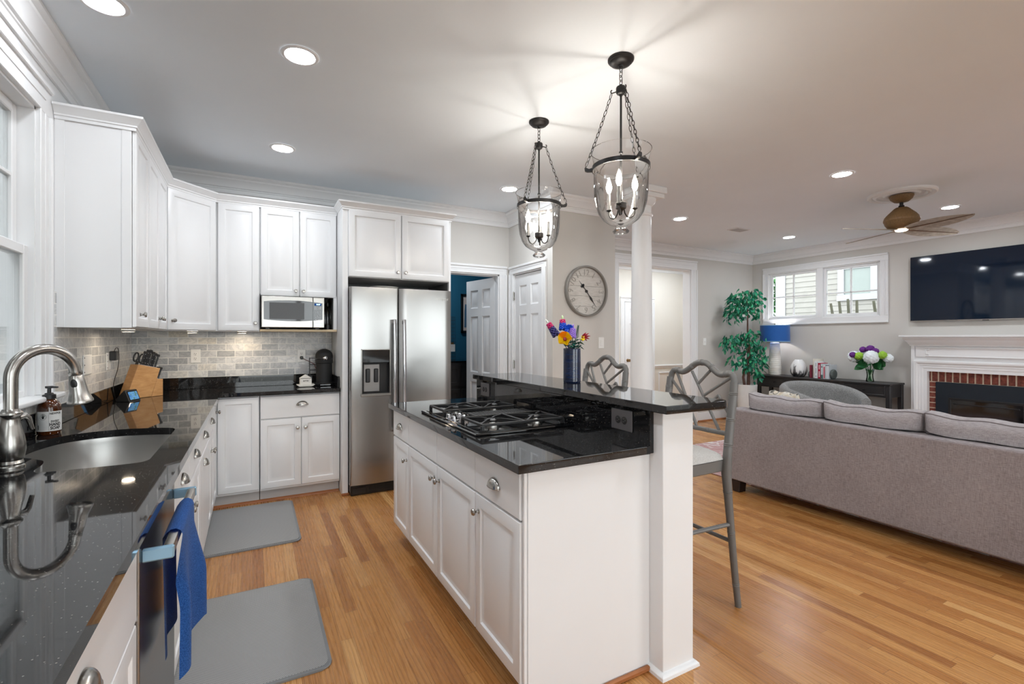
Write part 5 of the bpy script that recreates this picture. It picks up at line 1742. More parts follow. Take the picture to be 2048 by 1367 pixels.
# ================================================================== PENDANT LANTERNS
def pendant(label, x, y, rot):
    T = thing('pendant_light', label, 'pendant light', (x, y, ZC), 'glass bell pendants over the island')
    bz = MT['bronze']
    c = lambda z: (x, y, z)
    g = G(); g.lathe([(0.066, 2.7695), (0.066, 2.762), (0.061, 2.755), (0.058, 2.7545), (0.050, 2.744), (0.034, 2.738), (0.014, 2.736), (0.011, 2.728), (0, 2.725)], (x, y, 0), 32); part(T, 'canopy', g, bz)

    def link(g, p, d, r0, L, tw, th=0.0019):
        u = Vector(d).normalized()
        a = u.orthogonal().normalized()
        a = Matrix.Rotation(tw, 3, u) @ a
        P = []
        for i in range(12):
            t = 2 * PI * i / 12
            P.append(Vector(p) + u * (math.sin(t) * L) + a * (math.cos(t) * r0))
        g.tube(P, th, 5, True)
    g = G()
    for i in range(4):
        link(g, (x, y, 2.717 - i * 0.0235), (0, 0, 1), 0.0095, 0.0165, i * PI / 2 + rot)
    part(T, 'top_chain', g, bz)
    zh = 2.607
    g = G(); g.lathe([(0, 2.642), (0.006, 2.640), (0.010, 2.632), (0.022, 2.628), (0.025, 2.622), (0.025, 2.600), (0.020, 2.592), (0.010, 2.588), (0.007, 2.58)], (x, y, 0), 24)
    for k in range(3):
        a = rot + k * 2 * PI / 3
        dx, dy = math.cos(a), math.sin(a)
        g.tube([(x + dx * r, y + dy * r, z) for r, z in ((0.020, 2.606), (0.036, 2.602), (0.044, 2.600), (0.050, 2.604), (0.050, 2.612), (0.044, 2.616))], 0.0032, 7)
    part(T, 'hub', g, bz)
    g = G(); g.tube([c(2.585), c(2.04)], 0.0055, 12); g.lathe([(0.006, 2.300), (0.010, 2.296), (0.010, 2.288), (0.006, 2.284)], (x, y, 0), 16, close=False); part(T, 'rod', g, bz)
    for k in range(3):
        a = rot + k * 2 * PI / 3
        dx, dy = math.cos(a), math.sin(a)
        p0 = Vector((x + dx * 0.046, y + dy * 0.046, 2.600)); p1 = Vector((x + dx * 0.176, y + dy * 0.176, 2.238))
        g = G()
        n = 14
        for i in range(n):
            t = (i + 0.5) / n
            q = p0.lerp(p1, t); q.z -= 0.012 * math.sin(PI * t)
            link(g, q, p1 - p0, 0.0068, 0.0165, i * PI / 2 + 0.4)
        part(T, 'chain', g, bz)
    zb = 2.215
    g = G(); g.lathe([(0.1405, zb - 0.011), (0.145, zb - 0.011), (0.145, zb + 0.011), (0.1405, zb + 0.011), (0.1405, zb - 0.011)], (x, y, 0), 48, close=False)
    for k in range(3):
        a = rot + k * 2 * PI / 3
        M = Matrix.Translation((x, y, zb)) @ Matrix.Rotation(a, 4, 'Z')
        g.prism([(0.143, -0.010), (0.170, -0.009), (0.182, -0.004), (0.184, 0.010), (0.178, 0.018), (0.172, 0.010), (0.160, 0.004), (0.143, 0.010)], -0.008, 0.008, 'y', M, 0.001)
    part(T, 'band', g, bz)
    g = G()
    pr = [(0.152, 2.302), (0.149, 2.290), (0.142, 2.265), (0.139, 2.24), (0.138, 2.20), (0.137, 2.13), (0.135, 2.08), (0.128, 2.03), (0.113, 1.985), (0.090, 1.952), (0.062, 1.932), (0.036, 1.920), (0.028, 1.914), (0.026, 1.907), (0.036, 1.900), (0.042, 1.892), (0.036, 1.882), (0.020, 1.876), (0.0, 1.874)]
    g.lathe(pr, (x, y, 0), 48, close=False)
    g.tube([(x + 0.152 * math.cos(2 * PI * i / 48), y + 0.152 * math.sin(2 * PI * i / 48), 2.302) for i in range(48)], 0.0016, 6, True)
    part(T, 'glass_bell', g, MT['glass'], sharp=60)
    g = G(); g.lathe([(0.0, 1.975), (0.006, 1.978), (0.008, 1.992), (0.012, 2.000), (0.026, 2.008), (0.028, 2.015), (0.028, 2.035), (0.022, 2.04), (0.0, 2.042)], (x, y, 0), 24); part(T, 'candle_hub', g, bz)
    for k in range(3):
        a = rot + PI / 3 + k * 2 * PI / 3 + 0.4
        dx, dy = math.cos(a), math.sin(a)
        g = G(); g.tube([(x + dx * r, y + dy * r, z) for r, z in ((0.016, 2.008), (0.022, 1.985), (0.034, 1.968), (0.050, 1.964), (0.066, 1.972), (0.074, 1.990), (0.076, 2.008))], 0.0036, 8)
        g.lathe([(0.004, 2.004), (0.013, 2.010), (0.014, 2.014), (0.010, 2.015)], (x + dx * 0.076, y + dy * 0.076, 0), 14, close=False)
        ar = part(T, 'candle_arm', g, bz)
        g = G(); g.lathe([(0.0085, 2.014), (0.0085, 2.10), (0.006, 2.103)], (x + dx * 0.076, y + dy * 0.076, 0), 14); part(ar, 'candle_sleeve', g, MT['candle'])
        g = G(); g.lathe([(0.006, 2.102), (0.013, 2.118), (0.0155, 2.132), (0.012, 2.152), (0.005, 2.174), (0.0, 2.186)], (x + dx * 0.076, y + dy * 0.076, 0), 14); part(ar, 'bulb', g, MT['bulb'])
        l = bpy.data.lights.new('bulb_light', 'POINT')
        l.energy = BULB_POWER; l.shadow_soft_size = 0.012; l.color = (1.0, 0.93, 0.84)
        o = bpy.data.objects.new('bulb_light', l); COL.objects.link(o); o.location = (x + dx * 0.076, y + dy * 0.076, 2.20)


pendant('clear glass bell pendant nearer the camera, hanging higher in view', 1.65, 1.878, math.radians(138.6))
pendant('clear glass bell pendant farther away, left of the nearer one', 1.654, 2.678, math.radians(328.3))

# recessed lamps
CANS = [(0.209, 2.625, 'over the sink side aisle, nearer the camera'), (0.196, 3.968, 'in front of the back cabinets'), (-0.557, 2.61, 'close to the crown above the kitchen window'), (2.154, 4.023, 'left of the far pendant, near the pantry'), (4.498, 2.283, 'left of the ceiling fan'), (4.481, 4.058, 'right of the column'), (6.66, 4.071, 'in front of the far doorway corner'), (6.669, 2.30, 'right of the ceiling fan'),
        (0.209, 0.9, 'over the aisle beside the camera'), (2.154, 0.6, 'over the bar end, behind the camera'), (4.498, 0.2, 'over the sofa'), (6.669, 0.2, 'in front of the fireplace'),  # unseen lamps added to brighten the main room
        (0.5, -1.4, 'by the left rear window'), (3.2, -1.4, 'between the rear windows'), (6.0, -1.6, 'by the right rear window'), (6.9, 6.0, 'in the hall by the wainscot'), (5.1, 6.1, 'in the hall by its door'), (4.2, 6.2, 'at the left end of the hall'), (6.2, 5.9, 'in the middle of the hall'), (2.0, 5.8, 'in the blue room')]  # more unseen lamps, added to light the rear, hall and blue room
for x, y, tx in CANS:
    T = thing('recessed_light', 'round recessed ceiling light ' + tx, 'ceiling light', (x, y, ZC), 'recessed ceiling lights')
    g = G(); g.lathe([(0.068, -0.002), (0.072, -0.006), (0.084, -0.006), (0.090, -0.0005)], (x, y, ZC), 40, close=False); part(T, 'trim_ring', g, MT['trim'])
    g = G(); g.lathe([(0.0, -0.003), (0.069, -0.003)], (x, y, ZC), 40, close=False); part(T, 'lens', g, MT['can_dim' if x < 0 else ('can_mid' if x < 0.3 and y > 2 else 'can')])
# ================================================================== WALL CLOCK
ckx, ckz, ckr = 3.012, 1.827, 0.262
T = thing('wall_clock', 'large round grey framed clock with whitewashed plank face on the beige wall', 'clock', (ckx, YC, ckz))
CM = frame((ckx, YC - 0.0005, ckz), (1, 0, 0), (0, -1, 0))
CA = CM @ Matrix.Rotation(-PI / 2, 4, 'X')
g = G(); g.lathe([(ckr, 0.0), (ckr, 0.042), (ckr - 0.004, 0.046), (ckr - 0.016, 0.046), (ckr - 0.020, 0.042), (ckr - 0.020, 0.012)], seg=64, M=CA, close=False); part(T, 'frame', g, MT['clock_frame'])
g = G()
hs_ = [-0.26, -0.155, -0.048, 0.052, 0.155, 0.26]
for z0, z1 in zip(hs_, hs_[1:]):
    P = []
    R_ = ckr - 0.019
    for i in range(13):
        z = z0 + 0.0012 + (z1 - z0 - 0.0024) * i / 12
        P.append((math.sqrt(max(0, R_ * R_ - z * z)), z))
    P += [(-a, b) for a, b in P[::-1]]
    P = [p for i, p in enumerate(P) if i == 0 or (Vector(p) - Vector(P[i - 1])).length > 1e-4]
    g.prism(P, 0.004, 0.014, 'y', CM)
part(T, 'face', g, MT['clock_face'])
g = G(); g.box(-0.19, 0.19, 0.001, 0.006, -0.15, 0.15, 0, CM); part(T, 'backing', g, MT['slot'])
g = G()
for h in range(1, 13):
    a = PI / 2 - h * PI / 6
    t = str(h)
    text_into(g, t, 0.085, CM @ Matrix.Scale(-1, 4, (0, 1, 0)) @ Matrix.Translation((0.190 * math.cos(a), -0.0155, 0.190 * math.sin(a))) @ Matrix.Rotation(-(a - PI / 2) if False else (PI / 2 - a), 4, 'Y'), 0.002)
part(T, 'numerals', g, paint('numeral_paint', (168, 164, 158), 0.6, var=0.06))


def hand(name, ang, L, wd, bulge, spade=False):
    g = G()
    M = CM @ Matrix.Translation((0, 0.020, 0)) @ Matrix.Rotation(ang, 4, 'Y')
    P = [(-wd, -0.02), (wd, -0.02), (wd, L * 0.3), (bulge, L * 0.45), (wd * 0.8, L * 0.7), (0, L), (-wd * 0.8, L * 0.7), (-bulge, L * 0.45), (-wd, L * 0.3)]
    g.prism(P, -0.001, 0.001, 'y', M)
    if spade:
        g.lathe([(0.013, -0.001), (0.013, 0.001)], seg=14, M=M @ Matrix.Translation((0.012, 0, L * 0.5)) @ Matrix.Rotation(PI / 2, 4, 'X'))
        g.lathe([(0.013, -0.001), (0.013, 0.001)], seg=14, M=M @ Matrix.Translation((-0.012, 0, L * 0.5)) @ Matrix.Rotation(PI / 2, 4, 'X'))
    part(T, name, g, MT['black_matte'])


hand('hour_hand', math.radians(-42), 0.145, 0.0035, 0.010, True)
hand('minute_hand', math.radians(142), 0.205, 0.004, 0.013)
g = G(); g.lathe([(0.014, 0.014), (0.014, 0.026), (0.010, 0.029), (0, 0.029)], seg=20, M=CA); part(T, 'centre_cap', g, MT['black_matte'])

# ================================================================== BLUE VASE WITH TOY BRICK FLOWERS
vx, vy, vz, vr = 1.648, 2.300, 1.088, 0.051
T = thing('blue_vase', 'tall cylindrical dark blue glass vase on the bar top', 'vase', (vx, vy, vz))
mb = N('blue_glass')
mb.l(mb.ramp(mb.noise(mb.coord('Object', (1, 1, 22)), 3), [(0.35, lin((5, 14, 38))), (0.6, lin((8, 34, 72))), (0.8, lin((10, 60, 104)))]), mb.p.inputs['Base Color'])
mb.p.inputs['Roughness'].default_value = 0.06; mb.p.inputs['Coat Weight'].default_value = 0.6
g = G()
pr = [(0.0, 0.0005), (vr - 0.002, 0.0005), (vr, 0.004)]
for i in range(24):
    z = 0.012 + i * 0.0075
    pr += [(vr, z), (vr - 0.0003, z + 0.002), (vr, z + 0.004)]
pr += [(vr, 0.198), (vr - 0.001, 0.200), (vr - 0.005, 0.200), (vr - 0.006, 0.10), (0, 0.09)]
g.lathe(pr, (vx, vy, vz), 40, close=False); part(T, 'vase', g, mb.m)
g = G()
for sg in (-1, 1):
    g.box(-0.010, 0.010, -0.0005, 0.0005, -0.0018, 0.0018, 0, Matrix.Translation((vx - 0.020, vy - math.sqrt(vr * vr - 0.0004) - 0.0008, vz + 0.072)) @ Matrix.Rotation(sg * PI / 4, 4, 'Y'))
part(T, 'etched_mark', g, paint('etched_grey', (100, 120, 150), 0.5))
FG = 'toy brick flowers in the blue vase'
rdir, fdir = Vector((0.879, -0.4767, 0)), Vector((0.4767, 0.879, 0))


def fcol(name, rgb):
    return paint(name, rgb, 0.28, var=0.05)


CF = {k: fcol('toy_' + k, c) for k, c in {'yellow': (255, 218, 24), 'orange': (246, 160, 20), 'blue': (16, 74, 196), 'navy': (50, 48, 110), 'magenta': (190, 24, 96), 'lilac': (146, 112, 206), 'dark_green': (10, 66, 56), 'teal': (10, 110, 96), 'white': (226, 236, 228), 'lime': (196, 232, 170), 'red': (150, 20, 44)}.items()}


def FP(px, py, dep=0.0):
    """point above the vase given photo offsets in metres: across, up"""
    return Vector((vx, vy, vz + 0.200)) + rdir * (px - 0.028) + fdir * dep + Vector((0, 0, py))


def stem(T, tip, mat='dark_green', r=0.0022):
    g = G()
    b = Vector((vx, vy, vz + 0.105)) + (Vector((tip.x, tip.y, 0)) - Vector((vx, vy, 0))) * -0.22
    m_ = b.lerp(tip, 0.5); m_.z += 0.01
    g.tube([b, m_, tip], r, 7)
    return part(T, 'stem', g, CF[mat])


def spike(label, base, tip, cols, tipcol):
    T = thing('lupin_flower', label, 'toy flower', (vx, vy, vz + 0.1), FG)
    stem(T, tip)
    ax = (tip - base)
    k = 0
    n = 9
    for c in cols:
        g = G()
        m = n // len(cols)
        for i in range(m):
            t = (k + i) / n
            q = base + ax * t
            rr = 0.019 * (1 - 0.5 * t)
            for j in range(6):
                a = j * PI / 3 + (k + i) * 0.5
                o = ax.normalized().orthogonal().normalized()
                o = Matrix.Rotation(a, 3, ax.normalized()) @ o
                g.ball(q + o * rr, 0.0072, 8)
        k += m
        part(T, 'petals', g, CF[c])
    g = G(); g.lathe([(0.004, 0), (0.006, 0.008), (0.0045, 0.018), (0.0, 0.026)], seg=10, M=axis_m(tip, ax)); part(T, 'bud', g, CF[tipcol])


spike('navy and magenta toy lupin leaning far left out of the blue vase', FP(-0.065, 0.078, 0.0), FP(-0.112, 0.150, 0.01), ('navy', 'navy', 'magenta'), 'white')
spike('blue and magenta toy lupin standing tallest in the blue vase', FP(-0.022, 0.112, 0.03), FP(-0.024, 0.172, 0.035), ('blue', 'blue', 'magenta'), 'lime')
spike('lilac toy lavender spike in the middle of the blue vase', FP(0.028, 0.066, 0.0), FP(0.034, 0.118, 0.0), ('lilac', 'lilac', 'lilac'), 'lilac')
T = thing('poppy_flower', 'large yellow toy poppy at the front of the blue vase', 'toy flower', (vx, vy, vz + 0.1), FG)
c = FP(-0.020, 0.056, -0.05)
stem(T, c, 'navy')
nf = (-fdir * 0.9 + Vector((0, 0, 0.25)) - rdir * 0.2).normalized()
QM = axis_m(c - nf * 0.012, nf) @ Matrix.Scale(1.35, 4)
for k in range(5):
    g = G()
    MM = QM @ Matrix.Rotation(k * 2 * PI / 5, 4, 'Z')
    g.grid(lambda u, v: MM @ Vector((0.006 + 0.021 * math.sin(PI * 0.62 * v), (u - 0.5) * 0.040 * math.sin(PI * (0.25 + 0.62 * v)), 0.002 + 0.034 * v ** 1.3 - 0.010 * (u - 0.5) ** 2 * 4)), 6, 6)
    bmesh.ops.solidify(g.b, geom=g.b.faces[:], thickness=0.003)
    part(T, 'petal', g, CF['orange' if k in (1,) else 'yellow'], sharp=70)
g = G(); g.lathe([(0.008, 0), (0.008, 0.006), (0.005, 0.009), (0, 0.009)], seg=12, M=QM); part(T, 'centre', g, CF['red'])
T = thing('cornflower', 'bright blue toy cornflower behind the yellow poppy', 'toy flower', (vx, vy, vz + 0.1), FG)
c = FP(0.012, 0.112, 0.01); stem(T, c)
g = G()
for k in range(11):
    a = 2 * PI * k / 11
    d_ = (rdir * math.cos(a) + Vector((0, 0, 1)) * math.sin(a)) - fdir * 0.35
    g.tube([c, c + d_ * 0.016, c + d_ * 0.028], [0.003, 0.006, 0.0075], 6)
part(T, 'petals', g, CF['blue'])
T = thing('fern_sprig', 'dark green toy fern sprig right of centre in the blue vase', 'toy flower', (vx, vy, vz + 0.1), FG)
b, t_ = FP(0.052, 0.03, 0.01), FP(0.066, 0.128, 0.01); stem(T, t_)
g = G()
for i in range(10):
    q = b.lerp(t_, 0.3 + 0.7 * i / 9)
    for sg in (-1, 1):
        e = q + rdir * sg * (0.015 - 0.0011 * i) + Vector((0, 0, 0.010))
        g.tube([q, e], [0.0025, 0.001], 6)
part(T, 'fronds', g, CF['dark_green'])
T = thing('star_flower', 'red and yellow toy flower reaching right from the blue vase', 'toy flower', (vx, vy, vz + 0.1), FG)
c = FP(0.092, 0.068, 0.0); stem(T, c)
g = G()
for k in range(8):
    a = 2 * PI * k / 8 + 0.2
    d_ = (rdir * 0.6 * math.cos(a) + Vector((0, 0, 1)) * math.sin(a) * 0.6 + fdir * math.cos(a + 0.6) * 0.4 + rdir * 0.5)
    g.tube([c, c + d_ * 0.022, c + d_ * 0.042], [0.003, 0.006, 0.001], 6)
part(T, 'petals', g, CF['red'])
g = G(); g.ball(c, 0.010, 10); g.tube([c - rdir * 0.012 - Vector((0, 0, 0.012)), c + Vector((0, 0, -0.018)), c + rdir * 0.012 + Vector((0, 0, -0.012))], [0.004, 0.009, 0.004], 8); part(T, 'centre', g, CF['yellow'])
T = thing('leaf_sprig', 'dark green toy leaves low over the vase rim', 'toy flower', (vx, vy, vz + 0.1), FG)
stem(T, FP(0.05, 0.04, 0.0), 'teal')
g = G()
for k in range(60):
    q = FP(random.uniform(-0.01, 0.075), random.uniform(0.004, 0.055), random.uniform(-0.03, 0.03))
    a = random.uniform(-0.6, 0.6)
    e = q + (rdir * math.cos(a) * random.choice((-1, 1)) + Vector((0, 0, 1)) * math.sin(a)) * 0.026
    g.tube([q, (q + e) / 2 + Vector((0, 0, 0.003)), e], [0.002, 0.0085, 0.001], 6, flat=0.4)
part(T, 'leaves', g, CF['dark_green'])
g = G()
for k in range(10):
    g.ball(FP(random.uniform(0.0, 0.07), random.uniform(0.004, 0.022), random.uniform(-0.035, 0.03)), 0.0055, 8)
part(T, 'studs', g, CF['teal'])

# ================================================================== SOFA
SY1, SY0, SX = 2.84, 0.72, 3.72
T = thing('sofa', 'grey woven three seat sofa seen from behind', 'sofa', (4.2, 1.78, 0))
g = G(); g.box(SX, SX + 0.20, SY0, SY1, 0.10, 0.724, 0.016, seg=3)
part(T, 'back_frame', g, MT['sofa'])
g = G(); g.box(SX + 0.2005, 4.66, SY0 + 0.001, SY1 - 0.001, 0.10, 0.30, 0.01); part(T, 'base', g, MT['sofa'])
for y0, y1 in ((SY0, SY0 + 0.17), (SY1 - 0.17, SY1)):
    g = G(); g.box(SX + 0.2005, 4.66, y0, y1, 0.301, 0.60, 0.02, seg=3); part(T, 'arm', g, MT['sofa'])
for x in (SX + 0.055, 4.60):
    for y in (SY0 + 0.08, SY1 - 0.085):
        g = G(); M = Matrix.Translation((x, y, 0)); zf = 0.0105 if x > 4.2 else 0.0; g.prism([(-0.033, zf), (0.033, zf), (0.042, 0.0995), (-0.042, 0.0995)], -0.045, 0.045, 'x', M, 0.003); part(T, 'foot', g, MT['espresso'])


def cushion(g, o, ux, uy, uz, w_, h_, t_, n=18, puff=0.6, sag=0.0):
    """pillow-like block: o corner, spans w_ along ux, h_ along uz, t_ along uy"""
    def f(sd):
        def q(u, v):
            a, b = u * 2 - 1, v * 2 - 1
            k = ((1 - abs(a) ** 6) * (1 - abs(b) ** 6)) ** 0.5
            e = 0.5 * (1 - puff) + 0.5 * puff * k
            ww = w_ * 0.5 * (a * (1 - 0.02 * (1 - b * b)))
            z = h_ * 0.5 * b - sag * (1 - a * a) * (1 if b > 0 else 0) * abs(b) + 0.006 * math.sin(a * 7 + o.y * 9) * max(0, b)
            return o + ux * (w_ / 2 + ww) + uz * (h_ / 2 + z) + uy * (t_ / 2 + sd * t_ * e)
        return q
    V1 = g.grid(f(-1), n, n)
    V2 = g.grid(f(1), n, n)
    for i in range(n):
        for a, b, c, d in ((V1[i][0], V1[i + 1][0], V2[i + 1][0], V2[i][0]), (V1[i][n], V1[i + 1][n], V2[i + 1][n], V2[i][n]), (V1[0][i], V1[0][i + 1], V2[0][i + 1], V2[0][i]), (V1[n][i], V1[n][i + 1], V2[n][i + 1], V2[n][i])):
            g.b.faces.new((a, b, c, d))
    return [[v.co.copy() for v in (V1[i][n] for i in range(n + 1))], [v.co.copy() for v in (V1[0][j] for j in range(n + 1))], [v.co.copy() for v in (V1[n][j] for j in range(n + 1))], [v.co.copy() for v in (V2[i][n] for i in range(n + 1))]]


cw = (SY1 - 0.115 - (SY0 + 0.115)) / 3
for k in range(3):
    y0 = SY1 - 0.115 - (k + 1) * cw + 0.006
    g = G()
    E_ = cushion(g, Vector((SX + 0.085, y0, 0.46)), Vector((0, 1, 0)), Vector((1, 0, 0.14)).normalized(), Vector((0.0, 0, 1)), cw - 0.012, 0.385, 0.20, puff=0.55, sag=0.012)
    for v in g.b.verts:
        if v.co.z < 0.725:
            v.co.x = max(v.co.x, SX + 0.2015)
    c_ = part(T, 'back_cushion', g, MT['sofa_cushion'], sharp=70)
    g = G()
    pth = [p for p in E_[1] if p.z > 0.728] + E_[0][1:-1] + [p for p in E_[2][::-1] if p.z > 0.728]
    g.tube(pth, 0.0038, 7); part(c_, 'piping', g, MT['piping'])
for k in range(3):
    y0 = SY1 - 0.175 - (k + 1) * (SY1 - SY0 - 0.35) / 3
    g = G(); g.box(SX + 0.34, 4.68, y0 + 0.005, y0 + (SY1 - SY0 - 0.35) / 3 - 0.005, 0.301, 0.455, 0.03, seg=3); part(T, 'seat_cushion', g, MT['sofa_cushion'])
g = G()
cushion(g, Vector((4.10, 2.42, 0.465)), Vector((0.25, 1, 0)).normalized(), Vector((0.9, -0.2, 0.3)).normalized(), Vector((-0.25, 0, 1)).normalized(), 0.30, 0.40, 0.11, puff=0.8)
mp = N('patterned_pillow')
vv_ = mp.n('ShaderNodeTexVoronoi'); vv_.inputs['Scale'].default_value = 14; mp.l(mp.coord('Object', (1, 1, 1)), vv_.inputs['Vector'])
mp.l(mp.ramp(vv_.outputs['Distance'], [(0.25, lin((214, 204, 186))), (0.33, lin((40, 40, 40))), (0.40, lin((222, 218, 208))), (0.8, lin((196, 176, 140)))]), mp.p.inputs['Base Color'])
mp.p.inputs['Roughness'].default_value = 0.9
solo('throw_pillow', g, mp.m, 'black and cream patterned throw pillow on the sofa, peeking over its back', 'pillow', sharp=70)
g = G(); g.box(4.0, 6.9, 0.6, 4.2, 0.0005, 0.010, 0.004)
solo('area_rug', g, MT['rug'], 'faded patterned area rug in front of the sofa', 'rug')

# ================================================================== BARREL CHAIR
T = thing('barrel_chair', 'grey tweed barrel chair between the sofa and the black console', 'armchair', (6.50, 3.52, 0.0105), rz=math.radians(70))
g = G()


def shell(sd):
    def q(u, v):
        a = math.radians(-128 + 256 * u)
        h = 0.70 - 0.155 * (abs(a) / math.radians(128)) ** 2.2
        r0 = 0.50
        if sd == 0:      # outside, from the floor up
            r = 0.44 + 0.06 * min(1, v * 1.3)
            z = 0.12 + (h - 0.12) * v
        else:
            r = 0.50 - 0.10 - 0.03 * (1 - v)
            z = 0.35 + (h - 0.35) * v
        return Vector((r * math.cos(a), r * math.sin(a), z))
    return q


nu, nv = 40, 8
V1 = g.grid(shell(0), nu, nv)
V2 = g.grid(shell(1), nu, nv)
mid = [[None] * 4 for _ in range(nu + 1)]
for i in range(nu + 1):
    p, q = V1[i][nv].co, V2[i][nv].co
    for k in range(1, 4):
        t = k / 4
        c = p.lerp(q, t); c.z += 0.045 * math.sin(PI * t)
        mid[i][k] = g.b.verts.new(c)
    mid[i][0] = V1[i][nv]
for i in range(nu):
    for k in range(3):
        g.b.faces.new((mid[i][k], mid[i + 1][k], mid[i + 1][k + 1], mid[i][k + 1]))
    g.b.faces.new((mid[i][3], mid[i + 1][3], V2[i + 1][nv], V2[i][nv]))
for i in (0, nu):
    lp = [V1[i][j] for j in range(nv + 1)] + [mid[i][k] for k in (1, 2, 3)] + [V2[i][j] for j in range(nv, -1, -1)]
    g.b.faces.new(lp)
part(T, 'shell', g, MT['chair'], local=True, sharp=50)
g = G()
g.prism([(0.385 * math.cos(math.radians(a)), 0.385 * math.sin(math.radians(a))) for a in range(-120, 121, 10)] + [(-0.42, 0.30), (-0.45, 0.2), (-0.45, -0.2), (-0.42, -0.30)], 0.30, 0.45, bev=0.025); part(T, 'seat_cushion', g, MT['chair'], local=True)
g = G(); g.lathe([(0.0, 0.0), (0.30, 0.0), (0.30, 0.03), (0.10, 0.05), (0.10, 0.30), (0, 0.30)], seg=32); part(T, 'swivel_base', g, MT['espresso'], local=True)

# ================================================================== CONSOLE TABLE and things on it
CX0, CX1, CY0, CY1, CZ = 7.235, 7.60, 3.10, 4.955, 0.752
T = thing('console_table', 'black painted console table with drawers under the window', 'console table', (7.42, 4.03, 0))
mc = MT['console']
g = G(); g.box(CX0 - 0.012, CX1, CY0 - 0.012, CY1 + 0.012, CZ - 0.024, CZ, 0.004); part(T, 'table_top', g, mc)
g = G()
g.box(CX0 + 0.008, CX1 - 0.01, CY0 + 0.01, CY1 - 0.01, CZ - 0.185, CZ - 0.0245); part(T, 'apron', g, mc)
for y in (CY0, CY0 + 0.55, CY1 - 0.60, CY1 - 0.05):
    for x in (CX0, CX1 - 0.05):
        g = G(); g.box(x, x + 0.05, y, y + 0.05, 0, CZ - 0.0245, 0.003); part(T, 'leg', g, mc)
g = G(); g.box(CX0 + 0.01, CX1 - 0.01, CY0 + 0.01, CY1 - 0.01, 0.16, 0.185, 0.003); part(T, 'shelf', g, mc)
for y0, y1 in ((CY0 + 0.06, CY0 + 0.54), (CY0 + 0.61, CY1 - 0.61), (CY1 - 0.54, CY1 - 0.06)):
    g = G()
    g.relief(frame((CX0 + 0.004, y1, CZ - 0.165), (0, -1, 0), (-1, 0, 0)), y1 - y0, 0.13, [(0, -0.002), (0.002, 0), (0.012, 0), (0.015, -0.003)], 0.004)
    dr = part(T, 'drawer', g, mc)
    g = G(); g.lathe([(0.006, 0), (0.006, 0.008), (0.012, 0.014), (0.012, 0.020), (0, 0.024)], seg=12, M=axis_m((CX0 + 0.002, (y0 + y1) / 2, CZ - 0.10), (-1, 0, 0))); part(dr, 'drawer_knob', g, MT['bronze'])
# lamp
lx, ly = 7.42, 4.768
T = thing('table_lamp', 'white ribbed ceramic lamp with blue drum shade on the console', 'lamp', (lx, ly, CZ))
g = G()
pr = [(0.0, 0.001)]
for i in range(60):
    t = i / 59
    r = 0.098 - 0.030 * t ** 1.8 if t > 0.25 else 0.092 + 0.006 * t / 0.25
    pr.append((r - 0.0055 * (0.5 + 0.5 * math.cos(i * PI * 2 / 3.4)) - (0.012 if t > 0.985 else 0), 0.001 + 0.525 * t))
pr.append((0.0, 0.528))
g.lathe(pr, (lx, ly, CZ), 32); part(T, 'lamp_base', g, MT['lamp_base'], sharp=60)
g = G(); g.tube([(lx, ly, CZ + 0.527), (lx, ly, CZ + 0.80)], 0.006, 8); g.lathe([(0.01, 0.80), (0.012, 0.81), (0.006, 0.825), (0, 0.83)], (lx, ly, CZ), 12); g.tube([(lx - 0.212, ly, CZ + 0.79), (lx + 0.212, ly, CZ + 0.79)], 0.002, 6); g.tube([(lx, ly - 0.212, CZ + 0.79), (lx, ly + 0.212, CZ + 0.79)], 0.002, 6); part(T, 'harp', g, MT['nickel'])
g = G(); g.lathe([(0.218, 0.538), (0.214, 0.798), (0.211, 0.798), (0.215, 0.538), (0.218, 0.538)], (lx, ly, CZ), 48, close=False); sh_ = part(T, 'lamp_shade', g, MT['lamp_shade'])
g = G()
for z, r in ((0.540, 0.2185), (0.796, 0.2145)):
    g.lathe([(r, z - 0.004), (r + 0.001, z - 0.004), (r + 0.001, z + 0.004), (r, z + 0.004)], (lx, ly, CZ), 48, close=False)
part(sh_, 'shade_rim', g, paint('shade_rim', (150, 190, 220), 0.6))
g = G(); g.ball((lx, ly, CZ + 0.64), 0.03, 14, (1, 1, 1.3)); part(T, 'bulb', g, emit('lamp_bulb', (255, 238, 214), 12.0))
l = bpy.data.lights.new('lamp_light', 'POINT'); l.energy = 5; l.shadow_soft_size = 0.03; l.color = (1, 0.93, 0.84)
o = bpy.data.objects.new('lamp_light', l); COL.objects.link(o); o.location = (lx, ly, CZ + 0.70)
# egg vase
g = G()
g.lathe([(0, 0.001), (0.07, 0.001), (0.10, 0.03), (0.118, 0.08), (0.115, 0.13), (0.100, 0.18), (0.078, 0.225), (0.055, 0.255), (0.050, 0.262), (0.044, 0.262), (0.05, 0.24), (0, 0.2)], (7.42, 4.385, CZ), 36, close=False)
solo('egg_vase', g, MT['egg'], 'white egg-shaped vase with black drip glaze on the console', 'vase')
# books and bookends
BG = 'books between bookends on the console'


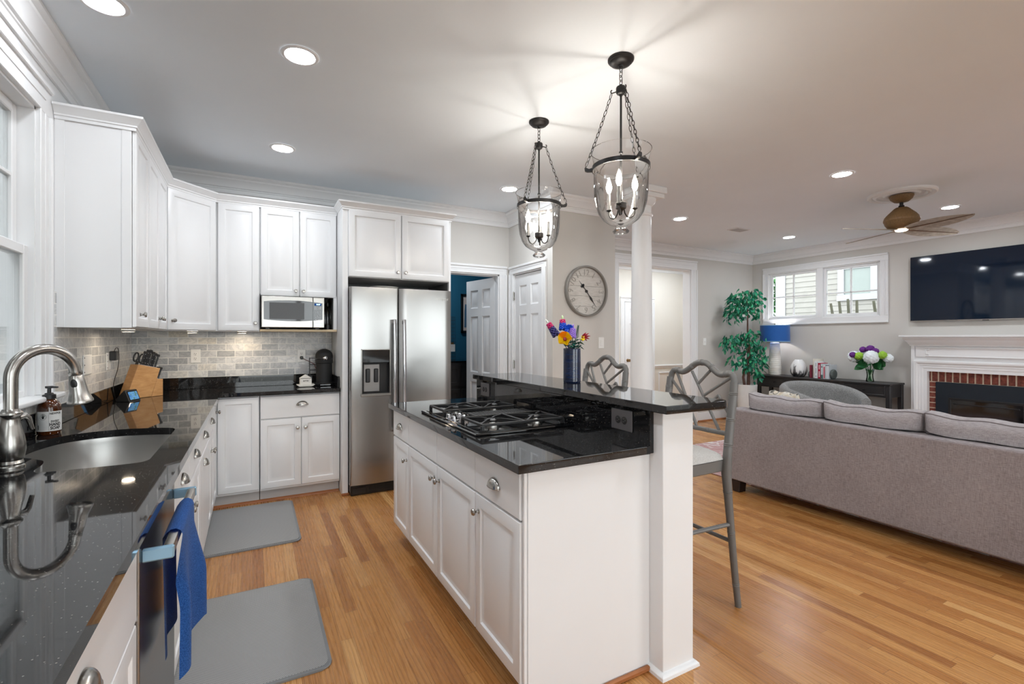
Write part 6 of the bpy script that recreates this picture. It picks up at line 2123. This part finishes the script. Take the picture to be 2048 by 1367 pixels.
def book(label, y0, y1, h, d_, cov, band=None, x0=7.33):
    T = thing('book', label, 'book', (x0 + d_ / 2, (y0 + y1) / 2, CZ), BG)
    m = paint('cover_%d' % int(y0 * 1000), cov, 0.45)
    g = G(); g.box(x0, x0 + d_, y0, y0 + 0.0025, CZ + 0.0005, CZ + h, 0); g.box(x0, x0 + d_, y1 - 0.0025, y1, CZ + 0.0005, CZ + h, 0); g.box(x0, x0 + 0.003, y0, y1, CZ + 0.0005, CZ + h, 0.0008); part(T, 'cover', g, m)
    g = G(); g.box(x0 + 0.0035, x0 + d_ - 0.004, y0 + 0.0027, y1 - 0.0027, CZ + 0.003, CZ + h - 0.004); part(T, 'pages', g, MT['label'])
    if band:
        g = G()
        for z0, z1, w0 in band[1]:
            g.box(x0 - 0.0006, x0, (y0 + y1) / 2 - (y1 - y0) * w0 / 2, (y0 + y1) / 2 + (y1 - y0) * w0 / 2, CZ + h * z0, CZ + h * z1)
        part(T, 'spine_print', g, paint('print_%d' % int(y0 * 1000), band[0], 0.5))


TXT = [(0.1 + 0.055 * i, 0.135 + 0.055 * i, 0.4) for i in range(7)] + [(0.6 + 0.05 * i, 0.63 + 0.05 * i, 0.4) for i in range(6)]
book('dark crimson book at the left end of the row', 4.140, 4.168, 0.19, 0.17, (120, 28, 52))
book('tallest cream book, second from the left of the row', 4.106, 4.138, 0.285, 0.22, (226, 222, 210), None, 7.36)
book('tall white book with a thin grey spine title', 4.050, 4.104, 0.245, 0.19, (222, 226, 228), ((110, 120, 130), [(0.1, 0.14, 0.3), (0.3, 0.62, 0.14), (0.7, 0.92, 0.14)]))
book('bright crimson book with white spine lettering', 4.012, 4.048, 0.225, 0.19, (176, 26, 62), ((240, 236, 236), TXT))
book('pale blue-grey book with dark green foot', 3.978, 4.010, 0.215, 0.19, (196, 208, 212), ((70, 96, 96), [(0.02, 0.26, 0.9), (0.75, 0.84, 0.5)]))
book('white book with narrow crimson spine stripe', 3.944, 3.976, 0.19, 0.18, (232, 220, 224), ((170, 24, 60), [(0.04, 0.92, 0.45)]))
book('thick white book with a dark top band at the right end', 3.892, 3.942, 0.205, 0.20, (206, 212, 218), ((60, 62, 80), [(0.93, 0.97, 0.95)]))
for nm_, y, tx, r_ in (('bookend', 4.186, 'dark round bookend at the left end of the books', 0.052), ('bookend', 3.868, 'dark textured round bookend at the right end of the books', 0.072)):
    g = G(); g.lathe([(0, -0.018), (r_ * 0.85, -0.018), (r_, -0.008), (r_, 0.008), (r_ * 0.85, 0.018), (0, 0.018)], seg=28, M=axis_m((7.40, y, CZ + r_ * 0.93 + 0.001), (0, 1, 0)))
    for v in g.b.verts:
        v.co.z = max(v.co.z, CZ + 0.0008)
    solo(nm_, g, paint('stone_%d' % int(y * 100), (84, 92, 90), 0.7, var=0.3, scale=60, bump=0.3), tx, 'bookend')
# hydrangea vase
hxv, hyv = 7.42, 3.413
T = thing('glass_vase', 'small clear flared glass vase with green stems on the console', 'vase', (hxv, hyv, CZ))
g = G(); g.lathe([(0, 0.001), (0.044, 0.001), (0.048, 0.006), (0.040, 0.05), (0.036, 0.09), (0.042, 0.135), (0.052, 0.165)], (hxv, hyv, CZ), 28, close=False); part(T, 'glass', g, thin_glass('green_tint_glass', (226, 240, 228), refl=1.0))
FGH = 'flowers in the clear vase on the console'


def bloom(kind, label, dy, z, r, col, dx=0.0, n=70):
    T = thing(kind, label, 'flower', (hxv, hyv, CZ), FGH)
    c = Vector((hxv + dx, hyv + dy, z))
    g = G(); g.tube([(hxv + dx * 0.12 + dy * 0.05, hyv - dy * 0.12, CZ + 0.012), (hxv + dx * 0.1, hyv + dy * 0.12, CZ + 0.15), c - Vector((0, 0, r * 0.6))], 0.0035, 6); part(T, 'stem', g, MT['green'])
    g = G()
    pts = []
    for i in range(n):
        y_ = 1 - 2 * (i + 0.5) / n
        a = i * 2.39996 + random.uniform(-0.15, 0.15)
        rr = math.sqrt(1 - y_ * y_)
        pts.append((Vector((rr * math.cos(a), rr * math.sin(a), y_)), random.uniform(0.94, 1.04)))
    am = 1.9 / math.sqrt(n)
    for v in g.ico(c, 1.0, 4):
        dd_ = (v.co - c).normalized()
        best = max(((p.dot(dd_), k) for p, k in pts))
        t = min(1.0, math.acos(min(1.0, best[0])) / am)
        v.co = c + dd_ * (r * best[1] * (0.86 + 0.14 * (1 - t ** 3)))
    part(T, 'flower_head', g, col, sharp=180)


wf, gf, pf = paint('hydrangea_white', (228, 236, 240), 0.7), paint('viburnum_green', (150, 196, 60), 0.7), paint('allium_purple', (96, 30, 124), 0.7, var=0.2)
bloom('hydrangea', 'white hydrangea at the left of the console bouquet', 0.175, 1.085, 0.082, wf, -0.04)
bloom('hydrangea', 'large white hydrangea at the front of the console bouquet', -0.055, 1.085, 0.092, wf, -0.09, 80)
bloom('hydrangea', 'white hydrangea at the right of the console bouquet', -0.205, 1.075, 0.062, wf, 0.02)
bloom('hydrangea', 'white hydrangea at the back of the console bouquet', 0.09, 1.14, 0.07, wf, 0.05)
bloom('viburnum', 'lime green viburnum left of the front hydrangea', 0.085, 1.10, 0.056, gf, -0.10)
bloom('viburnum', 'lime green viburnum at the upper right of the bouquet', -0.165, 1.12, 0.054, gf, -0.04)
bloom('allium', 'purple flower low on the left of the bouquet', 0.155, 1.115, 0.042, pf, -0.12, 60)
bloom('allium', 'purple flower at the top left of the bouquet', 0.085, 1.185, 0.044, pf, 0.0, 60)
bloom('allium', 'largest purple flower at the top of the bouquet', -0.005, 1.195, 0.055, pf, 0.0, 60)
bloom('allium', 'purple flower at the top right of the bouquet', -0.075, 1.165, 0.045, pf, -0.02, 60)
T = thing('foliage_sprig', 'broad dark green leaves drooping under the console bouquet', 'foliage', (hxv, hyv, CZ), FGH)
g = G()
for (dy, z, L, dr, dx) in ((0.13, 0.985, 0.16, 0.9, -0.05), (0.05, 0.97, 0.15, 0.5, -0.08), (-0.04, 0.99, 0.15, 0.6, -0.08), (-0.13, 1.0, 0.15, 0.8, -0.03), (-0.16, 1.02, 0.14, 0.6, 0.03), (0.16, 1.03, 0.12, 0.4, 0.0), (0.0, 0.96, 0.14, 0.7, 0.06), (-0.08, 0.98, 0.14, 0.7, 0.05)):
    b0 = Vector((hxv + dx * 0.5, hyv + dy * 0.35, z + 0.03))
    d_ = (Vector((dx * 1.4, dy, -abs(dy) * dr - 0.03))).normalized()
    s_ = d_.cross(Vector((-1, 0.2, 0.3))).normalized()
    nn = d_.cross(s_)
    g.grid(lambda u, v: b0 + d_ * (L * u) + s_ * ((v - 0.5) * 0.115 * math.sin(PI * min(0.98, 0.04 + 0.94 * u)) ** 0.8) + nn * (0.02 * abs(v - 0.5) * 2 * 0.8 - 0.03 * u * u), 8, 4)
part(T, 'leaves', g, MT['green'], sharp=60)

# ================================================================== FICUS
px_, py_ = 6.95, 4.93
T = thing('potted_ficus', 'tall artificial ficus in a white round planter in the room corner', 'plant', (px_, py_, 0))
g = G(); g.lathe([(0.0, 0.0), (0.125, 0.0), (0.130, 0.006), (0.150, 0.60), (0.148, 0.606), (0.136, 0.606), (0.134, 0.55), (0.0, 0.55)], (px_, py_, 0), 36, close=False); part(T, 'planter', g, MT['planter'])
g = G()
R2, F2 = Vector((0.879, -0.4767, 0)), Vector((0.4767, 0.879, 0))


def fp(r_, z, f_=0.0):
    return Vector((px_, py_, 0)) + R2 * r_ + F2 * f_ + Vector((0, 0, z))


g.tube([fp(0.02, 0.54), fp(0.03, 0.75), fp(0.0, 0.90), fp(0.02, 1.08), fp(0.05, 1.25), fp(0.01, 1.45), fp(0.01, 1.70), fp(0.0, 1.95)], [0.028, 0.024, 0.02, 0.018, 0.016, 0.013, 0.011, 0.006], 9)
g.tube([fp(-0.03, 0.54), fp(-0.06, 0.72), fp(-0.02, 0.86), fp(0.04, 1.02), fp(-0.02, 1.22), fp(-0.10, 1.36)], [0.022, 0.02, 0.018, 0.016, 0.013, 0.007], 9)
g.tube([fp(0.03, 1.05), fp(0.14, 1.18), fp(0.24, 1.20)], [0.012, 0.009, 0.005], 7)
part(T, 'trunk', g, MT['bark'])
CL = [((-0.02, 1.92), (0.30, 0.24), 340), ((-0.22, 1.74), (0.14, 0.17), 80), ((0.24, 1.78), (0.12, 0.22), 90), ((-0.24, 1.28), (0.17, 0.16), 100), ((0.02, 1.36), (0.17, 0.15), 80), ((0.24, 1.22), (0.22, 0.22), 240), ((0.14, 1.00), (0.24, 0.26), 330), ((-0.16, 0.98), (0.16, 0.14), 45), ((0.20, 0.78), (0.14, 0.16), 60)]
names = ['crown', 'crown', 'crown', 'middle', 'middle', 'middle', 'low', 'low', 'low']
gs = {}
for (c, rad, n), nm_ in zip(CL, names):
    g = gs.setdefault(nm_, G())
    for i in range(n):
        a, b = random.uniform(0, 2 * PI), math.acos(random.uniform(-1, 1))
        k = random.random() ** 0.4
        q = fp(c[0] + rad[0] * k * math.sin(b) * math.cos(a), c[1] + rad[1] * k * math.cos(b), rad[0] * 0.8 * k * math.sin(b) * math.sin(a))
        if q.x > XT - 0.08 or q.y > YF - 0.06 or (q.x > 7.10 and q.y < 5.10):
            continue
        out = (q - fp(c[0], c[1])); out.z = 0
        d_ = (out * 1.5 + Vector((random.uniform(-0.3, 0.3), random.uniform(-0.3, 0.3), -random.uniform(0.15, 0.7)))).normalized()
        s_ = d_.cross(Vector((random.uniform(-1, 1), random.uniform(-1, 1), random.uniform(-0.4, 1)))).normalized()
        nn = s_.cross(d_)
        L, W = random.uniform(0.065, 0.10), random.uniform(0.034, 0.048)
        v = [g.b.verts.new(p) for p in (q, q + d_ * L * 0.35 + s_ * W * 0.5 + nn * 0.007, q + d_ * L * 0.7 + s_ * W * 0.36 + nn * 0.005, q + d_ * L, q + d_ * L * 0.7 - s_ * W * 0.36 + nn * 0.005, q + d_ * L * 0.35 - s_ * W * 0.5 + nn * 0.007, q + d_ * L * 0.45)]
        for f_ in ((0, 1, 6), (1, 2, 6), (2, 3, 6), (3, 4, 6), (4, 5, 6), (5, 0, 6)):
            g.b.faces.new([v[j] for j in f_])
for nm_, g in gs.items():
    part(T, 'foliage', g, MT['ficus'], sharp=180)

# ================================================================== TELEVISION and FIREPLACE
TX = XT - 0.055
T = thing('television', 'large dark flat screen television hung above the fireplace', 'television', (XT - 0.03, 2.29, 1.565))
ty0, ty1, tz0, tz1 = 1.56, 3.037, 1.565, 2.404
g = G(); g.box(TX + 0.004, TX + 0.035, ty0, ty1, tz0, tz1, 0.004); g.box(TX + 0.035, XT - 0.0005, ty0 + 0.3, ty1 - 0.3, tz0 + 0.15, tz1 - 0.2, 0.004); part(T, 'cabinet', g, MT['black'])
g = G(); g.box(TX + 0.001, TX + 0.0045, ty0 + 0.004, ty1 - 0.004, tz0 + 0.010, tz1 - 0.004); part(T, 'screen', g, MT['tv'])
g = G(); g.box(TX, TX + 0.006, ty0, ty1, tz0 - 0.002, tz0 + 0.008, 0.001); part(T, 'lower_trim', g, MT['nickel'])
g = G(); g.box(TX, TX + 0.01, (ty0 + ty1) / 2 - 0.03, (ty0 + ty1) / 2 + 0.03, tz0 - 0.010, tz0 - 0.001, 0.002); part(T, 'sensor', g, MT['black'])

T = thing('fireplace', 'white wooden mantel fireplace with brick surround and dark insert', 'fireplace', (XT - 0.1, 2.29, 0))
ml, mr = 2.995, 1.585          # outer edges of the surround
bl, br_ = 2.828, 1.752         # brick edges
xf = XT - 0.125
mz = 0.925
g = G()
for a, b in ((bl, ml), (mr, br_)):
    g.box(xf, XT - 0.0005, a, b, 0, 1.25, 0.002)
g.box(xf, XT - 0.0005, br_, bl, mz, 1.25, 0.002)
for a, b in ((ml - 0.034, ml + 0.001), (mr - 0.001, mr + 0.034)):
    g.box(xf - 0.012, xf + 0.002, a, b, 0, 1.246, 0.003)
part(T, 'surround', g, MT['trim'])
g = G()
ARC = [(0.0, -0.002), (0.0, 0.008), (0.040, 0.008), (0.044, 0.013), (0.070, 0.013), (0.074, 0.018), (0.094, 0.018), (0.100, 0.026), (0.112, 0.032), (0.124, 0.034), (0.132, 0.032), (0.133, -0.002)]
g.sweep(ARC, [(bl, 0.0), (bl, mz), (br_, mz), (br_, 0.0)])
for v in g.b.verts:
    v.co = Vector((xf - v.co.z, v.co.x, v.co.y))
part(T, 'architrave', g, MT['trim'])
g = G()
g.box(xf - 0.014, xf, mr + 0.05, ml - 0.05, 1.105, 1.235, 0.003)
fr = [(2.86, 1.72)]
for (y0, y1, z0, z1) in ((1.74, 2.84, 1.112, 1.124), (1.74, 2.84, 1.214, 1.226), (2.83, 2.842, 1.145, 1.195), (1.738, 1.75, 1.145, 1.195), (2.80, 2.842, 1.14, 1.15), (2.80, 2.842, 1.19, 1.20), (2.80, 2.81, 1.124, 1.145), (2.80, 2.81, 1.195, 1.214)):
    g.box(xf - 0.024, xf - 0.013, y0, y1, z0, z1, 0.003)
part(T, 'frieze', g, MT['trim'])
MAN = [(0.0, 1.245), (0.016, 1.245), (0.02, 1.262), (0.028, 1.268), (0.034, 1.285), (0.052, 1.305), (0.056, 1.320), (0.066, 1.326), (0.082, 1.348), (0.082, 1.358), (0.0, 1.358)]
g = G(); g.sweep(MAN, [(XT - 0.0005, ml - 0.004), (xf, ml - 0.004), (xf, mr + 0.004), (XT - 0.0005, mr + 0.004)]); part(T, 'bed_moulding', g, MT['trim'])
g = G(); g.box(xf - 0.105, XT - 0.0005, mr - 0.10, ml + 0.10, 1.3585, 1.382, 0.004, seg=2); part(T, 'mantel_shelf', g, MT['trim'])
g = G()
xb = XT - 0.070
ins0, ins1, insz = br_ + 0.067, bl - 0.067, 0.795
y = br_ + 0.012
while y < bl - 0.01:
    g.box(xb, XT - 0.001, y, min(y + 0.055, bl - 0.002), insz + 0.004, mz - 0.004, 0.003); y += 0.070
for s_ in (0, 1):
    z = 0.006
    while z < insz:
        a, b = (bl - 0.063, bl - 0.002) if s_ else (br_ + 0.002, br_ + 0.063)
        g.box(xb, XT - 0.001, a, b, z, min(z + 0.054, insz), 0.003); z += 0.066
part(T, 'bricks', g, MT['brick'])
g = G(); g.box(xb + 0.006, XT - 0.0008, br_, bl, insz, mz, 0); g.box(xb + 0.006, XT - 0.0008, bl - 0.067, bl, 0, insz); g.box(xb + 0.006, XT - 0.0008, br_, br_ + 0.067, 0, insz); part(T, 'mortar', g, MT['mortar'])
g = G(); g.box(xb - 0.012, XT - 0.001, ins0, ins1, 0.0, insz, 0.006); ip = part(T, 'insert_panel', g, MT['insert'])
g = G()
a0, a1 = ins0 + 0.13, ins1 - 0.13
for (y0, y1, z0, z1) in ((a0, a1, 0.585, 0.61), (a0, a0 + 0.025, 0.12, 0.585), (a1 - 0.025, a1, 0.12, 0.585), (a0, a1, 0.10, 0.12)):
    g.box(xb - 0.026, xb - 0.011, y0, y1, z0, z1, 0.003)
g.box(xb - 0.034, xb - 0.012, a0 + 0.05, a1 - 0.05, 0.53, 0.545, 0.003)
part(ip, 'glass_frame', g, MT['black'])
g = G(); g.box(xb - 0.018, xb - 0.0125, a0 + 0.026, a1 - 0.026, 0.121, 0.584); part(ip, 'fire_glass', g, MT['black_gloss'])

# ================================================================== CEILING FAN
T = thing('ceiling_fan', 'brown wicker ceiling fan with four leaf-shaped blades', 'ceiling fan', (fx, fy, ZC))
g = G(); g.lathe([(0.098, 2.749), (0.098, 2.742), (0.088, 2.715), (0.060, 2.690), (0.030, 2.682), (0.0, 2.680)], (fx, fy, 0), 36); part(T, 'canopy', g, MT['wicker'])
g = G(); g.tube([(fx, fy, 2.682), (fx, fy, 2.63)], 0.016, 14); g.lathe([(0.016, 2.655), (0.024, 2.65), (0.024, 2.642), (0.016, 2.638)], (fx, fy, 0), 20, close=False); part(T, 'downrod', g, MT['bronze'])
g = G()
pr = [(0.0, 2.632), (0.045, 2.632), (0.060, 2.622), (0.085, 2.596), (0.115, 2.566), (0.135, 2.54), (0.142, 2.522), (0.145, 2.512), (0.145, 2.500), (0.140, 2.492), (0.132, 2.468), (0.112, 2.440), (0.085, 2.422), (0.05, 2.415), (0, 2.415)]
n = 60
rings = []
for r, z in pr:
    if r == 0:
        rings.append([g.b.verts.new((fx, fy, z))])
    else:
        rings.append([g.b.verts.new((fx + (r - (0.004 if i % 2 and r not in (0.145,) else 0)) * math.cos(2 * PI * i / n), fy + (r - (0.004 if i % 2 and r not in (0.145,) else 0)) * math.sin(2 * PI * i / n), z)) for i in range(n)])
for A, B in zip(rings, rings[1:]):
    for i in range(n):
        j = (i + 1) % n
        q = ([A[0]] if len(A) == 1 else [A[i], A[j]]) + ([B[0]] if len(B) == 1 else [B[j], B[i]])
        g.b.faces.new(q)
part(T, 'motor_housing', g, MT['wicker'], sharp=50)
g = G(); g.lathe([(0.0, 2.398), (0.038, 2.400), (0.050, 2.406), (0.052, 2.4145)], (fx, fy, 0), 28, close=False); part(T, 'light_lens', g, emit('fan_light', (255, 236, 206), 14.0))
for k in range(4):
    a = math.radians(70 + k * 90)
    M = Matrix.Translation((fx, fy, 2.414)) @ Matrix.Rotation(a, 4, 'Z') @ Matrix.Rotation(math.radians(-14), 4, 'X')
    g = G()

    def bl_(u, v):
        x = 0.055 + 0.60 * u
        wd = 0.098 * math.sin(PI * min(0.995, 0.06 + 0.94 * u)) ** 0.62 + 0.008 * (1 - u)
        yv = (v - 0.5) * 2
        return M @ Vector((x, wd * yv, 0.004 * math.cos(yv * PI) - 0.01 * u))
    g.grid(bl_, 26, 10)
    bmesh.ops.solidify(g.b, geom=g.b.faces[:], thickness=0.006)
    b_ = part(T, 'blade', g, MT['blade'], sharp=60)
    g = G()
    g.tube([M @ Vector((0.06 + 0.585 * i / 12, 0, -0.004 - 0.01 * i / 12 + 0.002)) for i in range(13)], [0.006 - 0.0035 * i / 12 for i in range(13)], 6); part(b_, 'blade_rib', g, MT['blade_rim'])
# ceiling vent
T = thing('ceiling_vent', 'small square white air vent in the living room ceiling', 'vent', (5.61, 4.10, ZC))
g = G(); g.box(5.48, 5.74, 4.02, 4.18, ZC - 0.008, ZC - 0.0005, 0.003); part(T, 'frame', g, MT['trim'])
g = G()
for i in range(9):
    g.box(5.50, 5.72, 4.035 + i * 0.015, 4.042 + i * 0.015, ZC - 0.011, ZC - 0.008)
part(T, 'louvre', g, MT['toe'])

# ================================================================== BLUE ROOM
T = thing('framed_picture', 'dark framed portrait-format print on the blue wall, partly behind the open door', 'picture', (2.86, 6.49, 1.42))
g = G()
for a in ((2.67, 3.06, 1.955, 1.99), (2.67, 3.06, 1.42, 1.455), (2.67, 2.70, 1.42, 1.99), (3.03, 3.06, 1.42, 1.99)):
    g.box(a[0], a[1], 6.472, 6.4995, a[2], a[3], 0.003)
part(T, 'frame', g, MT['black'])
g = G(); g.box(2.695, 3.035, 6.485, 6.492, 1.45, 1.96); part(T, 'print', g, paint('print_ground', (214, 200, 192), 0.6, var=0.05))
for x, w_, z1, c in ((2.745, 0.045, 1.84, (70, 110, 140)), (2.815, 0.05, 1.78, (170, 96, 76)), (2.90, 0.05, 1.82, (110, 130, 150)), (2.97, 0.04, 1.76, (190, 150, 120))):
    g = G(); g.prism([(x - w_ / 2, 1.50), (x + w_ / 2, 1.50), (x + w_ * 0.4, z1 - 0.10), (x + w_ * 0.25, z1), (x - w_ * 0.25, z1), (x - w_ * 0.4, z1 - 0.10)], 6.4835, 6.4855, 'y'); part(T, 'print_shape', g, paint('print_%d' % int(x * 1000), c, 0.6))
T = thing('dark_dresser', 'dark wooden cabinet with glass top standing in the blue room', 'cabinet', (2.3, 6.25, 0))
g = G(); g.box(1.3, 2.9, 6.0, 6.498, 0.0, 1.02, 0.004); part(T, 'body', g, MT['console'])
g = G(); g.box(1.28, 2.92, 5.98, 6.498, 1.0205, 1.038, 0.003); part(T, 'top', g, MT['black_gloss'])
for x0, x1, z0, z1 in ((2.06, 2.46, 0.08, 0.66), (2.48, 2.88, 0.08, 0.66), (2.06, 2.46, 0.70, 0.98), (2.48, 2.88, 0.70, 0.98)):
    g = G(); g.relief(frame((x0, 5.9995, z0), (1, 0, 0), (0, -1, 0)), x1 - x0, z1 - z0, [(0, 0.006), (0.004, 0.010), (0.05, 0.010), (0.055, 0.004)], 0.0); part(T, 'door', g, MT['console'])
T = thing('wire_organizer', 'black wire grid organizer standing on the dark cabinet', 'wire grid', (2.36, 6.2, 1.039))
g = G()
for i in range(9):
    g.tube([(2.30 + i * 0.02, 6.18, 1.04), (2.30 + i * 0.02 + 0.02, 6.24, 1.64)], 0.0022, 5)
for i in range(13):
    t = i / 12
    g.tube([(2.30 + 0.02 * t, 6.18 + 0.06 * t, 1.04 + 0.6 * t), (2.46 + 0.02 * t, 6.18 + 0.06 * t, 1.04 + 0.6 * t)], 0.002, 5)
part(T, 'wire_panel', g, MT['black'])
g = G(); g.box(2.33, 2.45, 6.165, 6.168, 1.16, 1.26, 0.0); part(T, 'paper_note', g, MT['label'])
g = G(); g.box(2.37, 2.43, 6.16, 6.172, 1.262, 1.285, 0.002); part(T, 'clip', g, MT['brass'])
